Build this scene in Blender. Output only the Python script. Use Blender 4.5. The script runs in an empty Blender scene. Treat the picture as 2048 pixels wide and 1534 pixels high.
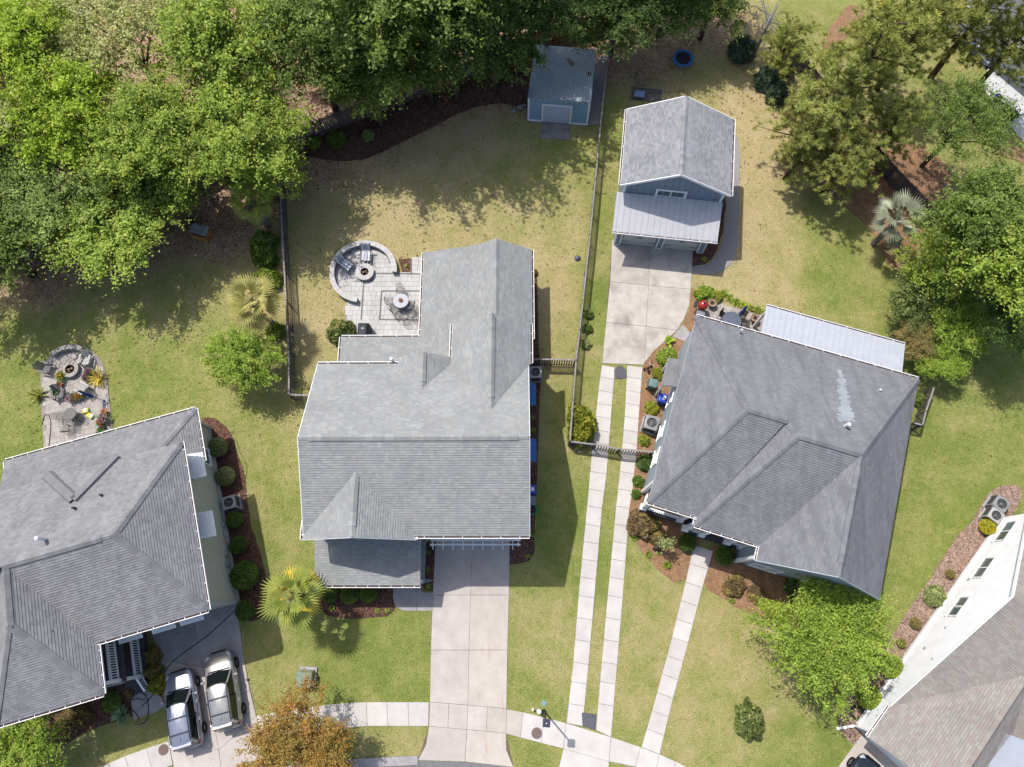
import bpy, bmesh, math, random
import numpy as np
from mathutils import Vector, Matrix

# ------------------------------------------------------------------ camera, world, sun, exposure
SC = bpy.context.scene
COL = SC.collection
FPX, CH = 1419.0, 48.0                    # focal length in photo pixels, camera height in metres
NAD = (1040.0, 1195.0)                    # photo pixel straight below the drone
_d = np.array([NAD[0]-1024.0, NAD[1]-767.0, FPX]); _d /= np.linalg.norm(_d)
_up = -_d
_x = np.array([1.0, 0, 0]); _x = _x - _x.dot(_up)*_up; _x /= np.linalg.norm(_x)
_y = np.cross(_up, _x)
if _y[1] > 0: _y = -_y
ROT = np.vstack([_x, _y, _up])
cam_d = bpy.data.cameras.new('camera'); cam = bpy.data.objects.new('camera', cam_d); COL.objects.link(cam)
cam_d.sensor_fit = 'HORIZONTAL'; cam_d.sensor_width = 36.0; cam_d.lens = FPX/2048*36.0
cam_d.clip_start = 0.5; cam_d.clip_end = 6000
_c = [ROT @ np.array(v, float) for v in ((1, 0, 0), (0, -1, 0), (0, 0, -1))]
cam.matrix_world = Matrix(((_c[0][0], _c[1][0], _c[2][0], 0), (_c[0][1], _c[1][1], _c[2][1], 0), (_c[0][2], _c[1][2], _c[2][2], CH), (0, 0, 0, 1)))
SC.camera = cam

SUN = Vector((0.372, -0.41, -1.0)).normalized()      # the way the light travels
world = bpy.data.worlds.new('World'); SC.world = world; world.use_nodes = True
wn = world.node_tree.nodes; wl = world.node_tree.links
sky = wn.new('ShaderNodeTexSky'); sky.sky_type = 'NISHITA'; sky.sun_disc = False
sky.sun_elevation = math.radians(61); sky.sun_rotation = math.radians(-42.2)
sky.air_density = 0.9; sky.dust_density = 2.2; sky.ozone_density = 0.4
wn['Background'].inputs[1].default_value = 0.15
wl.new(sky.outputs[0], wn['Background'].inputs[0])
sl = bpy.data.lights.new('sun', 'SUN'); sl.energy = 3.5; sl.angle = math.radians(0.55); sl.color = (1.0, 0.97, 0.92)
so = bpy.data.objects.new('sun', sl); COL.objects.link(so); so.rotation_euler = SUN.to_track_quat('-Z', 'Y').to_euler()
so.location = (-20, 22, 60)
vs = SC.view_settings; vs.view_transform = 'Standard'; vs.look = 'None'; vs.gamma = 1.0; vs.use_curve_mapping = False
vs.exposure = 0.72
SC.cycles.max_bounces = 5; SC.cycles.diffuse_bounces = 2; SC.cycles.glossy_bounces = 3; SC.cycles.transmission_bounces = 4
SC.cycles.transparent_max_bounces = 8
SC.cycles.use_adaptive_sampling = True; SC.cycles.adaptive_threshold = 0.02

def gp(px, py, z=0.0):
    """photo pixel -> world point on the horizontal plane z"""
    r = ROT @ np.array([px-1024.0, py-767.0, FPX]); t = (z-CH)/r[2]
    return Vector((r[0]*t, r[1]*t, z))

# ------------------------------------------------------------------ materials
KEXP = 1.92                               # how much brighter a sunlit level surface shows than its base colour
def lin(c):
    return tuple((v/255/12.92 if v/255 <= 0.04045 else ((v/255+0.055)/1.055)**2.4)/KEXP for v in c)
MATS = {}
class NT:
    def __init__(s, name, rough=0.8, spec=0.3):
        s.m = bpy.data.materials.new(name); s.m.use_nodes = True; s.t = s.m.node_tree
        s.b = s.t.nodes['Principled BSDF']; s.b.inputs['Roughness'].default_value = rough
        s.b.inputs['Specular IOR Level'].default_value = spec
        g = s.t.nodes.new('ShaderNodeNewGeometry'); s.geo = g; s.pos = g.outputs['Position']; s.isl = g.outputs['Random Per Island']
    def n(s, t, **k):
        o = s.t.nodes.new(t)
        for a, v in k.items(): setattr(o, a, v)
        return o
    def l(s, a, b): s.t.links.new(a, b)
    def noise(s, scale, detail=4, rough=0.6, vec=None, dist=0.0):
        o = s.n('ShaderNodeTexNoise'); o.inputs['Scale'].default_value = scale; o.inputs['Detail'].default_value = detail
        o.inputs['Roughness'].default_value = rough; o.inputs['Distortion'].default_value = dist
        s.l(vec or s.pos, o.inputs['Vector']); return o.outputs['Fac']
    def ramp(s, fac, stops):
        o = s.n('ShaderNodeValToRGB'); e = o.color_ramp.elements
        while len(e) < len(stops): e.new(0.5)
        for q, (p, c) in zip(e, stops):
            q.position = p; q.color = (*c[:3], 1) if len(c) >= 3 else (c[0], c[0], c[0], 1)
        s.l(fac, o.inputs[0]); return o.outputs['Color']
    def mix(s, f, a, b, mode='MIX'):
        o = s.n('ShaderNodeMix', data_type='RGBA', blend_type=mode)
        for v, i in ((f, 0), (a, 6), (b, 7)):
            if hasattr(v, 'node'): s.l(v, o.inputs[i])
            elif i == 0: o.inputs[0].default_value = v
            else: o.inputs[i].default_value = (*v[:3], 1)
        return o.outputs[2]
    def math(s, op, a, b=0.0):
        o = s.n('ShaderNodeMath', operation=op)
        for v, i in ((a, 0), (b, 1)):
            if hasattr(v, 'node'): s.l(v, o.inputs[i])
            else: o.inputs[i].default_value = v
        return o.outputs[0]
    def attr(s, name):
        o = s.n('ShaderNodeAttribute', attribute_name=name); return o.outputs['Fac']
    def col(s, c): s.l(c, s.b.inputs['Base Color'])
    def bump(s, h, strength=0.4, dist=0.02):
        o = s.n('ShaderNodeBump'); o.inputs['Strength'].default_value = strength; o.inputs['Distance'].default_value = dist
        s.l(h, o.inputs['Height']); s.l(o.outputs[0], s.b.inputs['Normal'])

def M(name, c, c2=None, scale=6.0, rough=0.75, spec=0.3, metal=0.0, bump=0.0, fine=None, isl=0.0, detail=5):
    """general surface: two tones mixed by noise, tone per loose piece, fine bump"""
    if name in MATS: return MATS[name]
    n = NT(name, rough, spec); c = lin(c); c2 = lin(c2) if c2 else tuple(v*0.82 for v in c)
    f = n.noise(scale, detail)
    k = n.ramp(f, [(0.32, c2), (0.68, c)])
    if isl:
        v = n.ramp(n.isl, [(0.0, (1-isl,)), (1.0, (1+isl*0.6,))])
        k = n.mix(1.0, k, v, 'MULTIPLY')
    n.col(k); n.b.inputs['Metallic'].default_value = metal
    if bump: n.bump(n.noise(fine or scale*8, 3), bump, 0.01)
    MATS[name] = n.m; return n.m

def m_shingle(name, tones, streak=0.0, stain=(90, 92, 98)):
    if name in MATS: return MATS[name]
    n = NT(name, 0.92, 0.12); k = len(tones)
    r = n.n('ShaderNodeValToRGB'); e = r.color_ramp.elements; r.color_ramp.interpolation = 'CONSTANT'
    while len(e) < k: e.new(0.5)
    for i, t in enumerate(tones): e[i].position = i/k; e[i].color = (*lin(t), 1)
    n.l(n.isl, r.inputs[0]); c = r.outputs[0]
    g = n.ramp(n.noise(28, 3, 0.7), [(0.3, (0.86,)), (0.7, (1.10,))]); c = n.mix(1.0, c, g, 'MULTIPLY')
    g = n.ramp(n.noise(0.6, 5, 0.6), [(0.3, (0.88,)), (0.7, (1.08,))]); c = n.mix(1.0, c, g, 'MULTIPLY')
    if streak:
        mp = n.n('ShaderNodeMapping'); mp.inputs['Scale'].default_value = (1.6, 0.25, 0.25); n.l(n.pos, mp.inputs[0])
        f = n.ramp(n.noise(1.3, 5, 0.65, mp.outputs[0]), [(0.46, (0,)), (0.72, (1,))])
        c = n.mix(n.math('MULTIPLY', f, streak), c, lin(stain))
    n.col(c); n.bump(n.noise(60, 2, 0.7), 0.35, 0.006); MATS[name] = n.m; return n.m

def m_leaf(name, dark, light, tip=None, tr=0.35, rough=0.55):
    if name in MATS: return MATS[name]
    n = NT(name, rough, 0.25); kl = 1.75; d, l = [tuple(v*kl for v in lin(q)) for q in (dark, light)]; t = tuple(v*kl for v in lin(tip)) if tip else tuple(min(1, v*1.25) for v in l)
    c = n.ramp(n.isl, [(0.0, d), (0.55, l), (0.93, l), (1.0, t)])
    g = n.ramp(n.noise(0.45, 3), [(0.3, (0.78,)), (0.7, (1.16,))]); c = n.mix(1.0, c, g, 'MULTIPLY')
    hz = n.ramp(n.noise(0.9, 3, 0.6), [(0.5, (0,)), (0.72, (0.55,))]); c = n.mix(hz, c, t)
    n.col(c)
    tb = n.n('ShaderNodeBsdfTranslucent'); n.l(n.mix(1.0, c, (1.3, 1.2, 0.5), 'MULTIPLY'), tb.inputs[0])
    ms = n.n('ShaderNodeMixShader'); ms.inputs[0].default_value = tr+0.05
    n.l(n.b.outputs[0], ms.inputs[1]); n.l(tb.outputs[0], ms.inputs[2])
    n.l(ms.outputs[0], n.t.nodes['Material Output'].inputs['Surface'])
    MATS[name] = n.m; return n.m

def m_glass(name, c=(30, 38, 40), rough=0.05):
    if name in MATS: return MATS[name]
    n = NT(name, rough, 0.6); n.b.inputs['Base Color'].default_value = (*lin(c), 1); n.b.inputs['IOR'].default_value = 1.5
    MATS[name] = n.m; return n.m

def m_concrete(name, c, c2, rust=0.0, dark=0.25):
    if name in MATS: return MATS[name]
    n = NT(name, 0.9, 0.2); a, b = lin(c), lin(c2)
    k = n.ramp(n.noise(1.1, 6, 0.6), [(0.3, b), (0.65, a)])
    k = n.mix(1.0, k, n.ramp(n.noise(38, 3, 0.75), [(0.3, (0.88,)), (0.7, (1.08,))]), 'MULTIPLY')
    ob = n.n('ShaderNodeObjectInfo')
    k = n.mix(1.0, k, n.ramp(ob.outputs['Random'], [(0, (0.93,)), (1, (1.05,))]), 'MULTIPLY')
    f = n.ramp(n.noise(0.42, 5, 0.62, dist=0.5), [(0.52, (0,)), (0.75, (1,))])
    k = n.mix(n.math('MULTIPLY', f, dark), k, lin((128, 122, 116)))
    if rust:
        mp = n.n('ShaderNodeMapping'); mp.inputs['Scale'].default_value = (2.2, 0.35, 1); n.l(n.pos, mp.inputs[0])
        f = n.ramp(n.noise(1.1, 4, 0.6, mp.outputs[0]), [(0.58, (0,)), (0.72, (1,))])
        k = n.mix(n.math('MULTIPLY', f, rust), k, lin((196, 152, 104)))
    n.col(k); n.bump(n.noise(55, 3, 0.7), 0.25, 0.005); MATS[name] = n.m; return n.m

def m_mulch(name, c, c2, c3, sc=14):
    if name in MATS: return MATS[name]
    n = NT(name, 0.95, 0.1)
    vo = n.n('ShaderNodeTexVoronoi'); vo.inputs['Scale'].default_value = sc; n.l(n.pos, vo.inputs['Vector'])
    k = n.ramp(vo.outputs['Color'], [(0.1, lin(c2)), (0.5, lin(c)), (0.9, lin(c3))])
    k = n.mix(1.0, k, n.ramp(n.noise(2.2, 5, 0.7), [(0.3, (0.7,)), (0.7, (1.2,))]), 'MULTIPLY')
    k = n.mix(1.0, k, n.ramp(n.noise(22, 4, 0.7), [(0.3, (0.72,)), (0.7, (1.25,))]), 'MULTIPLY')
    n.col(k); n.bump(vo.outputs['Distance'], 0.9, 0.04); MATS[name] = n.m; return n.m

# ------------------------------------------------------------------ mesh helpers
class MB:
    def __init__(s): s.v = []; s.f = []; s.smooth = False
    def add(s, vs_, fs):
        o = len(s.v); s.v += [tuple(p) for p in vs_]; s.f += [tuple(i+o for i in f) for f in fs]; return s
    def box(s, c, d, rz=0.0, rx=0.0, ry=0.0, taper=1.0):
        R = Matrix.Rotation(rz, 3, 'Z') @ Matrix.Rotation(ry, 3, 'Y') @ Matrix.Rotation(rx, 3, 'X'); c = Vector(c); p = []
        for z in (-.5, .5):
            k = taper if z > 0 else 1.0
            for x, y in ((-.5, -.5), (.5, -.5), (.5, .5), (-.5, .5)): p.append(c + R @ Vector((x*d[0]*k, y*d[1]*k, z*d[2])))
        return s.add(p, [(3, 2, 1, 0), (4, 5, 6, 7), (0, 1, 5, 4), (1, 2, 6, 5), (2, 3, 7, 6), (3, 0, 4, 7)])
    def bar(s, a, b, w, h, up=(0, 0, 1)):
        """box of section w x h from a to b"""
        a, b = Vector(a), Vector(b); d = (b-a)
        if d.length < 1e-6: return s
        d.normalize(); x = d.cross(Vector(up))
        if x.length < 1e-4: x = Vector((1, 0, 0))
        x.normalize(); y = x.cross(d); p = []
        for q in (a, b):
            for i, j in ((-.5, -.5), (.5, -.5), (.5, .5), (-.5, .5)): p.append(q + x*(w*i) + y*(h*j))
        return s.add(p, [(0, 1, 2, 3), (7, 6, 5, 4), (4, 5, 1, 0), (5, 6, 2, 1), (6, 7, 3, 2), (7, 4, 0, 3)])
    def prism(s, poly, z0, z1):
        """poly: (x,y) list; z0/z1 number or list"""
        n = len(poly); a = sum(poly[i][0]*poly[(i+1) % n][1]-poly[(i+1) % n][0]*poly[i][1] for i in range(n))
        idx = list(range(n)) if a > 0 else list(range(n))[::-1]
        zz = lambda z, i: z[i] if isinstance(z, (list, tuple)) else z
        p = [(poly[i][0], poly[i][1], zz(z0, i)) for i in idx]+[(poly[i][0], poly[i][1], zz(z1, i)) for i in idx]
        return s.add(p, [tuple(range(n-1, -1, -1)), tuple(range(n, 2*n))]+[(i, (i+1) % n, n+(i+1) % n, n+i) for i in range(n)])
    def tube(s, pts, r, n=8, cap=True):
        pts = [Vector(p) for p in pts]; m = len(pts); rs = r if isinstance(r, (list, tuple)) else [r]*m; o = len(s.v); ref = Vector((0.13, 0.27, 0.95))
        for i, p in enumerate(pts):
            d = (pts[min(i+1, m-1)]-pts[max(i-1, 0)]).normalized(); x = d.cross(ref)
            if x.length < 1e-3: x = d.cross(Vector((1, 0, 0)))
            x.normalize(); y = d.cross(x)
            for k in range(n):
                t = 2*math.pi*k/n; s.v.append(tuple(p + (x*math.cos(t)+y*math.sin(t))*rs[i]))
        for i in range(m-1):
            for k in range(n):
                a, b = o+i*n+k, o+i*n+(k+1) % n; s.f.append((a, b, b+n, a+n))
        if cap: s.f.append(tuple(o+k for k in range(n))[::-1]); s.f.append(tuple(o+(m-1)*n+k for k in range(n)))
        return s
    def lathe(s, prof, c=(0, 0, 0), n=20, squash=(1, 1)):
        """prof: (radius, z)"""
        o = len(s.v); m = len(prof)
        for r, z in prof:
            for k in range(n):
                t = 2*math.pi*k/n; s.v.append((c[0]+r*math.cos(t)*squash[0], c[1]+r*math.sin(t)*squash[1], c[2]+z))
        for i in range(m-1):
            for k in range(n):
                a, b = o+i*n+k, o+i*n+(k+1) % n; s.f.append((a, b, b+n, a+n))
        if prof[0][0] > 1e-4: s.f.append(tuple(o+k for k in range(n))[::-1])
        if prof[-1][0] > 1e-4: s.f.append(tuple(o+(m-1)*n+k for k in range(n)))
        return s
    def build(s, name, mat, parent=None, smooth=False, bevel=0.0, sub=0, **tags):
        me = bpy.data.meshes.new(name); me.from_pydata(s.v, [], s.f); me.update()
        if smooth: me.polygons.foreach_set('use_smooth', [True]*len(me.polygons))
        o = bpy.data.objects.new(name, me); COL.objects.link(o)
        if mat: me.materials.append(mat)
        if parent: o.parent = parent
        if bevel:
            b = o.modifiers.new('b', 'BEVEL'); b.width = bevel; b.segments = 2; b.limit_method = 'ANGLE'
        if sub:
            b = o.modifiers.new('s', 'SUBSURF'); b.levels = sub; b.render_levels = sub
        for k, v in tags.items(): o[k] = v
        return o

def raw_mesh(name, V, quads_n, mat):
    """V: (n*4,3) array of separate quads"""
    me = bpy.data.meshes.new(name); n = quads_n
    me.vertices.add(n*4); me.vertices.foreach_set('co', V.astype(np.float32).ravel())
    me.loops.add(n*4); me.loops.foreach_set('vertex_index', np.arange(n*4, dtype=np.int32))
    me.polygons.add(n); me.polygons.foreach_set('loop_start', np.arange(0, n*4, 4, dtype=np.int32))
    me.update(calc_edges=True); me.materials.append(mat); return me

def link(name, me, parent=None, **tags):
    o = bpy.data.objects.new(name, me); COL.objects.link(o)
    if parent: o.parent = parent
    for k, v in tags.items(): o[k] = v
    return o
def thing(name, label, cat, loc=(0, 0, 0), rz=0.0, group=None, scale=1.0):
    o = bpy.data.objects.new(name, None); COL.objects.link(o); o.empty_display_size = 0.3
    o.location = loc; o.rotation_euler = (0, 0, rz); o.scale = (scale,)*3 if not isinstance(scale, tuple) else scale
    o['label'] = label; o['category'] = cat
    if group: o['group'] = group
    return o
def tag(o, label, cat, group=None):
    o['label'] = label; o['category'] = cat
    if group: o['group'] = group
    return o
def copy_tree(o, parent=None):
    c = o.copy(); COL.objects.link(c); c.parent = parent
    for ch in o.children: copy_tree(ch, c)
    return c
def place(proto, used, label, loc, rz=0.0, scale=1.0, group=None):
    """first use moves the prototype, later uses copy it with its parts"""
    o = copy_tree(proto) if used.get(proto.name) else proto
    used[proto.name] = True
    o['label'] = label; o.location = loc; o.rotation_euler = (0, 0, rz); o.scale = (scale,)*3 if not isinstance(scale, tuple) else scale
    if group: o['group'] = group
    return o
USED = {}
# ------------------------------------------------------------------ shared materials
white = M('white_paint', (288, 288, 286), (276, 276, 275), 3, 0.45, 0.4)
white_trim = M('white_trim', (284, 284, 284), (270, 272, 274), 2, 0.5, 0.4)
gutter_in = M('gutter_debris', (120, 84, 62), (70, 58, 52), 9, 0.95, 0.1)
dark = M('dark_void', (28, 28, 30), (20, 20, 22), 3, 0.9, 0.1)
black_metal = M('black_metal', (38, 38, 42), (28, 28, 30), 6, 0.5, 0.4)
grey_metal = M('grey_metal', (168, 172, 176), (140, 144, 150), 8, 0.4, 0.5, 0.6)
galv = M('galvanised_metal', (190, 196, 204), (170, 176, 186), 3, 0.45, 0.5, 0.3)
wood_grey = M('weathered_wood', (140, 132, 128), (92, 86, 84), 7, 0.9, 0.1, isl=0.28)
wood_top = M('weathered_wood_cap', (188, 182, 178), (140, 134, 130), 9, 0.9, 0.1, isl=0.15)
wood_tan = M('new_pine_boards', (206, 164, 110), (170, 128, 82), 6, 0.85, 0.15, isl=0.2)
wood_brown = M('brown_boards', (158, 108, 74), (112, 76, 54), 6, 0.85, 0.15, isl=0.25)
conc = m_concrete('concrete_drive', (222, 212, 203), (204, 194, 186), 0.0, 0.10)
conc_rust = m_concrete('concrete_rusty', (222, 211, 200), (206, 195, 184), 0.45, 0.10)
conc_old = m_concrete('concrete_old', (222, 214, 204), (194, 184, 174), 0.16, 0.75)
conc_pale = m_concrete('concrete_pale', (232, 226, 220), (218, 210, 203), 0.0, 0.06)
conc_grey = m_concrete('concrete_grey', (198, 194, 192), (172, 168, 168), 0.0, 0.3)
conc_dirty = m_concrete('concrete_dirty', (176, 172, 170), (120, 110, 104), 0.0, 0.8)
paver_light = M('paver_light', (224, 221, 217), (205, 201, 198), 2.2, 0.9, 0.15, bump=0.2, fine=40)
paver_dark = M('paver_charcoal', (136, 132, 132), (112, 108, 110), 5, 0.9, 0.15, bump=0.2, fine=40)
paver_tan = M('paver_tan', (200, 190, 182), (172, 160, 154), 1.6, 0.9, 0.15, bump=0.2, fine=40)
block = M('wall_block', (196, 194, 192), (164, 164, 164), 3, 0.9, 0.15, bump=0.3, fine=30)
mulch = m_mulch('bark_mulch', (116, 86, 74), (72, 54, 48), (152, 114, 96))
straw = m_mulch('pine_straw', (190, 148, 112), (150, 110, 82), (212, 174, 138), 34)
chips = m_mulch('pale_chips', (176, 146, 128), (130, 104, 92), (208, 182, 164))
gravel = M('gravel', (196, 190, 186), (140, 136, 134), 26, 0.95, 0.1, bump=1.0, fine=40)
gravel_dark = M('dark_gravel', (128, 128, 134), (80, 80, 86), 22, 0.9, 0.15, bump=1.0, fine=36)
terracotta = M('terracotta', (206, 118, 78), (180, 98, 64), 6, 0.8, 0.2)
bark = M('bark', (138, 124, 110), (88, 76, 66), 9, 0.95, 0.1, bump=0.8, fine=24)
bark_pine = M('pine_bark', (128, 108, 92), (74, 60, 52), 9, 0.95, 0.1, bump=0.8, fine=24)
soil = M('soil', (86, 68, 56), (58, 46, 40), 12, 0.95, 0.1, bump=0.6)
blue_plastic = M('blue_plastic', (34, 84, 214), (28, 70, 190), 4, 0.4, 0.45)
green_plastic = M('green_plastic', (88, 112, 106), (76, 98, 92), 4, 0.45, 0.4)
grey_plastic = M('grey_plastic', (148, 152, 160), (130, 134, 142), 4, 0.45, 0.4)
glass = m_glass('window_glass', (96, 116, 112))
glass_car = m_glass('car_glass', (24, 32, 32))
rubber = M('rubber', (36, 36, 38), (26, 26, 28), 8, 0.85, 0.2)
hose_blk = M('black_hose', (42, 42, 44), (30, 30, 32), 8, 0.5, 0.4)

# ------------------------------------------------------------------ ground
SAMP = [  # photo x, y, dryness (0 green .. 1 straw), litter (0 grass .. 1 leaves and bare earth)
 (760, 1290, .12, 0), (560, 1360, .42, 0), (700, 1340, .12, 0), (800, 1490, .55, 0), (570, 1050, .32, 0), (545, 900, .42, 0), (430, 800, .35, 0),
 (300, 770, .15, 0), (260, 640, .3, .0), (60, 960, .1, 0), (40, 700, .2, 0), (820, 1370, .15, 0), (640, 1280, .22, 0), (540, 1200, .3, 0),
 (600, 1000, .2, 0), (500, 1000, .45, 0), (230, 1470, .4, 0), (1080, 1300, .55, 0), (1040, 1210, .45, 0), (1130, 1050, .15, 0), (1110, 950, .3, 0), (1040, 1390, .25, 0),
 (1120, 880, .55, 0), (1105, 740, .6, .05), (1110, 600, .8, .05), (1085, 540, .75, .1), (780, 440, .85, .05), (620, 640, .85, .06), (640, 560, .75, .05),
 (880, 300, .8, .3), (950, 260, .9, .35), (1000, 350, .55, .08), (1100, 350, .45, 0), (720, 330, .95, .4), (900, 440, .75, 0), (1130, 430, .6, 0), (1130, 300, .3, 0),
 (1200, 600, .02, 0), (1215, 420, .3, .05), (1190, 800, .28, 0), (1225, 250, .3, .1), (1180, 1010, .3, 0), (1200, 1150, .08, 0), (1190, 1300, .5, 0),
 (1500, 300, .95, .15), (1530, 450, .85, 0), (1560, 560, .75, 0), (1480, 560, .85, 0), (1650, 560, .15, 0), (1640, 460, .3, 0), (1400, 150, .5, .3), (1500, 200, .9, .35), (1350, 100, .7, .6),
 (1290, 120, .7, .6), (1650, 50, .3, 0), (1850, 150, .4, 0), (1980, 300, .35, 0), (2020, 260, .3, 0), (1830, 220, .4, 0), (1630, 30, .3, 0), (1760, 600, .3, 0),
 (1300, 1250, .55, 0), (1280, 1180, .5, 0), (1450, 1300, .62, 0), (1480, 1400, .45, 0), (1600, 1450, .22, 0), (1560, 1330, .6, 0), (1650, 1480, .15, 0), (1880, 900, .18, 0),
 (1860, 1050, .22, 0), (1950, 800, .25, 0), (1900, 1000, .15, 0), (1800, 1180, .2, 0), (1340, 1450, .5, 0), (1430, 1440, .5, 0), (2000, 700, .2, 0), (1080, 1500, .3, 0),
 (100, 300, .8, 1), (300, 200, .8, 1), (500, 100, .8, 1), (700, 80, .8, 1), (1000, 30, .8, 1), (1150, 90, .8, .9), (620, 310, .9, .9), (690, 340, .9, .6), (330, 60, .7, .75), (360, 30, .8, .8),
 (700, 270, .9, 1), (860, 200, .9, 1), (1000, 150, .9, 1), (300, 470, .8, .75), (450, 420, .8, .85), (100, 550, .7, .7), (200, 520, .7, .6), (420, 470, .8, .8), (30, 440, .8, 1),
 (380, 560, .5, .25), (200, 600, .45, .2), (470, 640, .4, .1), (600, 380, .7, .5), (600, 470, .6, .3), (680, 420, .65, .2), (1250, 60, .8, .8), (1440, 60, .8, .6), (1560, 250, .85, .3),
]
PAVED = []
def field(X, Y):
    pts = np.array([[*gp(a, b)[:2], d, l] for a, b, d, l in SAMP])
    D2 = (X[..., None]-pts[:, 0])**2 + (Y[..., None]-pts[:, 1])**2 + 0.8
    Wt = 1/D2**1.6; Wt /= Wt.sum(-1, keepdims=True)
    return (Wt*pts[:, 2]).sum(-1), (Wt*pts[:, 3]).sum(-1)
def build_ground():
    sx = np.concatenate([[-1600, -700, -300, -140, -80], np.arange(-52, 52.01, 0.5), [80, 140, 300, 700, 1600]])
    sy = np.concatenate([[-1600, -700, -300, -120, -50, -25], np.arange(-14, 56.01, 0.5), [80, 140, 300, 700, 1600]])
    X, Y = np.meshgrid(sx, sy); nx, ny = len(sx), len(sy)
    dry, lit = field(X, Y)
    Z = np.zeros_like(X)
    V = np.stack([X, Y, Z], -1).reshape(-1, 3)
    i = np.arange((ny-1)*(nx-1)); r, c = i//(nx-1), i % (nx-1); a = r*nx+c
    F = np.stack([a, a+1, a+1+nx, a+nx], 1)
    me = bpy.data.meshes.new('ground'); me.from_pydata(V.tolist(), [], F.tolist()); me.update()
    for nm, arr in (('dry', dry), ('litter', lit)):
        at = me.attributes.new(nm, 'FLOAT', 'POINT'); at.data.foreach_set('value', arr.astype(np.float32).ravel())
    n = NT('lawn', 0.95, 0.1)
    dryv = n.attr('dry'); litv = n.attr('litter')
    big = n.noise(0.55, 6, 0.62); mid = n.noise(2.6, 5, 0.65, dist=0.4); fine = n.noise(16, 4, 0.75); blade = n.noise(60, 3, 0.8)
    d = n.math('ADD', dryv, n.math('MULTIPLY', n.math('SUBTRACT', big, 0.5), 1.25))
    d = n.math('ADD', d, n.math('MULTIPLY', n.math('SUBTRACT', mid, 0.5), 0.8))
    d = n.math('ADD', d, n.math('MULTIPLY', n.math('SUBTRACT', fine, 0.5), 1.7))
    g = n.ramp(d, [(0.0, lin((132, 148, 70))), (0.3, lin((160, 165, 92))), (0.6, lin((187, 177, 118))), (1.0, lin((212, 192, 145)))])
    g = n.mix(1.0, g, n.ramp(fine, [(0.28, (0.62,)), (0.72, (1.34,))]), 'MULTIPLY')
    g = n.mix(1.0, g, n.ramp(blade, [(0.25, (0.52,)), (0.75, (1.46,))]), 'MULTIPLY')
    lv = n.math('ADD', litv, n.math('ADD', n.math('MULTIPLY', n.math('SUBTRACT', mid, 0.5), 0.9), n.math('MULTIPLY', n.math('SUBTRACT', fine, 0.5), 0.7)))
    lf = n.ramp(lv, [(0.36, (0,)), (0.62, (1,))])
    vo = n.n('ShaderNodeTexVoronoi'); vo.inputs['Scale'].default_value = 9; n.l(n.pos, vo.inputs['Vector'])
    e = n.ramp(vo.outputs['Color'], [(0.1, lin((150, 112, 88))), (0.45, lin((196, 160, 130))), (0.9, lin((226, 200, 170)))])
    e = n.mix(1.0, e, n.ramp(fine, [(0.25, (0.6,)), (0.75, (1.25,))]), 'MULTIPLY')
    e = n.mix(1.0, e, n.ramp(n.noise(0.35, 4), [(0.35, (0.72,)), (0.65, (1.1,))]), 'MULTIPLY')
    n.col(n.mix(lf, g, e)); n.bump(n.math('ADD', fine, blade), 0.8, 0.03)
    me.materials.append(n.m); MATS['lawn'] = n.m; link('ground', me, None, kind='structure')
build_ground()

def dense(pts, closed=True, step=14):
    """Catmull-Rom through photo points"""
    n = len(pts); out = []
    for i in range(n if closed else n-1):
        p0, p1, p2, p3 = (pts[(i-1) % n] if closed or i > 0 else pts[i]), pts[i], pts[(i+1) % n], (pts[(i+2) % n] if closed or i+2 < n else pts[(i+1) % n])
        k = max(1, int(math.hypot(p2[0]-p1[0], p2[1]-p1[1])/step))
        for j in range(k):
            t = j/k; f = lambda a, b, c, d: 0.5*((2*b)+(-a+c)*t+(2*a-5*b+4*c-d)*t*t+(-a+3*b-3*c+d)*t**3)
            out.append((f(p0[0], p1[0], p2[0], p3[0]), f(p0[1], p1[1], p2[1], p3[1])))
    if not closed: out.append(pts[-1])
    return out
RB = random.Random(5)
def bed(name, pix, mat, z=0.03, smooth=True, jit=0.05):
    pl = [gp(*p) for p in (dense(pix) if smooth else pix)]
    pl = [(p.x+RB.uniform(-jit, jit), p.y+RB.uniform(-jit, jit)) for p in pl]
    # fan of a slightly mounded sheet
    PAVED.append(pl)
    n = len(pl); a = sum(pl[i][0]*pl[(i+1) % n][1]-pl[(i+1) % n][0]*pl[i][1] for i in range(n))
    if a < 0: pl = pl[::-1]
    bm = bmesh.new(); top = [bm.verts.new((x, y, z)) for x, y in pl]; bot = [bm.verts.new((x+ (0), y, -0.02)) for x, y in pl]
    f = bm.faces.new(top); 
    for i in range(n): bm.faces.new((bot[i], bot[(i+1) % n], top[(i+1) % n], top[i]))
    bmesh.ops.triangulate(bm, faces=[f]); me = bpy.data.meshes.new(name); bm.to_mesh(me); bm.free(); me.materials.append(mat)
    return link(name, me, None, kind='structure')
_bz = [0.0]
def bz():
    _bz[0] += 0.0015; return 0.022+_bz[0]
bed('mulch_bed', [(632, 1160), (700, 1160), (786, 1160), (786, 1200), (792, 1220), (775, 1232), (735, 1237), (690, 1238), (652, 1228), (636, 1200)], mulch, bz())
bed('mulch_bed', [(840, 1085), (872, 1085), (869, 1182), (850, 1180), (842, 1165)], mulch, bz(), False, 0)
bed('mulch_bed', [(1019, 1060), (1066, 1060), (1068, 1105), (1058, 1122), (1040, 1128), (1019, 1130)], mulch, bz())
bed('mulch_bed', [(1040, 545), (1074, 555), (1078, 700), (1083, 740), (1079, 800), (1077, 900), (1072, 1000), (1068, 1075), (1030, 1075), (1030, 800)], mulch, bz(), False, 0.03)
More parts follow.
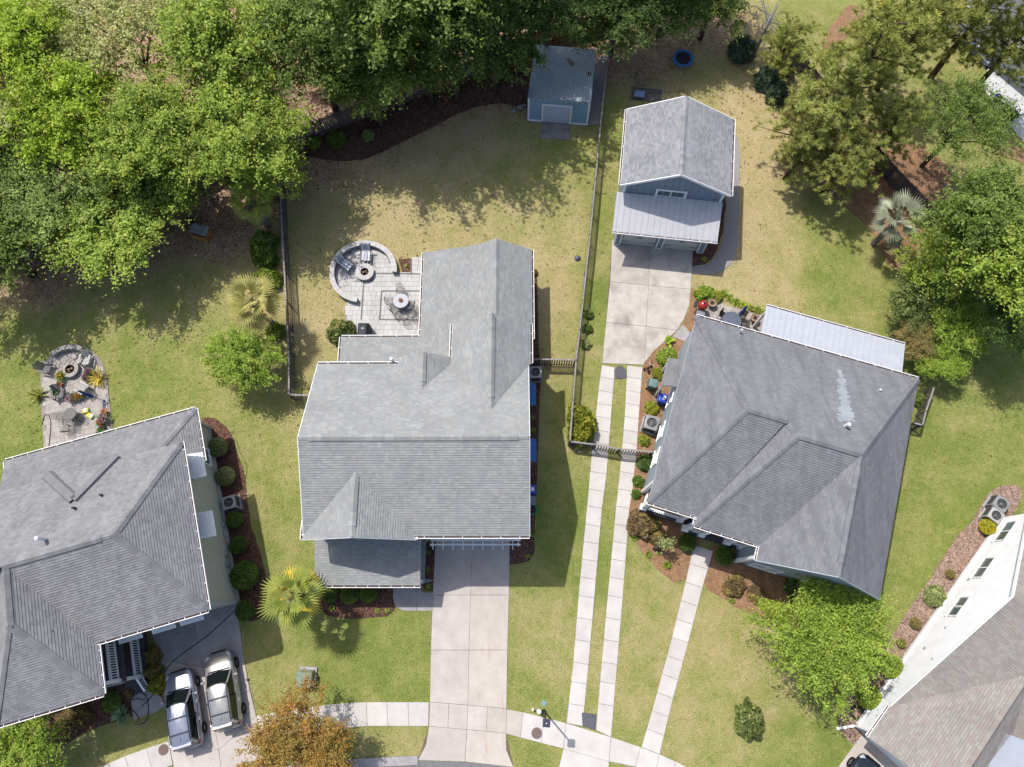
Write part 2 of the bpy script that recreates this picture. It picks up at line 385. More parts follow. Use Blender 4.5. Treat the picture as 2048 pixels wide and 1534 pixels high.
bed('mulch_bed', [(405, 836), (430, 836), (462, 868), (480, 920), (492, 970), (500, 1040), (518, 1100), (534, 1160), (532, 1225), (500, 1243), (474, 1215), (440, 1040), (420, 920)], mulch, bz())
bed('mulch_bed', [(40, 1440), (200, 1380), (322, 1340), (322, 1400), (308, 1418), (240, 1440), (175, 1462), (130, 1490), (80, 1520), (20, 1530)], mulch, bz())
bed('pine_straw_bed', [(1384, 575), (1396, 596), (1410, 640), (1400, 668), (1384, 668), (1366, 652), (1379, 612)], straw, bz())
bed('pine_straw_bed', [(1338, 676), (1380, 684), (1370, 760), (1330, 900), (1305, 1010), (1272, 1022), (1262, 1000), (1273, 890), (1281, 790), (1288, 728), (1308, 703)], straw, bz())
bed('pine_straw_bed', [(1258, 1005), (1300, 1000), (1400, 1040), (1400, 1090), (1374, 1160), (1352, 1166), (1312, 1135), (1276, 1092), (1258, 1050)], straw, bz())
bed('pine_straw_bed', [(1424, 1095), (1480, 1110), (1560, 1150), (1700, 1190), (1740, 1200), (1690, 1240), (1600, 1262), (1540, 1245), (1482, 1218), (1440, 1192), (1406, 1166)], straw, bz())
bed('bark_chip_bed', [(2040, 975), (2000, 972), (1968, 1000), (1945, 1040), (1908, 1080), (1870, 1140), (1830, 1200), (1790, 1262), (1745, 1330), (1702, 1385), (1678, 1432), (1684, 1470), (1712, 1490), (1740, 1470), (1880, 1250), (2020, 1040)], chips, bz())
bed('mulch_bed', [(596, 300), (640, 318), (700, 322), (750, 310), (850, 262), (930, 222), (1000, 206), (1062, 214), (1066, 150), (1080, 90), (1010, 105), (900, 158), (760, 215), (650, 262)], mulch, bz())
bed('pine_straw_bed', [(1570, 215), (1600, 300), (1620, 345), (1690, 410), (1740, 460), (1790, 540), (1850, 480), (1905, 400), (1890, 330), (1830, 290), (1740, 250), (1640, 190)], straw, bz())
bed('mulch_bed', [(797, 519), (826, 517), (826, 549), (806, 549)], mulch, bz(), False, 0)
bed('mulch_bed', [(1428, 395), (1450, 398), (1446, 450), (1434, 500), (1412, 528), (1385, 533), (1385, 495)], mulch, bz())
bed('gravel_path', [(1455, 255), (1470, 268), (1479, 300), (1478, 400), (1476, 490), (1462, 530), (1430, 548), (1383, 548), (1383, 532), (1414, 529), (1437, 500), (1449, 450), (1452, 395), (1455, 320)], gravel, bz())
bed('gravel_path', [(1183, 120), (1216, 110), (1206, 200), (1200, 248), (1174, 252)], gravel, bz(), False, 0.04)
bed('pine_straw_bed', [(1700, 10), (1730, 30), (1715, 60), (1650, 100), (1640, 85)], straw, bz())
bed('gravel_patch', [(1229, 757), (1231, 740), (1237, 731), (1246, 731), (1253, 742), (1254, 757)], gravel_dark, bz())
bed('gravel_patch', [(1165, 1452), (1163, 1425), (1192, 1428), (1191, 1460)], gravel_dark, bz(), False, 0.01)
bed('mulch_bed', [(1990, 305), (2048, 270), (2060, 330), (2030, 320)], straw, bz())

# ------------------------------------------------------------------ paving
def inset(q, g):
    c = Vector((sum(p[0] for p in q)/len(q), sum(p[1] for p in q)/len(q)))
    return [(p[0]+(c.x-p[0])/max(1e-6, math.hypot(c.x-p[0], c.y-p[1]))*g, p[1]+(c.y-p[1])/max(1e-6, math.hypot(c.x-p[0], c.y-p[1]))*g) for p in q]
def root_struct(name): 
    o = bpy.data.objects.new(name, None); COL.objects.link(o); o['kind'] = 'structure'; return o
RS = random.Random(8)
def slab(parent, pix, mat, top=0.05, gap=0.012, name='slab'):
    q = inset([(gp(*p).x, gp(*p).y) for p in pix], gap)
    PAVED.append(q)
    return MB().prism(q, -0.06, top+RS.uniform(-0.004, 0.004)).build(name, mat, parent, bevel=0.008)
def sheet(parent, pix, mat, z=0.02, name='joint_bed'):
    return MB().prism([(gp(*p).x, gp(*p).y) for p in pix], -0.05, z).build(name, mat, parent)
joint = M('joint_sand', (150, 128, 112), (104, 92, 84), 20, 0.95, 0.1)
def lerp(a, b, t): return (a[0]+(b[0]-a[0])*t, a[1]+(b[1]-a[1])*t)
def along(line, t):
    """point at fraction t of a photo polyline"""
    L = [math.dist(line[i], line[i+1]) for i in range(len(line)-1)]; s = t*sum(L)
    for i, l in enumerate(L):
        if s <= l or i == len(L)-1: return lerp(line[i], line[i+1], s/l)
        s -= l
def at_y(line, y):
    for i in range(len(line)-1):
        a, b = line[i], line[i+1]
        if min(a[1], b[1]) <= y <= max(a[1], b[1]): return lerp(a, b, (y-a[1])/(b[1]-a[1]) if b[1] != a[1] else 0)
    return line[0] if abs(y-line[0][1]) < abs(y-line[-1][1]) else line[-1]
# main driveway
dv = root_struct('driveway')
LL = [(872, 1060), (866, 1190), (862, 1300), (860, 1404), (858, 1452), (852, 1490), (836, 1520)]
LC = [(946, 1060), (941, 1190), (938, 1300), (936, 1410), (934, 1459), (932, 1495), (930, 1523)]
LR = [(1020, 1060), (1018, 1190), (1015, 1300), (1013, 1417), (1012, 1466), (1013, 1500), (1027, 1534)]
for i in range(4):
    for A, B in ((LL, LC), (LC, LR)):
        if i == 3:
            m0, m1 = lerp(A[3], B[3], .5), lerp(A[4], B[4], .5)
            slab(dv, [A[3], m0, m1, A[4]], conc); slab(dv, [m0, B[3], B[4], m1], conc_rust if A is LC else conc)
        else: slab(dv, [A[i], B[i], B[i+1], A[i+1]], conc_rust if (A is LC and i > 0) else conc)
slab(dv, [LL[4], LC[4], LC[6], LL[6], LL[5]], conc); slab(dv, [LC[4], LR[4], LR[5], LR[6], LC[6]], conc_rust)
sheet(dv, [LL[0], LR[0], LR[4], LR[6], LC[6], LL[6], LL[4]], joint)
# entry walk of the main house
ew = root_struct('front_walk')
slab(ew, [(834, 1172), (848, 1184), (869, 1186), (867, 1222), (834, 1222)], conc_grey)
slab(ew, [(786, 1172), (834, 1172), (834, 1222), (808, 1222), (792, 1214), (786, 1198)], conc_grey)
slab(ew, [(870, 1160), (786, 1150), (786, 1172), (834, 1172)], conc_grey)
# sidewalks
sw = root_struct('sidewalk')
T = [(858, 1404), (816, 1404), (774, 1404), (733, 1404), (690, 1406), (648, 1410), (604, 1416), (560, 1423), (513, 1431)]
B = [(857, 1452), (818, 1452), (776, 1452), (735, 1452), (694, 1455), (655, 1459), (614, 1465), (572, 1472), (526, 1480)]
for i in range(8): slab(sw, [T[i], B[i], B[i+1], T[i+1]], conc_pale)
T2 = [(338, 1482), (294, 1496), (250, 1512), (205, 1532), (160, 1556)]; B2 = [(346, 1530), (306, 1544), (266, 1560), (226, 1580), (190, 1600)]
for i in range(4): slab(sw, [T2[i], B2[i], B2[i+1], T2[i+1]], conc_pale)
T3 = [(1013, 1418), (1046, 1424), (1087, 1434), (1132, 1446)]; B3 = [(1012, 1467), (1041, 1475), (1083, 1486), (1127, 1497)]
for i in range(3): slab(sw, [T3[i], T3[i+1], B3[i+1], B3[i]], conc_pale if i else conc_rust)
T4 = [(1222, 1474), (1281, 1494), (1318, 1508), (1352, 1523), (1400, 1548)]; B4 = [(1218, 1523), (1271, 1533), (1310, 1550), (1340, 1566), (1386, 1592)]
for i in range(4): slab(sw, [T4[i], T4[i+1], B4[i+1], B4[i]], conc_pale)
# neighbour's apron where the wheel strips meet the walk
ap = root_struct('driveway_apron')
slab(ap, [(1132, 1446), (1222, 1474), (1218, 1523), (1127, 1497)], conc_pale); slab(ap, [(1127, 1497), (1218, 1523), (1216, 1560), (1112, 1552), (1119, 1530)], conc_pale)
# wheel strips
ws = root_struct('wheel_strip')
SL = ([(1204, 728), (1197, 780), (1191, 835), (1188, 880), (1183, 912), (1174, 1014), (1158, 1180), (1147, 1320), (1133, 1446)],
      [(1229, 730), (1228, 757), (1222, 836), (1217, 900), (1212, 960), (1204, 1014), (1190, 1180), (1177, 1330), (1165, 1452)])
SR = ([(1254, 731), (1253, 760), (1249, 836), (1244, 895), (1238, 960), (1232, 1014), (1214, 1205), (1203, 1330), (1192, 1460)],
      [(1285, 733), (1280, 800), (1274, 890), (1263, 1000), (1259, 1014), (1245, 1200), (1234, 1330), (1222, 1474)])
for A, Bq, m in ((SL[0], SL[1], conc_pale), (SR[0], SR[1], conc_pale)):
    ys = [730, 754, 781, 807, 833, 860, 885, 912, 943, 978, 1012, 1048, 1083, 1118, 1154, 1191, 1235, 1279, 1324, 1363, 1407, 1449]
    for y0, y1 in zip(ys[:-1], ys[1:]):
        a, b = at_y(A, y0), at_y(Bq, y0+5); c, d = at_y(Bq, y1+5), at_y(A, y1)
        if y1 >= 1449: c, d = Bq[-1], A[-1]
        slab(ws, [a, b, c, d], m)
# rear parking court
pc = root_struct('parking_court')
rowl = [[(1224, 480), (1302, 487), (1386, 494)], [(1220, 564), (1297, 571), (1381, 579)], [(1212, 645), (1292, 653), (1354, 661)], [(1204, 727), (1288, 730), (1288, 722)]]
for i in range(2):
    for j in range(2):
        q = [rowl[i][j], rowl[i][j+1], rowl[i+1][j+1], rowl[i+1][j]]
        if i == 1 and j == 1: q = [rowl[1][1], rowl[1][2], (1378, 612), (1368, 638), rowl[2][2], rowl[2][1]]
        slab(pc, q, conc_old)
slab(pc, [rowl[2][0], rowl[2][1], (1288, 730), (1204, 727)], conc_old)
slab(pc, [rowl[2][1], rowl[2][2], (1330, 682), (1308, 702), (1288, 726)], conc_old)
sheet(pc, [(1224, 480), (1386, 494), (1381, 579), (1354, 661), (1288, 728), (1204, 727), (1212, 645)], joint)
slab(pc, [(1354, 661), (1366, 650), (1384, 668), (1390, 690), (1345, 674)], conc_grey, 0.045)
# front walk of the neighbour
nw = root_struct('front_walk')
WL = [(1387, 1090), (1372, 1160), (1340, 1290), (1310, 1400), (1283, 1494)]; WR = [(1426, 1102), (1407, 1166), (1375, 1290), (1345, 1400), (1319, 1508)]
for i in range(11):
    t0, t1 = i/11, (i+1)/11
    slab(nw, [along(WL, t0), along(WR, t0), along(WR, t1), along(WL, t1)], conc_pale)
# left driveway
ld = root_struct('driveway')
DL = [(300, 1255), (322, 1320), (330, 1400), (338, 1482), (350, 1545)]; DC = [(384, 1230), (407, 1335), (424, 1420), (438, 1500), (444, 1545)]; DR = [(472, 1196), (489, 1322), (500, 1380), (513, 1431), (540, 1545)]
for i in range(4):
    slab(ld, [DL[i], DC[i], DC[i+1], DL[i+1]], conc_grey if i < 1 else conc); slab(ld, [DC[i], DR[i], DR[i+1], DC[i+1]], conc_grey if i < 1 else conc)
sheet(ld, [DL[0], DC[0], DR[0], DR[1], DR[3], DR[4], DL[4], DL[3], DL[1]], joint)
ls = root_struct('front_walk')
slab(ls, [(284, 1368), (322, 1392), (332, 1410), (318, 1422), (268, 1440), (262, 1400)], conc_grey)
# driveway of the white house
wd = root_struct('driveway')
slab(wd, [(1722, 1470), (1760, 1500), (1830, 1560), (1790, 1600), (1650, 1600), (1676, 1534)], conc, 0.045)
# street edge
st = MB().prism([(p.x, p.y) for p in [gp(*q) for q in [(520, 1545), (700, 1528), (836, 1521), (930, 1524), (1028, 1534), (1100, 1556), (1400, 1660), (1400, 1900), (0, 1900), (200, 1650)]]], -0.1, 0.012).build('street', M('asphalt', (150, 150, 152), (120, 120, 122), 20, 0.9, 0.2, bump=0.4), None, kind='structure')
ck = MB()
cp = [gp(*q) for q in [(480, 1552), (600, 1536), (700, 1527), (836, 1520)]]
for a, b in zip(cp[:-1], cp[1:]): ck.bar((a.x, a.y, 0.03), (b.x, b.y, 0.03), 0.5, 0.13)
ck.build('kerb', conc_grey, None, kind='structure')
# ------------------------------------------------------------------ building kit
def clip_half(poly, ax, val, keep_less):
    out = []; n = len(poly)
    for i in range(n):
        a, b = poly[i], poly[(i+1) % n]; da, db = a[ax]-val, b[ax]-val
        if keep_less: da, db = -da, -db
        if da >= 0: out.append(a)
        if (da > 0 and db < 0) or (da < 0 and db > 0):
            t = da/(da-db); out.append((a[0]+(b[0]-a[0])*t, a[1]+(b[1]-a[1])*t))
    return out
def area(p): return abs(sum(p[i][0]*p[(i+1) % len(p)][1]-p[(i+1) % len(p)][0]*p[i][1] for i in range(len(p))))/2
def pz(pl, u, v): return pl[0]+pl[1]*u+pl[2]*v
def plane3(a, b, c):
    n = (Vector(b)-Vector(a)).cross(Vector(c)-Vector(a)); return ((n.dot(Vector(a)))/n.z, -n.x/n.z, -n.y/n.z)

def in_poly(P):
    def f(x, y):
        r = False; n = len(P)
        for i in range(n):
            (x0, y0), (x1, y1) = P[i], P[(i+1) % n]
            if (y0 > y) != (y1 > y) and x < (x1-x0)*(y-y0)/(y1-y0)+x0: r = not r
        return r
    return f
class House:
    def __init__(s, name, label, cat, origin, deg, shingle=None, seed=1):
        s.o = Vector((origin[0], origin[1])); s.a = math.radians(deg); s.root = thing(name, label, cat, (origin[0], origin[1], 0), s.a)
        s.sh = shingle; s.r = random.Random(seed)
    def L(s, px, py, z=0.0):
        p = gp(px, py, z); d = Vector((p.x, p.y))-s.o; c, k = math.cos(s.a), math.sin(s.a); return (d.x*c+d.y*k, -d.x*k+d.y*c)
    def hit(s, px, py, ax, val):
        """photo pixel -> (coordinate along the wall, z) on the vertical plane u=val or v=val"""
        lo, hi = 0.0, 30.0
        f = lambda z: s.L(px, py, z)[ax]-val
        if f(lo)*f(hi) > 0: return None
        for _ in range(40):
            m = (lo+hi)/2
            if f(lo)*f(m) <= 0: hi = m
            else: lo = m
        return s.L(px, py, lo)[1-ax], lo
    def block(s, u0, u1, v0, v1, z0, z1, mat, name='wall'):
        return MB().prism([(u0, v0), (u1, v0), (u1, v1), (u0, v1)], z0, z1).build(name, mat, s.root)
    def gable(s, pts, axis, w0, w1, mat, name='gable_wall'):
        """pts: (coordinate, z) profile; extruded between w0 and w1 along the other axis"""
        b = MB(); n = len(pts); P = lambda c, w, z: (c, w, z) if axis == 'u' else (w, c, z)
        b.add([P(c, w0, z) for c, z in pts]+[P(c, w1, z) for c, z in pts], [tuple(range(n)), tuple(range(2*n-1, n-1, -1))]+[(i, n+i, n+(i+1) % n, (i+1) % n) for i in range(n)])
        o = b.build(name, mat, s.root); q = bmesh.new(); q.from_mesh(o.data); bmesh.ops.recalc_face_normals(q, faces=q.faces); q.to_mesh(o.data); q.free(); return o
    def slope(s, poly, pl, mat=None, expo=0.15, wmin=0.16, wmax=0.34, lift=0.026, patch=None):
        """one roof slope: deck plus overlapping shingles clipped to its outline"""
        g = math.hypot(pl[1], pl[2]); d = (-pl[1]/g, -pl[2]/g); e = (-d[1], d[0]); cs = 1/math.sqrt(1+g*g)
        st_ = [(-(p[0]*d[0]+p[1]*d[1]), p[0]*e[0]+p[1]*e[1]) for p in poly]       # (up-slope, along) plan coordinates
        deck = MB(); n = len(poly)
        ar = sum(poly[i][0]*poly[(i+1) % n][1]-poly[(i+1) % n][0]*poly[i][1] for i in range(n)); q = poly if ar > 0 else poly[::-1]
        deck.add([(p[0], p[1], pz(pl, *p)-0.16) for p in q]+[(p[0], p[1], pz(pl, *p)-0.004) for p in q],
                 [tuple(range(n-1, -1, -1)), tuple(range(n, 2*n))]+[(i, (i+1) % n, n+(i+1) % n, n+i) for i in range(n)])
        dk = deck.build('roof_slope', white_trim, s.root)
        row = expo*cs; s0, s1 = min(p[0] for p in st_), max(p[0] for p in st_); V, F = [], []
        k = 0; y = s0
        while y < s1-1e-4:
            pc_ = clip_half(clip_half(st_, 0, y, False), 0, y+row, True)
            if len(pc_) >= 3:
                t0, t1 = min(p[1] for p in pc_), max(p[1] for p in pc_); t = t0-s.r.uniform(0, wmax)
                while t < t1:
                    w = s.r.uniform(wmin, wmax)
                    c = clip_half(clip_half(pc_, 1, t, False), 1, t+w, True)
                    if len(c) >= 3 and area(c) > 0.0015:
                        o = len(V); rl = s.r.uniform(0, 0.008); low = []
                        for i, (a, b) in enumerate(c):
                            u, v = -a*d[0]+b*e[0], -a*d[1]+b*e[1]; f = 1-(a-y)/row
                            V.append((u, v, pz(pl, u, v)+0.003+(lift+rl)*max(0, f)))
                            if f > 0.985: low.append(i)
                        idx = list(range(len(c))); ar2 = sum(V[o+i][0]*V[o+(i+1) % len(c)][1]-V[o+(i+1) % len(c)][0]*V[o+i][1] for i in idx)
                        F.append(tuple(o+i for i in (idx if ar2 > 0 else idx[::-1])))
                        if len(low) >= 2:
                            i, j = low[0], low[-1]; p, r_ = V[o+i], V[o+j]
                            V.append((p[0], p[1], p[2]-0.04)); V.append((r_[0], r_[1], r_[2]-0.04)); F.append((o+i, o+j, len(V)-1, len(V)-2))
                    t += w
            y += row; k += 1
        b = MB(); b.v, b.f = V, F
        so_ = b.build('shingles', mat or s.sh, dk, kind='stuff')
        if patch:                                   # (outline, material): a cleaner washed strip of the same shingles
            so_.data.materials.append(patch[1]); fin_ = in_poly(patch[0])
            for f_ in so_.data.polygons:
                if fin_(f_.center.x, f_.center.y): f_.material_index = 1
        return dk
    def ridge(s, p, q, planes, mat=None, w=0.15, lift=0.035, vent=False):
        """cap pieces along a hip or ridge; planes: the two slopes that meet"""
        b = MB(); p, q = Vector(p[:2]), Vector(q[:2]); L = (q-p).length; d = (q-p)/L; c = Vector((-d.y, d.x)); n = max(1, int(L/0.24))
        zf = lambda x: min(pz(a, x.x, x.y) for a in planes)
        if vent: lift = 0.085; w = 0.19
        for i in range(n):
            a0, a1 = p+d*(L*i/n), p+d*(L*(i+1)/n+0.02); ln = lift+s.r.uniform(0, 0.006); tl = 0.014
            P = []
            for x, l in ((a0, ln), (a1, ln+tl)):
                for k in (-1, 0, 1):
                    y = x+c*(w*k); P.append((y.x, y.y, zf(y)+l + (0.012 if k == 0 else 0)))
            P += [(v[0], v[1], v[2]-l2) for v, l2 in ((P[0], lift+.02), (P[3], lift+.03), (P[2], lift+.02), (P[5], lift+.03))]
            b.add(P, [(0, 1, 4, 3), (1, 2, 5, 4), (0, 3, 7, 6), (2, 8, 9, 5)]+([(3, 4, 5, 9, 7)] if i == n-1 else [])+([(0, 6, 8, 2, 1)] if i == 0 else []))
        return b.build('ridge_vent' if vent else 'ridge_cap', mat or s.sh, s.root)
    def gutter(s, p, q, z, out, hang=0.95, mat=None):
        """white channel along an eave from p to q, out: plan direction away from the roof"""
        p, q, o = Vector(p[:2]), Vector(q[:2]), Vector(out).normalized(); b = MB(); L = (q-p).length; d = (q-p)/L
        z = z if isinstance(z, (tuple, list)) else (z, z)
        at = lambda x, k, zz: (x.x+o.x*k, x.y+o.y*k, zz)
        b.bar(at(p, 0.135, z[0]-0.03), at(q, 0.135, z[1]-0.03), 0.035, 0.11); b.bar(at(p, 0.012, z[0]-0.05), at(q, 0.012, z[1]-0.05), 0.02, 0.1)
        b.bar(at(p, 0.07, z[0]-0.09), at(q, 0.07, z[1]-0.09), 0.13, 0.012)
        for e_, zz in ((p, z[0]), (q, z[1])): b.box((e_.x+o.x*0.07, e_.y+o.y*0.07, zz-0.04), (0.012, 0.15, 0.1) if abs(o.y) > abs(o.x) else (0.15, 0.012, 0.1), math.atan2(o.y, o.x) - (math.pi/2 if abs(o.y) > abs(o.x) else 0) + (math.pi if 0 else 0))
        n = max(1, int(L/hang))
        for i in range(n):
            t = (i+0.5)/n; x = p+(q-p)*t; zz = z[0]+(z[1]-z[0])*t; b.bar(at(x, 0.0, zz+0.012), at(x, 0.13, zz+0.012), 0.03, 0.012)
        g = b.build('gutter', mat or white, s.root)
        k = MB(); k.bar(at(p, 0.07, z[0]-0.055), at(q, 0.07, z[1]-0.055), 0.085, 0.03); k.build('debris', gutter_in, g)
        return g
    def fascia(s, p, q, mat=None, w=0.05, h=0.2):
        return MB().bar(p, q, w, h).build('rake_board', mat or white, s.root)
    def window(s, c, n, w, h, cols=2, rows=1, frame=None, fw=0.1, rail=True):
        """c: centre on the wall, n: outward plan direction"""
        n = Vector((n[0], n[1], 0)).normalized(); t = Vector((-n.y, n.x, 0)); c = Vector(c); f = MB(); up = Vector((0, 0, 1))
        A = lambda x, y, k: c+t*x+up*y+n*k
        f.bar(A(-w/2-fw/2, -h/2-fw, .03), A(-w/2-fw/2, h/2+fw, .03), fw, 0.06, n); f.bar(A(w/2+fw/2, -h/2-fw, .03), A(w/2+fw/2, h/2+fw, .03), fw, 0.06, n)
        f.bar(A(-w/2, h/2+fw/2, .033), A(w/2, h/2+fw/2, .033), fw, 0.06, n); f.bar(A(-w/2-fw*1.3, -h/2-fw/2, .05), A(w/2+fw*1.3, -h/2-fw/2, .05), fw, 0.1, n)
        for i in range(1, cols): x = -w/2+w*i/cols; f.bar(A(x, -h/2, .028), A(x, h/2, .028), 0.07, 0.04, n)
        o = f.build('window', frame or white, s.root)
        for i in range(cols):
            for j in range(rows):
                x0, x1 = -w/2+w*i/cols, -w/2+w*(i+1)/cols; y0, y1 = -h/2+h*j/rows, -h/2+h*(j+1)/rows; g = 0.02
                MB().add([A(x0+g, y0+g, .012), A(x1-g, y0+g, .012), A(x1-g, y1-g, .012), A(x0+g, y1-g, .012), A(x0+g, y0+g, .002), A(x1-g, y0+g, .002), A(x1-g, y1-g, .002), A(x0+g, y1-g, .002)],
                         [(0, 1, 2, 3), (4, 7, 6, 5), (0, 4, 5, 1), (1, 5, 6, 2), (2, 6, 7, 3), (3, 7, 4, 0)]).build('pane', glass, o)
        mu = MB()
        for i in range(cols if rail else 0):
            x0, x1 = -w/2+w*i/cols, -w/2+w*(i+1)/cols; mu.bar(A(x0, 0, .024), A(x1, 0, .024), 0.045, 0.025, n)
        if rail: mu.build('sash_rail', frame or white, o)
        return o
    def pipe(s, u, v, z, h=0.35, r=0.05, mat=None, flash=None):
        b = MB(); b.lathe([(r, -0.3), (r, h), (r*0.75, h), (r*0.75, h-0.05)], (u, v, z), 12)
        o = b.build('vent_pipe', mat or white, s.root)
        if flash: MB().box((u, v, z+0.03), (flash, flash, 0.02), rx=0.45*0).build('flashing', mat or galv, o)
        return o
    def awning(s, c, n, w, d, drop, mat):
        """louvred shutter-awning propped out from the wall: c = top hinge centre"""
        n = Vector((n[0], n[1], 0)).normalized(); t = Vector((-n.y, n.x, 0)); c = Vector(c); b = MB(); up = Vector((0, 0, 1))
        A = lambda x, k: c+t*x+n*(d*k)-up*(drop*k)
        b.bar(A(-w/2, 0), A(-w/2, 1), 0.06, 0.05); b.bar(A(w/2, 0), A(w/2, 1), 0.06, 0.05); b.bar(A(-w/2-.03, 1), A(w/2+.03, 1), 0.06, 0.05); b.bar(A(-w/2-.03, 0.02), A(w/2+.03, 0.02), 0.06, 0.05)
        o = b.build('awning', mat, s.root)
        k = 9
        sl_ = MB()
        for i in range(k): sl_.bar(A(-w/2, (i+.5)/k), A(w/2, (i+.5)/k), d/k*1.02, 0.02)
        sl_.build('louvre', mat, o)
        for x in (-w/2+.05, w/2-.05): MB().bar(A(x, .92), c+t*x-up*(drop+0.55)+n*0.02, 0.03, 0.03).build('prop', mat, o)
        return o

def siding(name, c, lap=0.16, rough=0.6):
    if name in MATS: return MATS[name]
    n = NT(name, rough, 0.3); z = n.n('ShaderNodeSeparateXYZ'); n.l(n.pos, z.inputs[0])
    f = n.math('SUBTRACT', 1.0, n.math('FRACT', n.math('DIVIDE', z.outputs[2], lap)))
    k = n.mix(1.0, lin(c), n.ramp(n.noise(1.5, 4), [(0.3, (0.93,)), (0.7, (1.05,))]), 'MULTIPLY')
    n.col(k); n.bump(f, 0.25, 0.015); MATS[name] = n.m; return n.m

# ------------------------------------------------------------------ main house
sh_main = m_shingle('shingle_blue_grey', [(172, 174, 172), (168, 171, 170), (176, 177, 174), (164, 167, 167), (181, 182, 179), (169, 171, 169), (175, 173, 169)], 0.25, (146, 147, 148))
wall_main = siding('siding_blue_grey', (168, 188, 202))
H = House('main_house', 'long two-storey house with blue-grey shingle roof, rear wing and front porch in the middle', 'house', (0, 0), 0, sh_main, 11)
FR = (4.64, 0, .5); RR = (13.275, 0, -.5); yr = 8.635
gl = .53; GL = (6.34+gl*12.55, gl, 0); GR = (6.34-gl*6.05, -gl, 0)
sg = .96/1.63; SGL = (6.34+sg*7.45, sg, 0); SGR = (6.34-sg*4.2, -sg, 0)
UL = (6.34+.67*4.2, .67, 0); UR = (6.34+.728*.7, -.728, 0)
H.slope([(-12.5, 3.4), (-9.3, 6.82), (-6.05, 3.4), (.55, 3.4), (.55, yr), (-12.5, yr)], FR)
H.slope([(-12.55, 3.2), (-9.3, 3.2), (-9.3, 6.84), (-12.55, 3.4)], GL); H.slope([(-9.3, 3.2), (-6.05, 3.2), (-6.05, 3.4), (-9.3, 6.84)], GR)
H.slope([(-12.5, yr), (.55, yr), (.55, 13.87), (-1.65, 10.45), (-4.2, 13.87), (-5.82, 11.95), (-7.45, 13.87), (-12.5, 13.87)], RR)
H.slope([(-7.45, 13.87), (-5.82, 11.95), (-5.82, 14.3), (-7.45, 14.3)], SGL); H.slope([(-5.82, 11.95), (-4.2, 13.87), (-4.2, 14.3), (-5.82, 14.3)], SGR)
H.slope([(-4.2, 13.87), (-1.65, 10.45), (-1.65, 16.5), (-4.2, 16.5)], UL); H.slope([(-1.65, 10.45), (.7, 13.87), (.7, 16.5), (-1.65, 16.5)], UR)
WR = (3.36+.683*.88, -.683, 0); WLs = (5.0+.683*1.52, .683, 0); WLl = (3.0+.291*6.68, .291, 0)
HB = (3.0+.29*16.9, 0, -.29); HLp = (3.0+.29*12.05, .29, 0); PF = (2.95-.3*.72, 0, .3)
H.slope([(-1.52, 16.2), (.88, 16.2), (.88, 23.2), (-1.52, 23.2)], WR); H.slope([(-2.8, 16.2), (-1.52, 16.2), (-1.52, 23.2), (-2.8, 23.2)], WLs)
H.slope([(-6.68, 23.2), (-6.68, 16.9), (-4.0, 14.22), (-4.0, 16.2), (-2.8, 16.2), (-2.8, 23.2)], WLl)
H.slope([(-12.05, 16.9), (-6.68, 16.9), (-4.0, 14.22), (-4.0, 13.6), (-8.75, 13.6)], HB); H.slope([(-12.05, 16.9), (-8.75, 13.6), (-12.05, 13.6)], HLp)
H.slope([(-12.57, .72), (-6.1, .72), (-6.1, 3.5), (-12.57, 3.5)], PF)
H.ridge((-12.48, yr), (.5, yr), [FR, RR]); H.ridge((-11.9, yr), (-.1, yr), [FR, RR], vent=True)
H.ridge((-9.3, 3.22), (-9.3, 6.8), [GL, GR]); H.ridge((-9.3, 3.8), (-9.3, 6.3), [GL, GR], vent=True)
H.ridge((-1.65, 10.7), (-1.65, 16.48), [UL, UR]); H.ridge((-1.65, 11.2), (-1.65, 16.3), [UL, UR], vent=True)
H.ridge((-5.82, 12.2), (-5.82, 14.28), [SGL, SGR]); H.ridge((-5.82, 12.4), (-5.82, 14.2), [SGL, SGR], vent=True); H.ridge((-1.52, 16.55), (-1.52, 23.18), [WR, WLs], w=.17)
H.ridge((-12.0, 16.85), (-8.8, 13.65), [HB, HLp], w=.12, lift=.02)
H.block(-12.15, .2, 3.8, 13.5, 0, 6.2, wall_main); H.gable([(3.8, 6.2), (13.5, 6.2), (yr, 8.62)], 'v', -12.15, .2, wall_main)
H.block(-12.15, -6.4, 3.55, 3.8, 0, 6.2, wall_main); H.gable([(-12.15, 6.2), (-6.4, 6.2), (-9.3, 7.72)], 'u', 3.55, 5.2, wall_main)
H.block(-7.15, -4.0, 13.5, 14.05, 0, 6.2, wall_main); H.gable([(-7.15, 6.2), (-4.4, 6.2), (-5.8, 6.95)], 'u', 13.0, 14.05, wall_main)
H.block(-3.95, .4, 13.5, 16.2, 0, 6.2, wall_main); H.gable([(-3.9, 6.2), (.4, 6.2), (-1.65, 7.7)], 'u', 12.0, 16.2, wall_main)
H.block(-6.35, .55, 16.2, 22.9, 0, 2.85, wall_main); H.gable([(-2.7, 2.85), (.55, 2.85), (.55, 3.3), (-1.52, 4.7), (-2.7, 3.8)], 'u', 16.2, 22.9, wall_main)
H.gable([(-6.35, 2.85), (-2.7, 2.85), (-2.7, 3.9)], 'u', 16.2, 22.9, wall_main)
H.block(-11.75, -6.35, 13.5, 16.6, 0, 2.8, wall_main)
for x in (-12.3, -9.4, -6.4): MB().box((x, 1.0, 1.4), (.22, .22, 2.9)).build('porch_post', white, H.root, bevel=.01)
MB().prism([(-12.4, .9), (-6.2, .9), (-6.2, 3.6), (-12.4, 3.6)], 0.0, 0.18).build('porch_floor', conc_grey, H.root)
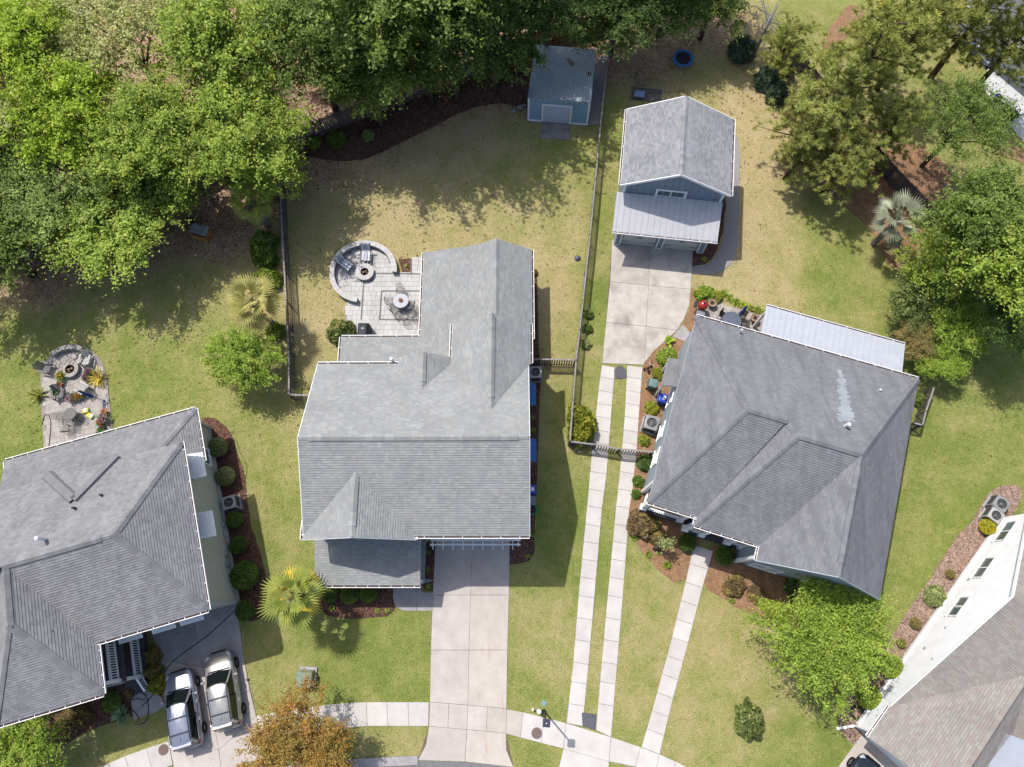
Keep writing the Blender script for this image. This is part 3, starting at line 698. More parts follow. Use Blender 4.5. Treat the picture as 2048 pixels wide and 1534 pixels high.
H.gutter((-6.05, 3.4), (.55, 3.4), 6.3, (0, -1)); H.gutter((-6.05, 3.2), (-6.05, 3.42), 6.3, (1, 0), .4); H.gutter((-12.55, 3.2), (-12.55, 4.3), 6.3, (-1, 0), .5)
H.gutter((-12.5, 13.87), (-7.5, 13.87), 6.3, (0, 1), 1.25); H.gutter((-4.2, 14.35), (-4.2, 16.5), 6.3, (-1, 0), .8); H.gutter((.7, 13.9), (.7, 16.5), 6.3, (1, 0), .9)
H.gutter((.88, 16.6), (.88, 23.2), 3.32, (1, 0), 1.0); H.gutter((-6.68, 16.9), (-6.68, 23.2), 2.96, (-1, 0), 1.0); H.gutter((-12.05, 16.9), (-6.7, 16.9), 2.96, (0, 1), 1.0)
H.gutter((-12.05, 14.0), (-12.05, 16.9), 2.96, (-1, 0), 1.0); H.gutter((-12.57, .72), (-6.1, .72), 2.9, (0, -1), .65)
H.fascia((-12.55, 3.19, 6.2), (-9.3, 3.19, 7.92)); H.fascia((-9.3, 3.19, 7.92), (-6.05, 3.19, 6.2)); H.fascia((-12.52, 3.4, 6.2), (-12.52, yr, 8.82)); H.fascia((-12.52, yr, 8.82), (-12.52, 13.87, 6.2))
H.fascia((.57, 3.4, 6.2), (.57, yr, 8.82)); H.fascia((.57, yr, 8.82), (.57, 13.87, 6.2))
MB().box((-12.62, 6.3, 6.32), (.22, .12, .1)).build('gutter_end', white, H.root)
u, v = H.L(785, 722, 6.1); H.pipe(u, v, 6.2, .45, .09, white); u, v = H.L(836, 857, 7.9); H.pipe(u, v, 7.8, .5, .1, white, .42)
u, v = H.L(859, 803, 7.3); H.pipe(u, v, 7.1, .3, .07, black_metal)
u, v = H.L(785, 714, 6.0); H.pipe(u, v+.3, 3.3, .35, .06, white)
# trellis above the garage doors
tr = MB(); tr.bar((-5.6, 3.45, 2.75), (.05, 3.45, 2.75), .14, .14); tr.bar((-5.6, 3.15, 2.9), (.05, 3.15, 2.9), .09, .05)
for i in range(9): tr.bar((-5.4+i*.62, 3.75, 2.85), (-5.4+i*.62, 2.85, 2.85), .05, .13)
for x in (-5.5, -.1): tr.bar((x, 3.78, 2.0), (x, 3.1, 2.75), .1, .1)
tr.build('garage_trellis', white, H.root)
for i, x in enumerate((-4.2, -1.4)):
    d_ = MB().box((x, 3.78, 1.15), (2.5, .06, 2.2)).build('garage_door', white, H.root)
    for j in range(4): MB().box((x, 3.745, .33+j*.55), (2.4, .02, .48)).build('door_panel', white_trim, d_, bevel=.01)
sconce = MB().lathe([(.09, 0), (.12, .12), (.1, .3), (.02, .36)], (-5.85, 3.55, 2.1), 12).build('wall_lantern', galv, H.root)
blue_awn = M('blue_awning', (52, 138, 206), (46, 124, 190), 3, 0.55, 0.35)
for px, py in ((1061, 788), (1061, 900)):
    y, z = H.hit(px, py, 0, .5) or (0, 3.0); H.awning((.22, gp(px, py, 2.6).y, 2.9), (1, 0), 1.45, .85, .45, blue_awn)
for y in (5.2, 7.6, 11.2, 18.5): H.window((.2 if y < 14 else .55, y, 1.9), (1, 0), 1.1, 1.4)

# ------------------------------------------------------------------ right-hand neighbour
sh_R = m_shingle('shingle_slate', [(146, 147, 150), (142, 143, 147), (150, 151, 153), (138, 139, 143), (144, 145, 147)], 0.75, (118, 118, 123))
wall_R = siding('siding_slate_blue', (178, 192, 200))
o_ = gp(1393, 632, 5.0)
R = House('neighbour_house', 'slate-grey hip-roofed house with white metal porch roof, right of the wheel strips', 'house', (o_.x, o_.y), -17.6, sh_R, 21)
sv = .485; ze = 5.0
pRear = (ze, 0, -sv); pLeft = (ze, 3.0/3.75, 0)
z1 = ze+sv*6.2; r1 = (3.75, -6.2); r1b = (6.1, -6.2)
pF1 = plane3((0, -12.6, ze), (3, -12.6, ze), (5, -6.2, z1))
z2 = ze+sv*7.0; r2 = (6.75, -7.0); r3 = (10.35, -7.0)
pLft2 = plane3((3.0, -13.1, ze), (3.0, -12, ze), (6.75, -7.0, z2))
pF2 = plane3((3, -13.1, ze), (6.9, -13.1, ze), (8, -7.0, z2))
pGl = plane3((6.9, -14.0, ze), (6.9, -13, ze), (10.35, -9, z2)); pGr = plane3((14.1, -14.0, ze), (14.3, 0, ze), (10.35, -9, z2))
sh_Rc = m_shingle('shingle_washed', [(172, 178, 184), (168, 174, 180), (176, 181, 186)], 0.1)
R.slope([(0, 0), (14.3, 0), r3, r2, r1b, r1], pRear, patch=([R.L(1671, 846, 7), R.L(1703, 846, 7), R.L(1692, 755, 6.2), R.L(1684, 712, 5.6)], sh_Rc)); R.slope([(0, 0), r1, (0, -12.6)], pLeft)
R.slope([(0, -12.6), (3.0, -12.6), r1b, r1], pF1); R.slope([(3.0, -12.6), (3.0, -13.1), r2, r1b], pLft2)
R.slope([(3.0, -13.1), (6.9, -13.1), r3, r2], pF2); R.slope([(6.9, -13.1), (6.9, -14.0), (10.35, -14.0), r3], pGl); R.slope([(10.35, -14.0), (14.1, -14.0), (14.3, 0), r3], pGr)
R.ridge(r1, r1b, [pRear, pF1], vent=True); R.ridge(r2, r3, [pRear, pF2], vent=True); R.ridge(r3, (10.35, -13.98), [pGl, pGr]); R.ridge((10.35, -8), (10.35, -13.2), [pGl, pGr], vent=True)
for a, b, p in (((0, 0), r1, [pRear, pLeft]), ((0, -12.6), r1, [pF1, pLeft]), (r1b, r2, [pRear, pLft2]), ((3, -13.1), r2, [pLft2, pF2]), ((14.3, 0), r3, [pRear, pGr])): R.ridge(a, b, p, w=.19, lift=.06)
R.block(.14, 13.8, -11.2, -.4, 0, 4.85, wall_R); R.block(7.0, 13.8, -13.75, -11.2, 0, 4.85, wall_R); R.gable([(7.0, 4.85), (13.8, 4.85), (10.35, 8.1)], 'u', -13.75, -8, wall_R)
R.gutter((0, 0), (14.3, 0), ze-.03, (0, 1), 1.05); R.gutter((0, -12.6), (3.0, -12.6), ze-.03, (0, -1), .7); R.gutter((3.0, -13.1), (3.0, -12.2), ze-.03, (-1, 0), .5)
R.gutter((3.0, -13.1), (6.9, -13.1), ze-.03, (0, -1), .65); R.gutter((6.9, -14.0), (6.9, -13.15), ze-.03, (-1, 0), .5)
R.fascia((6.9, -14.02, ze-.1), (10.35, -14.02, z2-.1), wall_R); R.fascia((10.35, -14.02, z2-.1), (14.1, -14.02, ze-.1), wall_R)
# white corner boards and band
for (u, v) in ((7.0, -13.75), (.14, -11.2), (13.8, -13.75)): MB().box((u, v, 2.4), (.2, .2, 4.8)).build('corner_board', white, R.root)
# front porch: deck, posts, beam and railings
MB().prism([(.3, -12.5), (3.3, -12.5), (3.3, -13.0), (7.1, -13.0), (7.1, -11.2), (.3, -11.2)], 0, .45).build('porch_deck', M('porch_boards', (108, 104, 106), (88, 84, 88), 9, .8, .2), R.root)
for (u, v) in ((.35, -12.3), (2.85, -12.3), (3.3, -12.8), (4.4, -12.8), (6.1, -12.8), (7.05, -12.8)):
    MB().box((u, v, 2.5), (.26, .26, 4.1)).box((u, v, .75), (.42, .42, .6)).box((u, v, 4.5), (.36, .36, .14)).build('porch_post', white, R.root)
bm_ = MB(); bm_.bar((.35, -12.3, 4.65), (3.1, -12.3, 4.65), .2, .32); bm_.bar((3.3, -12.8, 4.65), (7.1, -12.8, 4.65), .2, .32); bm_.bar((3.2, -12.3, 4.65), (3.2, -12.8, 4.65), .2, .32); bm_.bar((.35, -11.2, 4.65), (.35, -12.3, 4.65), .2, .32); bm_.build('porch_beam', white, R.root)
oak = M('porch_soffit', (196, 152, 106), (170, 126, 84), 4, .7, .2)
for (a, b) in (((.35, -12.3), (2.85, -12.3)), ((3.3, -12.8), (4.4, -12.8)), ((6.1, -12.8), (7.05, -12.8)), ((.35, -11.3), (.35, -12.3))):
    r_ = MB(); r_.bar((*a, 1.35), (*b, 1.35), .12, .08); r_.bar((*a, .62), (*b, .62), .08, .06); k = int(math.dist(a, b)/.14)
    for i in range(k): t = (i+.5)/k; x, y = a[0]+(b[0]-a[0])*t, a[1]+(b[1]-a[1])*t; r_.bar((x, y, .62), (x, y, 1.35), .035, .035)
    r_.build('porch_railing', white, R.root)
    MB().bar((a[0]*.9+b[0]*.1, a[1]*.9+b[1]*.1, 1.9), (a[0]*.1+b[0]*.9, a[1]*.1+b[1]*.9, 1.9), .03, .5).build('bamboo_blind', oak, R.root)
# white standing-seam roof over the rear porch
up0, up1 = R.L(1533, 611, 3.2), R.L(1810, 690, 3.2)
ua, ub = up0[0], up1[0]; vb = (up0[1]+up1[1])/2
pm = plane3((ua, vb, 3.2), (ub, vb, 3.2), (ua, -.4, 3.62))
sm = M('white_metal_roof', (214, 218, 226), (204, 208, 218), 2, .35, .5, 0.1)
mr = MB().add([(ua, -.45, pz(pm, ua, -.45)), (ub, -.45, pz(pm, ub, -.45)), (ub, vb, pz(pm, ub, vb)), (ua, vb, pz(pm, ua, vb)), (ua, -.45, pz(pm, ua, -.45)-.08), (ub, -.45, pz(pm, ub, -.45)-.08), (ub, vb, pz(pm, ub, vb)-.08), (ua, vb, pz(pm, ua, vb)-.08)],
              [(0, 1, 2, 3), (7, 6, 5, 4), (0, 4, 5, 1), (1, 5, 6, 2), (2, 6, 7, 3), (3, 7, 4, 0)]).build('metal_roof', sm, R.root)
for i in range(23):
    u = ua+.2+(ub-ua-.4)*i/22; MB().bar((u, -.45, pz(pm, u, -.45)+.02), (u, vb, pz(pm, u, vb)+.02), .035, .04).build('seam', sm, mr)
R.gutter((ua, vb), (ub, vb), 3.18, (0, 1), 1.5)
for u in (ua+.15, (ua+ub)/2, ub-.15): MB().box((u, vb-.25, 1.55), (.14, .14, 3.1)).build('porch_post', white, R.root)
# side door hood, chimney-like vents, windows on the wheel-strip side
hood_pl = plane3((-1.15, -3.0, 3.0), (-1.15, -5.2, 3.0), (.4, -4, 3.75))
h0 = R.L(1337, 716, 3.0); h1 = R.L(1322, 769, 3.0); hu = (h0[0]+h1[0])/2
hood_pl = plane3((hu, h0[1], 3.0), (hu, h1[1], 3.0), (.16, h0[1], 3.5))
R.slope([(hu, h0[1]), (hu, h1[1]), (.16, h1[1]), (.16, h0[1])], hood_pl)
for v in (h0[1]-.1, h1[1]+.1): MB().box((hu+.12, v, 1.5), (.12, .12, 3.0)).build('hood_post', white, R.root)
for px, py in ((1342, 795), (1323, 863), (1312, 915)):
    w_ = R.hit(px, py, 0, .14)
    if w_: R.window((.14, w_[0], min(3.6, max(1.6, w_[1]))), (-1, 0), .95, 1.5, 1)
for px, py in ((1530, 1136), (1640, 1168)):
    w_ = R.hit(px, py, 1, -13.75)
    if w_: R.window((w_[0], -13.75, min(3.2, max(1.4, w_[1]))), (0, -1), 1.6, 1.4, 2)
u, v = R.L(1692, 850, 7.2); R.pipe(u-.2, v-.25, 6.9, 1.3, .1, white, .5)
for px, py, z in ((1482, 661, 5.5), (1758, 781, 5.9), (1622, 1080, 6.8)):
    u, v = R.L(px, py, z); R.pipe(u, v, z, .22, .06, white)
u, v = R.L(1752, 1072, 2.5); MB().prism([(13.8, v-.7), (14.75, v-.7), (14.75, v+.7), (13.8, v+.7)], 0, [2.3, 2.3, 2.3, 2.3]).build('bay_wall', wall_R, R.root)
R.slope([(13.8, v-.9), (14.95, v-.9), (14.95, v+.9), (13.8, v+.9)], plane3((14.95, v-.9, 2.35), (14.95, v+.9, 2.35), (13.8, v, 2.75)))
# ------------------------------------------------------------------ left-hand house
sh_L = m_shingle('shingle_charcoal_violet', [(158, 157, 158), (153, 152, 154), (162, 161, 161), (148, 147, 149), (156, 155, 155), (164, 164, 165)], 0.35, (120, 118, 126))
wall_L = siding('siding_olive', (224, 220, 206))
o_ = gp(416, 1220, 6.35)
Lh = House('olive_house', 'olive-sided two-storey house with charcoal hip roof and front porch at the left edge', 'house', (o_.x, o_.y), 16.2, sh_L, 31)
ze, zr = 6.35, 9.0
pRg = plane3((0, 0, ze), (0, 10.03, ze), (-3.2, 5.04, zr)); pRe = plane3((-12, 10.03, ze), (0, 10.03, ze), (-5, 5.04, zr)); pFr = plane3((-6, 0, ze), (0, 0, ze), (-5, 5.04, zr))
pFl = plane3((-6.22, -2.74, ze), (-6.22, 0, ze), (-9.1, 1, zr)); pFf = plane3((-12, -2.74, ze), (-6.22, -2.74, ze), (-9.1, 1.86, zr)); pFw = plane3((-12.0, -2.74, ze), (-12.0, 0, ze), (-9.1, 1, zr))
a_, b_, c_ = (-3.2, 5.04), (-9.1, 5.04), (-9.1, 1.86)
Lh.slope([(0, 0), (0, 10.03), a_], pRg); Lh.slope([(0, 10.03), (-17, 10.03), (-17, 5.04), a_], pRe); Lh.slope([(0, 0), a_, b_, (-6.22, 0)], pFr)
Lh.slope([(-6.22, 0), b_, c_, (-6.22, -2.74)], pFl); Lh.slope([(-6.22, -2.74), c_, (-12.0, -2.74)], pFf); Lh.slope([(-12.0, -2.74), c_, b_, (-12.0, 5.04)], pFw)
Lh.slope([(-12.0, 0), (-12.0, 5.04), (-17, 5.04), (-17, 0)], pFr)
pLr = plane3((-12, 13.0, 3.4), (0, 13.0, 3.4), (-5, 9.8, 4.5)); pLs = plane3((0, 13.0, 3.4), (0, 9.5, 3.4), (-3.2, 9.8, 4.5))
Lh.slope([(0, 13.0), (-12.3, 13.0), (-12.3, 9.7), (-3.25, 9.7)], pLr); Lh.slope([(0, 13.0), (-3.25, 9.7), (-.45, 9.7), (-.45, 9.35), (0, 9.35)], pLs)
Lh.ridge(a_, b_, [pRe, pFr]); Lh.ridge((-3.9, 5.04), (-8.9, 5.04), [pRe, pFr], vent=True); Lh.ridge(b_, c_, [pFl, pFw], vent=True); Lh.ridge((-12, 5.04), (-17, 5.04), [pRe, pFr])
for a, b, p in (((0, 10.03), a_, [pRg, pRe]), ((0, 0), a_, [pRg, pFr]), ((-6.22, -2.74), c_, [pFl, pFf]), ((-12, -2.74), c_, [pFf, pFw]), ((0, 13), (-3.0, 9.95), [pLr, pLs])): Lh.ridge(a, b, p, w=.19, lift=.06)
# V-shaped raised valley cap on the rear slope
for (pa, pb) in (((145, 998), (228, 908)), ((145, 998), (85, 947))):
    b = MB(); A, Bq = Lh.L(*pa, 7.6), Lh.L(*pb, 6.6); A, Bq = Vector(A), Vector(Bq); dq = (Bq-A).normalized(); cq = Vector((-dq.y, dq.x)); pz_ = lambda x: pz(pRe, x.x, x.y)
    P = []
    for x in (A, Bq):
        for k, l in ((-.34, -.05), (-.22, .2), (.22, .2), (.34, -.05)): y = x+cq*k; P.append((y.x, y.y, pz_(y)+l))
    b.add(P, [(0, 1, 5, 4), (1, 2, 6, 5), (2, 3, 7, 6), (0, 3, 2, 1), (4, 5, 6, 7)]); b.build('saddle_cap', sh_L, Lh.root)
Lh.block(-16.5, -.5, .55, 9.6, 0, 6.2, wall_L); Lh.block(-11.9, -.5, 9.6, 12.55, 0, 3.3, wall_L)
Lh.block(-11.6, -9.4, -2.3, .55, 0, 6.2, wall_L)
Lh.gutter((0, 0), (0, 10.03), ze-.03, (1, 0), .95); Lh.gutter((-6.2, 0), (0, 0), ze-.03, (0, -1), .8); Lh.gutter((-6.22, -2.74), (-6.22, -.1), ze-.03, (1, 0), .6); Lh.gutter((-12, -2.74), (-6.22, -2.74), ze-.03, (0, -1), .8)
Lh.gutter((-12.3, 13.0), (0, 13.0), 3.36, (0, 1), .9); Lh.gutter((0, 9.4), (0, 13.0), 3.36, (1, 0), .6); Lh.gutter((-12.3, 11.0), (-12.3, 13.0), 3.36, (-1, 0), .8)
for (u, v) in ((-.5, .55), (-.5, 12.55)): MB().box((u, v, 3.1 if v < 1 else 1.6), (.2, .2, 6.2 if v < 1 else 3.2)).build('corner_board', M('pale_trim', (214, 218, 212), (200, 206, 200), 2, .6), Lh.root)
MB().bar((-.47, .7, .3), (-.47, 12.4, .3), .12, .22).build('base_board', MATS['pale_trim'], Lh.root)
w_ = Lh.hit(415, 935, 0, -.5); Lh.window((-.5, 10.2, 1.9), (1, 0), 1.0, 1.4, 1)
for px, py in ((383, 926), (401, 1046)):
    q = Lh.hit(px, py, 0, 0.1); Lh.awning((-.48, q[0] if q else 6, 5.2), (1, 0), 1.5, .95, .5, white)
    Lh.window((-.5, q[0] if q else 6, 4.5), (1, 0), 1.0, 1.2, 1)
for i, u in enumerate((-1.8, -3.45, -5.4)): Lh.awning((u, .53, 4.75), (0, -1), 1.3, .75, .4, white); Lh.window((u, .55, 3.9), (0, -1), .9, 1.3, 1)
u, v = Lh.L(88, 1078, 8.3); Lh.pipe(u+.25, v-.1, 8.1, 1.3, .1, white, .45)
for px, py, z in ((203, 990, 7.6), (148, 1016, 7.9), (107, 1262, 7.6)): u, v = Lh.L(px, py, z); Lh.pipe(u, v, z-.05, .22, .07, black_metal)
# two-storey front porch
pb_ = M('porch_boards', (108, 104, 106), (88, 84, 88), 9, .8, .2)
Lh.block(-9.4, -6.65, -2.27, .55, 0, .45, pb_, 'porch_deck'); Lh.block(-9.4, -6.65, -2.27, .55, 2.95, 3.15, pb_, 'upper_deck')
def railing(a, b, z, hgt=.95, step=.15):
    r_ = MB(); r_.bar((*a, z+hgt), (*b, z+hgt), .14, .07); r_.bar((*a, z+.12), (*b, z+.12), .09, .06); k = max(2, int(math.dist(a, b)/step))
    for i in range(k): t = (i+.5)/k; x, y = a[0]+(b[0]-a[0])*t, a[1]+(b[1]-a[1])*t; r_.bar((x, y, z+.1), (x, y, z+hgt), .05, .05)
    return r_.build('porch_railing', white, Lh.root)
for z in (.45, 3.15):
    railing((-6.95, .3), (-6.95, -2.1), z); railing((-9.3, -2.15), (-8.3 if z < 1 else -7.0, -2.15), z)
for z in (2.85, 6.05):
    tb_ = MB(); tb_.bar((-6.95, .5, z), (-6.95, -2.2, z), .22, .24); tb_.bar((-9.4, -2.15, z+.002), (-6.84, -2.15, z+.002), .22, .24); tb_.build('porch_beam', white, Lh.root)
for u, v in ((-6.95, -2.15), (-6.95, .42), (-8.2, -2.15)): MB().box((u, v, 3.2), (.2, .2, 5.6)).build('porch_post', white, Lh.root)
for i in range(3): MB().box((-7.55, -2.42-.28*i, .36-.13*i), (1.2, .3, .1)).build('porch_step', pb_, Lh.root)
MB().box((-7.6, -.1, .47), (.55, .9, .03)).build('door_mat', M('coir_mat', (150, 122, 88), (90, 74, 58), 20, .95, .1), Lh.root)
rl = MB(); rl.bar((-6.9, -2.25, 1.4), (-6.75, -3.1, .9), .1, .07); rl.bar((-6.9, -2.25, .65), (-6.75, -3.1, .2), .07, .06)
for i in range(6): t = (i+.5)/6; rl.bar((-6.9+.15*t, -2.25-.85*t, .65-.45*t), (-6.9+.15*t, -2.25-.85*t, 1.4-.5*t), .045, .045)
rl.build('step_railing', white, Lh.root)
ch_ = MB().box((-8.6, -1.2, .9), (.6, .6, .5)).box((-8.9, -1.2, 1.2), (.1, .6, .7)).build('porch_seat', M('pale_wicker', (190, 206, 214), (170, 188, 198), 6, .8), Lh.root, bevel=.03)
# meters and pipes on the right wall
for v, z, d in ((3.0, 1.2, (.12, .35, .55)), (2.5, 1.2, (.16, .3, .3)), (3.5, 1.0, (.08, .12, .7)), (5.0, .9, (.1, .5, .12)), (5.6, .8, (.1, .3, .2))): MB().box((-.42, v, z), d).build('meter_box', M('meter_grey', (176, 184, 188), (160, 168, 172), 5, .5, .4), Lh.root, bevel=.015)
MB().lathe([(.05, 0), (.07, .06), (.05, .22), (.01, .24)], (-.38, 6.0, 3.2), 10).build('wall_lamp', black_metal, Lh.root)
MB().box((-.45, 6.0, 3.3), (.06, .1, .2)).build('lamp_bracket', white, Lh.root)

# ------------------------------------------------------------------ detached garage
sh_G = m_shingle('shingle_grey', [(170, 170, 174), (160, 162, 166), (176, 176, 178), (152, 154, 158), (166, 166, 168)], 0.3, (140, 140, 146))
bb = M('board_blue', (158, 176, 194), (148, 166, 184), 2, .6, .3)
o_ = gp(1225.5, 487)
G = House('detached_garage', 'grey-blue board-and-batten garage with grey shingle gable and two white doors', 'garage', (o_.x, o_.y), -6.8, sh_G, 41)
pA = (5.3+.5*.25, .5, 0); pB = (5.3+.5*7.25, -.5, 0)
G.slope([(-.25, 1.65), (3.5, 1.65), (3.5, 7.8), (-.25, 7.8)], pA, lift=.02); G.slope([(3.5, 1.65), (7.25, 1.65), (7.25, 7.8), (3.5, 7.8)], pB)
G.ridge((3.5, 1.68), (3.5, 7.78), [pA, pB], w=.17); G.ridge((3.5, 2.4), (3.5, 7.2), [pA, pB], w=.17, lift=.06)
G.block(.1, 6.9, 1.95, 7.5, 0, 5.15, bb); G.gable([(.1, 5.15), (6.9, 5.15), (3.5, 6.85)], 'u', 1.95, 7.5, bb)
G.block(.05, 6.75, .12, 1.95, 0, 2.9, bb)
for i in range(1, 15):
    u = .1+6.8*i/15; MB().bar((u, 1.93, 3.6), (u, 1.93, 5.15+.5*min(u-.1, 6.9-u)-.02), .06, .035, (0, 1, 0)).build('batten', bb, G.root)
for u in (.13, 6.87): MB().box((u, 1.95, 4.3), (.16, .1, 2.0)).build('corner_board', white, G.root)
G.fascia((-.25, 1.63, 5.2), (3.5, 1.63, 7.08)); G.fascia((3.5, 1.63, 7.08), (7.25, 1.63, 5.2)); G.fascia((-.25, 7.82, 5.2), (3.5, 7.82, 7.08)); G.fascia((3.5, 7.82, 7.08), (7.25, 7.82, 5.2))
G.gutter((-.25, 1.65), (-.25, 7.8), 5.27, (-1, 0), 1.6); G.gutter((7.25, 1.65), (7.25, 7.8), 5.27, (1, 0), .7)
w_ = G.hit(1340, 392, 1, 1.95); G.window((w_[0], 1.93, w_[1]), (0, -1), 1.85, 1.3, 2, 2, fw=.15)
pm2 = plane3((-.35, -.62, 2.95), (7.05, -.62, 2.95), (0, 1.95, 4.0)); mpl = [(-.35, -.62), (7.05, -.62), (7.05, 1.9), (-.35, 1.9)]
gm = M('garage_metal_roof', (224, 222, 222), (214, 212, 214), 2, .4, .5, .05)
mr = MB().add([(u, v, pz(pm2, u, v)-.06) for u, v in mpl]+[(u, v, pz(pm2, u, v)) for u, v in mpl], [(3, 2, 1, 0), (4, 5, 6, 7), (0, 1, 5, 4), (1, 2, 6, 5), (2, 3, 7, 6), (3, 0, 4, 7)]).build('metal_roof', gm, G.root)
for i in range(17): u = -.35+.2+7.0*i/16; MB().bar((u, -.62, pz(pm2, u, -.62)+.015), (u, 1.9, pz(pm2, u, 1.9)+.015), .03, .035).build('seam', gm, mr)
G.gutter((-.35, -.62), (7.05, -.62), 2.92, (0, -1), .8)
for u in (.3, 3.4, 6.45):
    p_ = MB().box((u, .0, 1.35), (.5, .2, 2.7)).build('door_pier', white, G.root); MB().box((u, -.105, 1.2), (.3, .02, 2.0)).build('pier_panel', bb, p_)
for u in (1.85, 4.93):
    d_ = MB().box((u, .1, 1.2), (2.45, .06, 2.4)).build('garage_door', M('cream_door', (244, 242, 234), (234, 232, 224), 2, .5), G.root)
    for k in range(4): MB().box((u, .065, .32+k*.58), (2.4, .02, .55)).build('door_panel', MATS['cream_door'], d_)
    for k in (-.1, .1): MB().box((u+k, .035, 1.2), (.04, .03, .3)).build('pull_handle', black_metal, d_)
    for k in (-.95, .95): MB().box((u+k, .045, .5), (.5, .02, .04)).box((u+k, .045, 1.9), (.5, .02, .04)).build('strap_hinge', black_metal, d_)
for u in (.3, 6.45): MB().lathe([(.05, 0), (.14, .05), (.12, .3), (.16, .32), (.02, .45)], (u, -.2, 1.9), 14).build('wall_lantern', galv, G.root)

# ------------------------------------------------------------------ blue shed
o_ = gp(1056.9, 239.9)
Sd = House('garden_shed', 'pale blue shed with rusty corrugated roof and white roll-up door in the back yard', 'shed', (o_.x, o_.y), -6.0)
sb = M('shed_blue', (170, 202, 222), (160, 192, 214), 2, .6, .3)
corr = None
n = NT('corrugated_metal', .45, .5); n.b.inputs['Metallic'].default_value = .35
k = n.ramp(n.noise(.9, 5, .6), [(.3, lin((168, 184, 196))), (.7, lin((196, 206, 212)))])
n.col(k); corr = n.m
D = 5.0
Sd.block(0.02, 4.62, .02, D, 0, 2.25, sb); Sd.gable([(.02, 2.2), (D, 2.2), (D, 2.25), (.02, 2.75)], 'v', .02, 4.62, sb)
b = MB(); nu = 120; V = []
for j, (v, z) in enumerate(((-.18, 2.88), (D+.2, 2.36))):
    for i in range(nu+1): V.append((-.06+4.78*i/nu, v, z+.018*(1 if i % 4 in (0, 1) else -1)))
for j, (v, z) in enumerate(((-.18, 2.84), (D+.2, 2.32))):
    for i in range(nu+1): V.append((-.06+4.78*i/nu, v, z-.02))
m1 = nu+1; F = [(i, i+1, m1+i+1, m1+i) for i in range(nu)]+[(2*m1+i+1, 2*m1+i, 3*m1+i, 3*m1+i+1) for i in range(nu)]+[(i+1, i, 2*m1+i, 2*m1+i+1) for i in range(nu)]+[(m1+i, m1+i+1, 3*m1+i+1, 3*m1+i) for i in range(nu)]
b.v, b.f = V, F; rf = b.build('corrugated_roof', corr, Sd.root)
rust = M('rust_patch', (140, 84, 48), (100, 60, 38), 7, .95, .1)
for c, w in (([(2.5, 4.0), (2.75, 4.05), (3.15, 3.65), (3.1, 3.3), (2.9, 3.35), (2.65, 3.75)], .0), ([(4.15, 2.85), (4.6, 2.75), (4.55, 2.5), (4.4, 2.35), (4.25, 2.5)], .0)):
    zf = lambda v: 2.86+(2.34-2.86)*(v+.18)/(D+.38)
    MB().prism(c, [zf(v)+.015 for u, v in c], [zf(v)+.034 for u, v in c]).build('rust_patch', rust, rf)
for (u, v) in ((.0, 0), (4.64, 0)): MB().box((u, v, 1.38), (.14, .1, 2.76)).build('corner_board', white, Sd.root)
dr = MB().box((2.2, -.01, .98), (2.1, .06, 1.9)).build('roll_up_door', M('door_white', (226, 230, 242), (218, 222, 236), 2, .5), Sd.root)
for k in range(5): MB().box((2.2, -.045, .2+k*.38), (2.06, .02, .36)).build('door_panel', MATS['door_white'], dr)
t_ = MB(); t_.box((1.09, -.03, 1.0), (.12, .08, 2.0)); t_.box((3.31, -.03, 1.0), (.12, .08, 2.0)); t_.box((2.2, -.035, 2.03), (2.34, .08, .12)); t_.build('door_trim', white, Sd.root)
bt = MB(); bt.box((.52, -.03, .06), (1.04, .08, .12)); bt.box((3.98, -.03, .06), (1.28, .08, .12)); bt.build('base_trim', white, Sd.root)
for i in range(11): MB().box((.42+i*.41, -.1, 2.68), (.04, .2, .1)).build('rafter_tail', white, Sd.root)
rp = MB().prism([(1.0, -1.55), (3.35, -1.6), (3.3, -.12), (1.1, -.12)], -.03, .05).build('ramp', conc_dirty, None, kind='structure'); rp.location = (Sd.o.x, Sd.o.y, 0); rp.rotation_euler = (0, 0, Sd.a); rp.name = 'shed_apron'

# ------------------------------------------------------------------ white house, lower right
sh_W = m_shingle('shingle_taupe', [(172, 164, 157), (168, 156, 150), (176, 170, 162), (164, 158, 151), (171, 159, 152), (175, 171, 163), (167, 163, 156)], 0.2, (150, 138, 134))
wall_W = siding('siding_white', (290, 290, 292), .2)
o_ = gp(1709.3, 1451.2)
W = House('white_house', 'white gable-sided house with taupe shingle roof in the lower right corner', 'house', (o_.x, o_.y), 47.87, sh_W, 51)
SWp = (3.0-.515*1.7, .515, 0); NEp = (7.25+.56*9.95, -.56, 0); CL = (3+.87*.35, 0, -.87); CR = (6+.87*3.1, 0, .87)
W.slope([(1.7, .3), (9.95, .3), (9.95, -12), (1.7, -12), (1.7, -6.55), (7.53, -3.1), (1.7, .35)], SWp); W.slope([(9.95, .3), (17.2, .3), (17.2, -12), (9.95, -12)], NEp)
W.slope([(-.5, .35), (1.7, .35), (7.53, -3.1), (-.5, -3.1)], CL); W.slope([(-.5, -3.1), (7.53, -3.1), (1.7, -6.55), (-.5, -6.55)], CR)
W.ridge((-.48, -3.1), (7.5, -3.1), [CL, CR], w=.18); W.ridge((9.95, .28), (9.95, -12), [SWp, NEp])
W.block(.0, 17.0, -11.8, 0, 0, 2.75, wall_W); W.gable([(.9, 2.75), (17.0, 2.75), (17.0, 3.1), (9.95, 7.02), (1.9, 2.9)], 'u', 0.0, -11.8, wall_W); W.gable([(0, 2.75), (-6.2, 2.75), (-3.1, 5.65)], 'v', .0, 4, wall_W)
fw_ = siding('siding_shadow_grey', (196, 200, 206)); W.block(-.06, 0, -6.2, -.15, 0, 2.7, fw_, 'front_wall')  # white front siding greyed: its shade is put into the colour
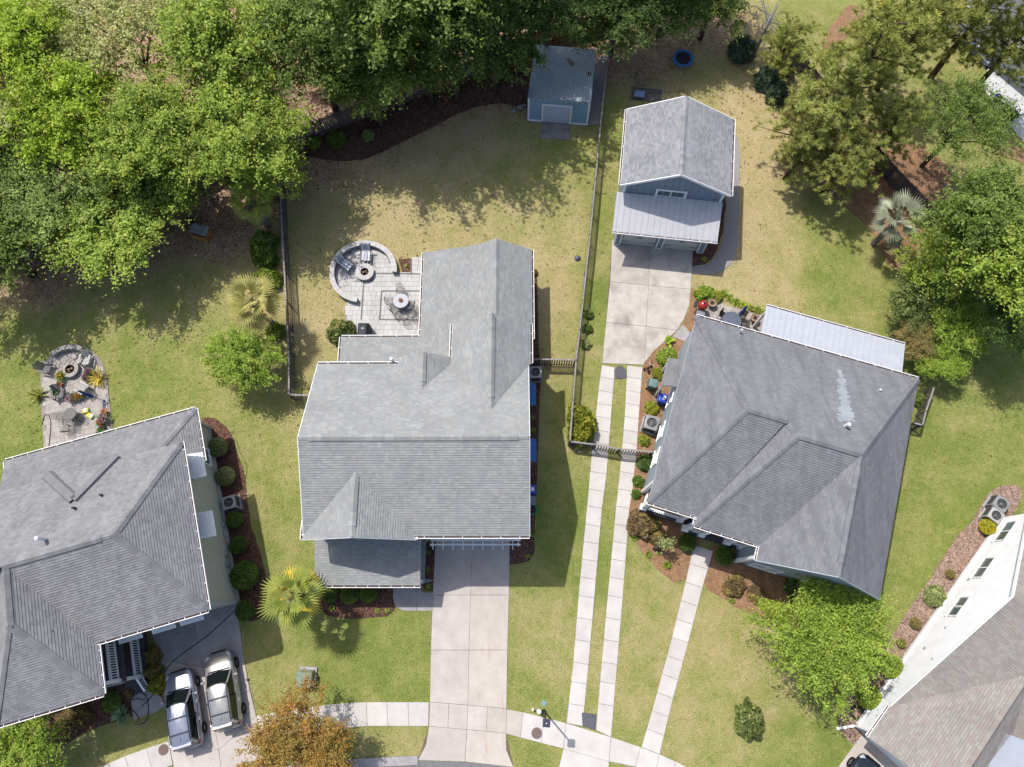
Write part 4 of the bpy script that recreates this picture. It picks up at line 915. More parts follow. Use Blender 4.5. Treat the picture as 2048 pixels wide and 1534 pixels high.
MB().box((-.1, -3.1, 1.15), (.06, 4.6, 2.3)).build('garage_door', white, W.root)
W.gutter((-.5, .35), (1.7, .35), 2.96, (0, 1), .75); W.fascia((1.7, .33, 2.9), (9.95, .33, 7.14)); W.fascia((9.95, .33, 7.14), (17.2, .33, 3.08))
MB().bar((.1, .05, .35), (16.9, .05, .35), .1, .3).build('base_board', white_trim, W.root)
for px, py in ((2011, 1063), (1967, 1136)):
    q = W.hit(px, py, 1, 0.0); 
    if q: W.window((q[0], 0.0, q[1]), (0, 1), 1.5, 1.0, 2, rail=False)
for px, py in ((1924, 1204), (1910, 1223)):
    q = W.hit(px, py, 1, 0.0)
    if q: W.window((q[0], 0.0, q[1]), (0, 1), .62, 1.0, 1, rail=False)
mtr = MATS['meter_grey']
for px, py, d in ((1938, 1160, (.12, .06, .12)), (1892, 1256, (.1, .05, .1)), (1851, 1297, (.14, .1, .14)), (1866, 1318, (.1, .05, .1)), (1783, 1378, (.35, .1, .5)), (1775, 1390, (.5, .1, .2)), (1780, 1413, (.4, .06, .12))):
    q = W.hit(px, py, 1, 0.0)
    if q: MB().box((q[0], .05, max(.3, q[1])), d).build('wall_fitting', mtr, W.root, bevel=.01)
ds = MB(); ds.bar((-.05, .12, 2.8), (-.05, .12, .25), .1, .08); ds.bar((-.05, .1, .22), (-.9, .75, .06), .14, .1); ds.build('downspout', white, W.root)
mz = [W.L(px, py, 5.2) for px, py in ((2014, 1468), (2085, 1496), (2050, 1600), (1972, 1560))]
dz = [5.5, 5.5, 4.6, 4.6]
md = MB().prism(mz, [z-.9 for z in dz], dz).build('dormer_roof', sm, W.root)

# ------------------------------------------------------------------ corner house behind the pines
o_ = gp(2028, 165)
Cn = House('corner_house', 'house corner with grey roof beyond the pines at the upper right edge', 'house', (o_.x, o_.y), 38, sh_R, 61)
Cn.block(0, 9, -4, 8, 0, 2.9, white); Cn.slope([(-.5, -4.5), (4.5, -4.5), (4.5, 8.5), (-.5, 8.5)], plane3((-.5, -4.5, 2.9), (-.5, 8.5, 2.9), (4.5, 0, 5.4))); Cn.gutter((-.5, -4.5), (-.5, 8.5), 2.88, (-1, 0), 1.2)
# ------------------------------------------------------------------ fences
RF = random.Random(3)
def world_line(pix, z): return [gp(px, py, z) for px, py in pix]
def picket_fence(pix, label, h=1.5, gap=0.17, mat=None, cap=None, group=None):
    """open picket fence along photo points of its top rail"""
    pts = world_line(pix, h); root = thing('picket_fence', label, 'fence', (pts[0].x, pts[0].y, 0), 0, group); o = Vector((pts[0].x, pts[0].y, 0)); mat = mat or wood_grey
    for a, b in zip(pts[:-1], pts[1:]):
        a, b = a-o, b-o; L = (b-a).length; n = max(1, round(L/2.4)); d = (b-a)/L; c = Vector((-d.y, d.x, 0))
        for i in range(n):
            p, q = a+(b-a)*(i/n), a+(b-a)*((i+1)/n); p.z = q.z = 0
            MB().box((p.x, p.y, h/2), (.1, .1, h+.06), math.atan2(d.y, d.x)).build('post', mat, root)
            MB().bar((p.x, p.y, h), (q.x, q.y, h), .11, .04).build('cap_rail', cap or wood_top, root)
            r_ = MB(); r_.bar((p.x+c.x*.04, p.y+c.y*.04, h-.2), (q.x+c.x*.04, q.y+c.y*.04, h-.2), .04, .09); r_.build('rail', mat, root)
            r_ = MB(); r_.bar((p.x+c.x*.04, p.y+c.y*.04, .25), (q.x+c.x*.04, q.y+c.y*.04, .25), .04, .09); r_.build('rail', mat, root)
            k = MB(); m = int((q-p).length/gap)
            for j in range(m):
                t = (j+.5)/m; x = p+(q-p)*t; hh = h-.04-RF.uniform(0, .015); k.box((x.x-c.x*.005, x.y-c.y*.005, hh/2+.03), (.085, .022, hh), math.atan2(d.y, d.x))
            k.build('picket_run', mat, root, kind='stuff')
    e = pts[-1]-o; MB().box((e.x, e.y, h/2), (.1, .1, h+.06)).build('post', mat, root)
    return root
picket_fence([(1224, 60), (1206, 200), (1180, 470), (1166, 600), (1152, 722), (1146, 800), (1140, 881)], 'long weathered picket fence between the back yard and the rear driveway', 1.45)
picket_fence([(1068, 718), (1152, 720)], 'short picket fence joining the main house wall to the long side fence', 1.45)
picket_fence([(1141, 883), (1190, 889), (1240, 898), (1306, 904)], 'dark picket gate fence crossing the two concrete wheel strips', 1.4)
picket_fence([(558, 330), (565, 480), (572, 600), (577, 700), (578, 789), (619, 791)], 'weathered picket fence along the left side of the back yard', 1.45)
picket_fence([(1868, 775), (1852, 822), (1845, 850), (1828, 846)], 'small grey picket enclosure behind the slate-roofed house', 1.3)
def board_fence(pix, label, h, mats, group=None):
    pts = world_line(pix, 0); root = thing('board_fence', label, 'fence', (pts[0].x, pts[0].y, 0), 0, group); o = Vector((pts[0].x, pts[0].y, 0)); si = 0
    for a, b in zip(pts[:-1], pts[1:]):
        a, b = a-o, b-o; L = (b-a).length; n = max(1, round(L/2.4)); d = (b-a)/L; c = Vector((-d.y, d.x, 0)); an = math.atan2(d.y, d.x); mt = mats[min(si, len(mats)-1)]; si += 1
        for i in range(n):
            p, q = a+(b-a)*(i/n), a+(b-a)*((i+1)/n)
            MB().box((p.x+c.x*.07, p.y+c.y*.07, h/2), (.1, .1, h), an).build('post', mt, root)
            for z in (.3, h-.3): MB().bar((p.x+c.x*.04, p.y+c.y*.04, z), (q.x+c.x*.04, q.y+c.y*.04, z), .04, .09).build('rail', mt, root)
            k = MB(); m = int((q-p).length/.15)
            for j in range(m):
                x = p+(q-p)*((j+.5)/m); hh = h+RF.uniform(-.03, .02); k.box((x.x, x.y, hh/2), (.138, .02, hh), an+RF.uniform(-.02, .02))
            k.build('boarding', mt, root, kind='stuff')
    return root
board_fence([(-40, 560), (60, 520), (270, 432), (410, 372), (600, 290), (650, 268), (720, 240), (800, 210), (858, 183), (926, 160), (1000, 128), (1062, 100), (1150, 72), (1225, 60)],
            'tall privacy board fence with a few new tan panels along the woods', 1.85, [wood_grey]*8+[wood_tan, wood_grey, wood_grey, wood_brown, wood_brown])
board_fence([(1555, 95), (1610, 165), (1700, 280), (1770, 362), (1845, 440), (1900, 520)], 'dark board fence running diagonally under the pine trees', 1.8, [M('dark_boards', (118, 112, 116), (84, 80, 84), 6, .9, .1, isl=.2)])

# ------------------------------------------------------------------ main patio
pav = {k: m_concrete('paver_'+k, a, b, 0, .12) for k, a, b in (('pale', (226, 223, 218), (208, 204, 200)), ('sand', (206, 198, 190), (180, 170, 162)), ('smoke', (140, 138, 138), (118, 116, 118)))}
def clip_convex(sub, clip):
    out = sub; n = len(clip)
    for i in range(n):
        a, b = clip[i], clip[(i+1) % n]; src, out = out, []; sd = lambda p: (b[0]-a[0])*(p[1]-a[1])-(b[1]-a[1])*(p[0]-a[0])
        for j in range(len(src)):
            p, q = src[j], src[(j+1) % len(src)]; dp, dq = sd(p), sd(q)
            if dp >= 0: out.append(p)
            if dp*dq < 0: t = dp/(dp-dq); out.append((p[0]+(q[0]-p[0])*t, p[1]+(q[1]-p[1])*t))
        if len(out) < 3: return []
    return out
def pavers(root, inside, x0, x1, y0, y1, rh, widths, mat, z, ang=0.0, seed=1, gap=.014, clip=None):
    r = random.Random(seed); ms = {}
    for w in widths: 
        b = MB().box((0, 0, 0), (w-gap, rh-gap, .06)); me = bpy.data.meshes.new('paver'); me.from_pydata(b.v, [], b.f); me.materials.append(mat); ms[w] = me
    ca, sa = math.cos(ang), math.sin(ang); y = y0; n = 0
    while y < y1:
        x = x0-r.uniform(0, max(widths))
        while x < x1:
            w = r.choice(widths); u, v = x+w/2, y+rh/2
            if clip:
                cs_ = [(u+i*(w-gap)/2, v+j*(rh-gap)/2) for i, j in ((-1, -1), (1, -1), (1, 1), (-1, 1))]; ins = [inside(*q) for q in cs_]
                if any(ins) and not all(ins):
                    q = clip_convex(cs_, clip)
                    if len(q) >= 3 and area(q) > .01: MB().prism([(a*ca-b*sa, a*sa+b*ca) for a, b in q], z-.03, z+.03+r.uniform(-.003, .003)).build('paver', mat, root)
                    x += w; continue
            if inside(u, v): 
                o = link('paver', ms[w], root); o.location = (u*ca-v*sa, u*sa+v*ca, z+r.uniform(-.003, .003)); o.rotation_euler = (0, 0, ang); n += 1
            x += w
        y += rh
    return n
mp_ = root_struct('patio')
cc = gp(729, 548); rin, rout = 2.12, 2.5
xl, xr_, yt, yb = gp(691, 640).x, -6.4, gp(760, 548).y, gp(760, 690).y
def in_main(x, y):
    return (x-cc.x)**2+(y-cc.y)**2 < (rin+.1)**2 or (xl < x < xr_ and yb < y < yt)
def dark_line(x, y):
    return False
PAVED.append([(cc.x+2.55*math.cos(t*.26), cc.y+2.55*math.sin(t*.26)) for t in range(25)]); PAVED.append([(xl, yb), (xr_, yb), (xr_, yt), (xl, yt)])
npv = pavers(mp_, lambda x, y: in_main(x, y) and (x-cc.x)**2+(y-cc.y)**2 > .45, cc.x-3, xr_, yb, cc.y+3, .38, [.30, .38, .56], pav['pale'], .06, 0, 4)
pad = gp(834, 533); pavers(mp_, lambda x, y: gp(823, 533).x < x < xr_ and gp(835, 548).y < y < gp(835, 518).y, gp(823, 533).x, xr_, gp(835, 548).y, gp(835, 518).y, .34, [.34, .5], pav['pale'], .06, 0, 6)
MB().prism([(xl, yb), (xr_, yb), (xr_, yt), (cc.x, yt), (xl, cc.y-2)], -.05, .05).build('joint_bed', M('pale_joint', (178, 172, 166), (156, 150, 146), 14, .95, .1), mp_)
MB().lathe([(2.3, -.05), (2.3, .048), (.0, .048)], (cc.x, cc.y, 0), 48).build('joint_bed', MATS['pale_joint'], mp_)
def band(a, b, w=.11):
    a, b = gp(*a), gp(*b); L = (b-a).length; k = max(1, int(L/.3))
    for i in range(k):
        p, q = a+(b-a)*(i/k), a+(b-a)*((i+.97)/k); MB().bar((p.x, p.y, .068), (q.x, q.y, .068), w, .06).build('border_paver', pav['smoke'], mp_)
band((752, 548), (845, 549)); band((728, 566), (723, 640)); band((764, 583), (845, 583)); band((764, 583), (760, 640)); band((760, 640), (845, 641)); band((823, 519), (823, 548))
def curved_wall(label, c, r0, r1, a0, a1, h, n, cat='seat wall', mat=None, cap=None):
    root = thing('seat_wall', label, cat, (c.x, c.y, 0))
    for i in range(n):
        t0, t1 = math.radians(a0+(a1-a0)*i/n), math.radians(a0+(a1-a0)*(i+.99)/n)
        P = lambda r, t: (r*math.cos(t), r*math.sin(t))
        for k in range(3):
            e = RF.uniform(-.008, .008)
            MB().prism([P(r0+.04+e, t0), P(r1-.04+e, t0), P(r1-.04+e, t1), P(r0+.04+e, t1)], h*.3*k, h*.3*(k+1)-.012).build('block', mat or block, root)
        MB().prism([P(r0, t0), P(r1, t0), P(r1, t1), P(r0, t1)], h*.9, h).build('cap_stone', cap or pav['pale'], root, bevel=.01)
    return root
curved_wall('round grey block seat wall curving around the main patio fire pit', cc, rin, rout, -2, 263, .55, 26)
def fire_pit(px, py, label, ro, ri, h, mat, capm):
    c = gp(px, py, h); root = thing('fire_pit', label, 'fire pit', (c.x, c.y, 0)); n = 14
    for i in range(n):
        t0, t1 = 2*math.pi*i/n, 2*math.pi*(i+.96)/n; P = lambda r, t: (r*math.cos(t), r*math.sin(t))
        for k in range(2): MB().prism([P(ri, t0), P(ro-.03, t0), P(ro-.03, t1), P(ri, t1)], h*.44*k+.0, h*.44*(k+1)-.01).build('block', mat, root)
        MB().prism([P(ri-.02, t0), P(ro, t0), P(ro, t1), P(ri-.02, t1)], h*.88, h).build('cap_stone', capm, root)
    MB().lathe([(ri-.02, .0), (ri-.02, h*.95), (ri-.05, h*.95), (ri-.05, .1), (0, .1)], (0, 0, 0), 24).build('fire_ring', M('rusty_ring', (120, 72, 52), (70, 50, 44), 8, .9, .2), root)
    for i in range(4):
        t = RF.uniform(0, 3.1); MB().tube([(-ri*.6*math.cos(t), -ri*.6*math.sin(t), .2+.06*i), (ri*.6*math.cos(t), ri*.6*math.sin(t), .24+.06*i)], .05, 7).build('log', M('fire_log', (190, 160, 130), (110, 84, 66), 9, .9), root)
    return root
fire_pit(729, 543, 'round block fire pit inside the curved seat wall of the main patio', .68, .33, .45, block, pav['pale'])

def lounge_chair(label, px, py, rz, frame, cushion, group=None):
    c = gp(px, py, .3); root = thing('patio_chair', label, 'chair', (c.x, c.y, .09), rz, group, 1.12)
    f = MB()
    for y in (-.32, .32):
        f.tube([(-.38, y, 0), (-.3, y, .55), (.38, y, .58), (.42, y, 0)], .022, 6); f.tube([(-.36, y, .3), (-.62, y, .95)], .022, 6)
    f.tube([(-.62, -.32, .95), (-.62, .32, .95)], .022, 6); f.tube([(.4, -.32, .33), (.4, .32, .33)], .022, 6); f.tube([(-.34, -.32, .3), (-.34, .32, .3)], .022, 6)
    f.build('frame', frame, root)
    for i, y in enumerate((-.21, 0, .21)):
        MB().box((.04, y, .38), (.7, .17, .09)).build('seat_slat', cushion[i % 2], root, bevel=.02); MB().box((-.5, y, .68), (.1, .17, .62), ry=-.38).build('back_slat', cushion[i % 2], root, bevel=.02)
    return root
stripe = [M('cushion_white', (236, 238, 244), (226, 228, 236), 4, .8), M('cushion_pale', (206, 210, 222), (196, 200, 214), 4, .8)]
lounge_chair('striped cushion chair backed against the top of the round seat wall', 733, 514, -math.pi/2, black_metal, stripe); lounge_chair('striped cushion chair at the left of the round seat wall', 694, 532, -math.pi*.2, black_metal, stripe)
# round glass table with wire chairs
def round_table(label, px, py, r, h, top, legm, parasol=None):
    c = gp(px, py, h); root = thing('round_table', label, 'table', (c.x, c.y, .08))
    MB().lathe([(0, h-.03), (r, h-.03), (r+.012, h-.015), (r, h), (0, h)], (0, 0, 0), 36).build('table_top', top, root); MB().lathe([(r-.01, h-.05), (r+.02, h-.05), (r+.02, h-.005), (r-.01, h-.005)], (0, 0, 0), 36).build('rim', legm, root)
    for k in range(4): t = math.pi/4+k*math.pi/2; MB().tube([(r*.75*math.cos(t), r*.75*math.sin(t), 0), (r*.45*math.cos(t), r*.45*math.sin(t), h*.5), (r*.7*math.cos(t), r*.7*math.sin(t), h-.04)], .02, 6).build('leg', legm, root)
    return root
tg = M('frosted_table_glass', (196, 198, 210), (186, 188, 202), 3, .5, .3)
round_table('round frosted-glass patio table on the main patio', 802, 602, .55, .72, tg, black_metal)
tb0 = gp(802, 604)
bowl = MB().lathe([(.0, .0), (.1, .01), (.16, .1), (.14, .1), (.09, .03), (0, .02)], (0, 0, 0), 16).lathe([(.0, .1), (.09, .08), (.06, .18), (0, .2)], (0, 0, 0), 10).build('centrepiece', M('tan_ceramic', (206, 172, 130), (170, 130, 90), 12, .7), None); bowl.location = (*gp(801, 600, .85)[:2], .81); tag(bowl, 'small tan bowl in the middle of the round glass table', 'bowl')
def wire_chair(name, mat):
    root = thing(name, '', 'chair'); f = MB()
    for y in (-.25, .25): f.tube([(.22, y, 0), (.2, y, .42), (-.2, y, .42), (-.26, y, 0)], .012, 5); f.tube([(.2, y, .6), (-.1, y, .62), (-.24, y, .45)], .012, 5)
    f.build('frame', mat, root)
    s_ = MB(); s_.tube([(.26*math.cos(t), .26*math.sin(t), .43) for t in np.linspace(0, 2*math.pi, 17)], .012, 5)
    for k in range(-5, 6): w = math.sqrt(max(0, .26**2-(k*.048)**2)); s_.bar((-w, k*.048, .43), (w, k*.048, .43), .01, .01); s_.bar((k*.048, -w, .432), (k*.048, w, .432), .01, .01)
    s_.build('mesh_seat', mat, root)
    b = MB(); b.tube([(-.24-.06*math.sin(t), .25*math.cos(t), .45+.5*math.sin(t)) for t in np.linspace(0, math.pi, 11)], .013, 5)
    for k in range(-4, 5): b.bar((-.24, k*.05, .45), (-.3, k*.05, .45+.48*math.sqrt(max(0, 1-(k*.05/.26)**2))), .01, .01)
    b.build('mesh_back', mat, root); return root
wc = wire_chair('wire_chair', M('dark_wire', (96, 92, 84), (70, 66, 60), 9, .5, .4))
for k, (px, py, a, lb) in enumerate(((801, 583, -90, 'black wire chair tucked above the round glass table'), (781, 605, 0, 'black wire chair left of the round glass table'), (791, 622, 50, 'black wire chair at the lower left of the round glass table'),
                                     (808, 636, 100, 'black wire chair standing below the round glass table'), (822, 612, 170, 'black wire chair right of the round glass table'), (826, 630, 140, 'black wire chair pushed back nearest the house gutter'))):
    c = gp(px, py, .4); place(wc, USED, lb, (c.x, c.y, .09), math.radians(a), 1.12, group='wire chairs round the glass table')
def covered_grill(px, py, label):
    c = gp(px, py, 1.0); root = thing('covered_grill', label, 'grill', (c.x, c.y, .08), 0); cv = M('grill_cover', (66, 66, 74), (54, 54, 60), 3, .7, .3)
    MB().box((0, -.1, .45), (.62, 1.15, .9), taper=.97).build('cover_skirt', cv, root, bevel=.04); MB().box((0, -.08, 1.0), (.58, 1.0, .22), taper=.72).build('cover_top', cv, root, bevel=.06)
    MB().prism([(-.06, .08), (.12, .0), (-.06, -.08)], 1.105, 1.118).build('logo', M('logo_grey', (190, 192, 198), (180, 182, 188), 3, .6), root); return root
covered_grill(727, 660, 'grill under a charcoal cover at the lower edge of the main patio').scale = (1.3, 1.1, 1.15)

# ------------------------------------------------------------------ left patio
lp = root_struct('patio'); lpp = [(gp(*p).x, gp(*p).y) for p in dense([(82, 770), (84, 738), (100, 712), (130, 694), (166, 690), (196, 712), (212, 745), (219, 800), (229, 880), (235, 930), (90, 960), (88, 890), (84, 830)])]
PAVED.append(lpp); MB().prism(lpp, -.05, .045).build('joint_bed', M('tan_joint', (186, 174, 164), (150, 138, 130), 10, .95, .1), lp)
lq = sum(lpp[i][0]*lpp[(i+1) % len(lpp)][1]-lpp[(i+1) % len(lpp)][0]*lpp[i][1] for i in range(len(lpp))); lpp = lpp if lq > 0 else lpp[::-1]
fin = in_poly(lpp); a16 = math.radians(16.2); ca, sa = math.cos(a16), math.sin(a16)
xs = [x*ca+y*sa for x, y in lpp]; ys = [-x*sa+y*ca for x, y in lpp]
pavers(lp, lambda u, v: fin(u*ca-v*sa, u*sa+v*ca), min(xs), max(xs), min(ys), max(ys), .36, [.26, .36, .5], pav['sand'], .05, a16, 9, .01, list(zip(xs, ys)))
c_ = gp(141, 742)
curved_wall('low curved tan stone seat wall at the top of the cluttered patio', c_, 1.5, 1.85, 48, 140, .5, 10, mat=block, cap=pav['sand'])
fire_pit(139, 738, 'round stone fire pit on the cluttered patio with potted flowers', .62, .36, .42, block, pav['sand'])
def adirondack(label, px, py, rz, mat, slat=None):
    c = gp(px, py, .35); root = thing('adirondack_chair', label, 'chair', (c.x, c.y, .08), rz)
    for i in range(5):
        y = -.22+.11*i; MB().bar((-.28, y, .26), (-.62, y*1.15, .95-.05*abs(i-2)), .095, .025, (1, 0, .5)).build('back_slat', mat, root); MB().bar((.3, y, .38), (-.3, y, .25), .095, .025).build('seat_slat', mat, root)
    for y in (-.34, .34): MB().bar((.32, y, .56), (-.42, y, .54), .14, .03).build('arm', mat, root); MB().bar((.28, y, 0), (.28, y, .55), .09, .04).build('leg', mat, root); MB().bar((.3, y*.85, .36), (-.5, y*.85, .02), .04, .1).build('leg', mat, root)
    return root
greyw = M('grey_resin', (128, 126, 130), (108, 106, 110), 5, .7); palew = M('pale_resin', (206, 202, 198), (190, 186, 182), 5, .7)
adirondack('grey adirondack chair half off the left side of the cluttered patio', 95, 737, math.radians(-12), greyw); adirondack('pale adirondack chair right of the round stone fire pit', 172, 722, math.radians(-95), palew)
adirondack('pale adirondack chair below the stone fire pit near the potted flowers', 166, 777, math.radians(150), palew); adirondack('dark grey chair on the shaded left half of the cluttered patio', 119, 790, math.radians(-70), greyw)
def flower_pot(label, px, py, r, pot, leaf=None, flower=None, fr=.22, h=None, seed=1, group=None, z0=.08):
    h = h or r*1.6; c = gp(px, py, h+z0); root = thing('flower_pot', label, 'flower pot', (c.x, c.y, z0), 0, group)
    MB().lathe([(r*.62, 0), (r*.95, h*.85), (r*1.08, h*.86), (r*1.08, h), (r*.9, h), (r*.86, h*.9), (0, h*.9)], (0, 0, 0), 18).build('pot', pot, root, smooth=False)
    MB().lathe([(r*.86, h*.88), (0, h*.93)], (0, 0, 0), 14).build('soil', soil, root)
    rg = np.random.default_rng(seed)
    for nm, m, k, s in (('foliage', leaf, 160, .1), ('flower_head', flower, 130, .06)):
        if not m: continue
        link(nm, leaf_cloud(nm, rg.normal(0, 1, (k, 3))*[fr*.55, fr*.55, fr*.22]+[0, 0, h+fr*.3+(0.06 if nm == 'flower_head' else 0)], s, m, rg), root)
    return root
def leaf_cloud(name, C, size, mat, rg, up=.6, aspect=1.6, jitter=.35):
    """separate leaf quads around the points C"""
    n = len(C); nr = rg.normal(0, 1, (n, 3)); nr[:, 2] = np.abs(nr[:, 2])+up; nr /= np.linalg.norm(nr, axis=1, keepdims=True)
    t = rg.normal(0, 1, (n, 3)); t -= (t*nr).sum(1, keepdims=True)*nr; t /= np.linalg.norm(t, axis=1, keepdims=True); b = np.cross(nr, t)
    s = size*(1+rg.uniform(-jitter, jitter, (n, 1))); a = t*s*aspect*.5; c = b*s*.5
    V = np.stack([C-a, C-c*.9+nr*s*.08, C+a, C+c*.9+nr*s*.08], 1).reshape(-1, 3)
    return raw_mesh(name, V, n, mat)
lf_g = m_leaf('leaf_pot', (40, 70, 24), (96, 132, 50)); fl_p = M('petal_magenta', (176, 60, 140), (130, 40, 110), 20, .7); fl_o = M('petal_orange', (240, 110, 40), (214, 80, 24), 20, .7); fl_y = M('petal_yellow', (246, 196, 44), (224, 160, 30), 20, .7); fl_pink = M('petal_pink', (232, 150, 206), (206, 110, 180), 20, .7); fl_r = M('petal_red', (206, 60, 60), (170, 40, 44), 20, .7)
pot_dk = M('dark_pot', (84, 72, 70), (64, 54, 52), 6, .7)
for i, (px, py, r, pm_, lf_, fm, fr, lb) in enumerate(((118, 768, .19, terracotta, None, None, .2, 'empty terracotta pot below the stone fire pit'), (121, 753, .18, pot_dk, lf_g, fl_y, .3, 'pot of yellow flowers leaning on the stone fire pit'),
        (173, 755, .18, pot_dk, lf_g, fl_p, .24, 'pot of magenta flowers next to the spiky yucca'), (177, 744, .17, pot_dk, lf_g, fl_p, .22, 'dark flower pot just below the pale adirondack chair'), (142, 796, .2, pot_dk, lf_g, fl_pink, .3, 'pot of pink flowers left of the orange ones'),
        (158, 791, .19, pot_dk, lf_g, fl_o, .26, 'pot of bright orange flowers'), (207, 823, .2, terracotta, None, None, .2, 'empty terracotta pot at the right edge of the cluttered patio'), (206, 838, .2, pot_dk, lf_g, fl_pink, .34, 'pot of pink and violet flowers at the patio edge near the roof'),
        (201, 845, .15, pot_dk, lf_g, fl_o, .2, 'small pot of coral flowers beside the pink one'), (206, 853, .13, pot_dk, None, None, .2, 'small empty dark pot near the gutter'), (199, 856, .11, pot_dk, None, None, .2, 'smallest dark pot beside another near the gutter'),
        (201, 863, .15, pot_dk, lf_g, None, .22, 'pot with low green plant touching the gutter'), (168, 704, .18, M('pale_pot', (200, 176, 160), (180, 156, 140), 6, .7), lf_g, None, .3, 'pale pot with green plant at the end of the curved wall'), (108, 785, .2, pot_dk, lf_g, None, .2, 'dark pot with dry stems on the shaded side of the patio'))):
    flower_pot(lb, px, py, r, pm_, lf_, fm, fr, None, 60+i)
def parasol(label, px, py, h, rz, tilt, cloth, pole, base=True, z0=.08):
    c = gp(px, py); root = thing('closed_parasol', label, 'parasol', (c.x, c.y, z0), rz)
    if base: MB().lathe([(.26, 0), (.26, .05), (.08, .1), (.05, .3), (0, .3)], (0, 0, 0), 20).build('base', grey_plastic, root)
    d = Vector((math.sin(tilt), 0, math.cos(tilt))); MB().tube([(0, 0, .05), d*h], .024, 8).build('pole', pole, root)
    MB().tube([d*(h*.42), d*(h*.5), d*(h*.75), d*(h*.97), d*(h*1.02)], [.05, .13, .1, .05, .01], 9).build('folded_canopy', cloth, root); return root
navy = M('navy_cloth', (44, 74, 150), (34, 56, 120), 5, .8)
parasol('closed blue parasol in a weighted base at the right edge of the cluttered patio', 211, 803, 2.2, math.pi*.93, .35, navy, M('blue_pole', (40, 80, 170), (34, 70, 150), 4, .4))
yb_ = M('yellow_bag', (246, 226, 60), (230, 206, 40), 9, .6); 
for i, (px, py, rz, lb) in enumerate(((172, 822, .3, 'yellow soil bag lying flat on the cluttered patio'), (181, 832, -.5, 'second yellow and green soil bag lying at an angle'))):
    c = gp(px, py, .1); root = thing('soil_bag', lb, 'bag', (c.x, c.y, .08), rz, 'soil bags on the patio'); MB().box((0, 0, .06), (.55, .36, .13), taper=.85).build('sack', yb_, root, bevel=.04); MB().box((.1*i, .05, .135), (.2, .2, .012)).build('print', white, root); MB().box((.22, -.05, .126), (.1, .24, .02)).build('green_print', M('bag_green', (40, 140, 70), (30, 120, 60), 6, .6), root)
tl = round_table('small round table in the shade on the cluttered patio', 141, 828, .42, .7, m_glass('dark_table_glass', (84, 84, 80), .2), black_metal)
for k, (px, py, a, lb) in enumerate(((146, 846, 80, 'wire chair below the small shaded round table'), (122, 833, 10, 'wire chair left of the small shaded round table'), (156, 834, 170, 'wire chair right of the small shaded round table'), (134, 858, 100, 'wire chair nearest the gutter on the cluttered patio'))):
    c = gp(px, py, .4); place(wc, USED, lb, (c.x, c.y, .08), math.radians(a), group='wire chairs on the cluttered patio')
def hose(label, pix, r, mat, z=.04, coil=None, cat='hose'):
    if coil:
        c = gp(*coil[:2]); pts = [(c.x+coil[2]*(1-.12*(k // 28))*math.cos(k*.449), c.y+coil[2]*(1-.12*(k // 28))*math.sin(k*.449), z+.02*(k % 56)/14) for k in range(84)]
    else: pts = [(*gp(*p)[:2], z) for p in dense(pix, False, 8)]
    return tag(MB().tube(pts, r, 6).build('garden_hose', mat, None, smooth=True), label, cat)
hose('black hose looping along the left edge of the cluttered patio', [(98, 905), (102, 870), (103, 840), (99, 830), (92, 830), (88, 838), (87, 850)], .028, hose_blk, .1)
hose('black hose running across the grey driveway to the silver cars', [(470, 1222), (450, 1240), (420, 1268), (390, 1290), (360, 1312), (340, 1330), (328, 1350), (318, 1375), (300, 1398), (285, 1412)], .025, hose_blk, .085)
hose('tangled black hose loop on the front walk of the olive house', [(260, 1392), (270, 1386), (285, 1385), (294, 1392), (290, 1400), (276, 1397), (262, 1400), (258, 1412), (272, 1425), (280, 1440), (270, 1448), (290, 1445), (298, 1425), (296, 1395)], .025, hose_blk, .09)
hose('coiled green garden hose beside the bins at the main house wall', None, .025, M('green_hose', (70, 180, 140), (50, 140, 110), 8, .5), .05, (1064, 1020, .36))
hose('coiled black hose at the foot of the white house', None, .035, hose_blk, .06, (1713, 1425, .4))
hose('thin black cable lying on the lawn beside the olive house', [(440, 870), (452, 868), (470, 862), (462, 872), (472, 880), (480, 905), (494, 930), (490, 960), (484, 985)], .012, hose_blk, .03, cat='cable')

# ------------------------------------------------------------------ patio of the right-hand neighbour
rpx = root_struct('patio'); rpp = [(gp(*p).x, gp(*p).y) for p in [(1408, 616), (1430, 606), (1560, 640), (1568, 690), (1400, 660)]]
PAVED.append(rpp); MB().prism(rpp, -.05, .045).build('joint_bed', MATS['tan_joint'], rpx); fr_ = in_poly(rpp); a17 = math.radians(-17.6); ca, sa = math.cos(a17), math.sin(a17)
xs = [x*ca+y*sa for x, y in rpp]; ys = [-x*sa+y*ca for x, y in rpp]
pavers(rpx, lambda u, v: fr_(u*ca-v*sa, u*sa+v*ca), min(xs), max(xs), min(ys), max(ys), .3, [.3, .42], pav['sand'], .05, a17, 12)
for i, (px, py) in enumerate(((1434, 586), (1435, 594), (1437, 602))): c = gp(px, py); MB().box((0, 0, 0), (.42, .22, .06), RF.uniform(-.2, .2)).build('stepping_stone', pav['sand'], rpx).location = (c.x, c.y, .03)
c = gp(1405, 612, .8); km = thing('kamado_grill', 'red egg-shaped ceramic grill in a dark stand beside the pine straw', 'grill', (c.x, c.y, .03), a17); redc = M('red_ceramic', (206, 58, 48), (180, 40, 36), 5, .25, .6)
MB().lathe([(.0, .45), (.2, .47), (.3, .62), (.33, .8), (.34, .9)], (0, 0, 0), 24).build('lower_shell', redc, km, smooth=True); MB().lathe([(.345, .92), (.33, 1.05), (.24, 1.2), (.1, 1.27), (0, 1.28)], (0, 0, 0), 24).build('lid', redc, km, smooth=True)
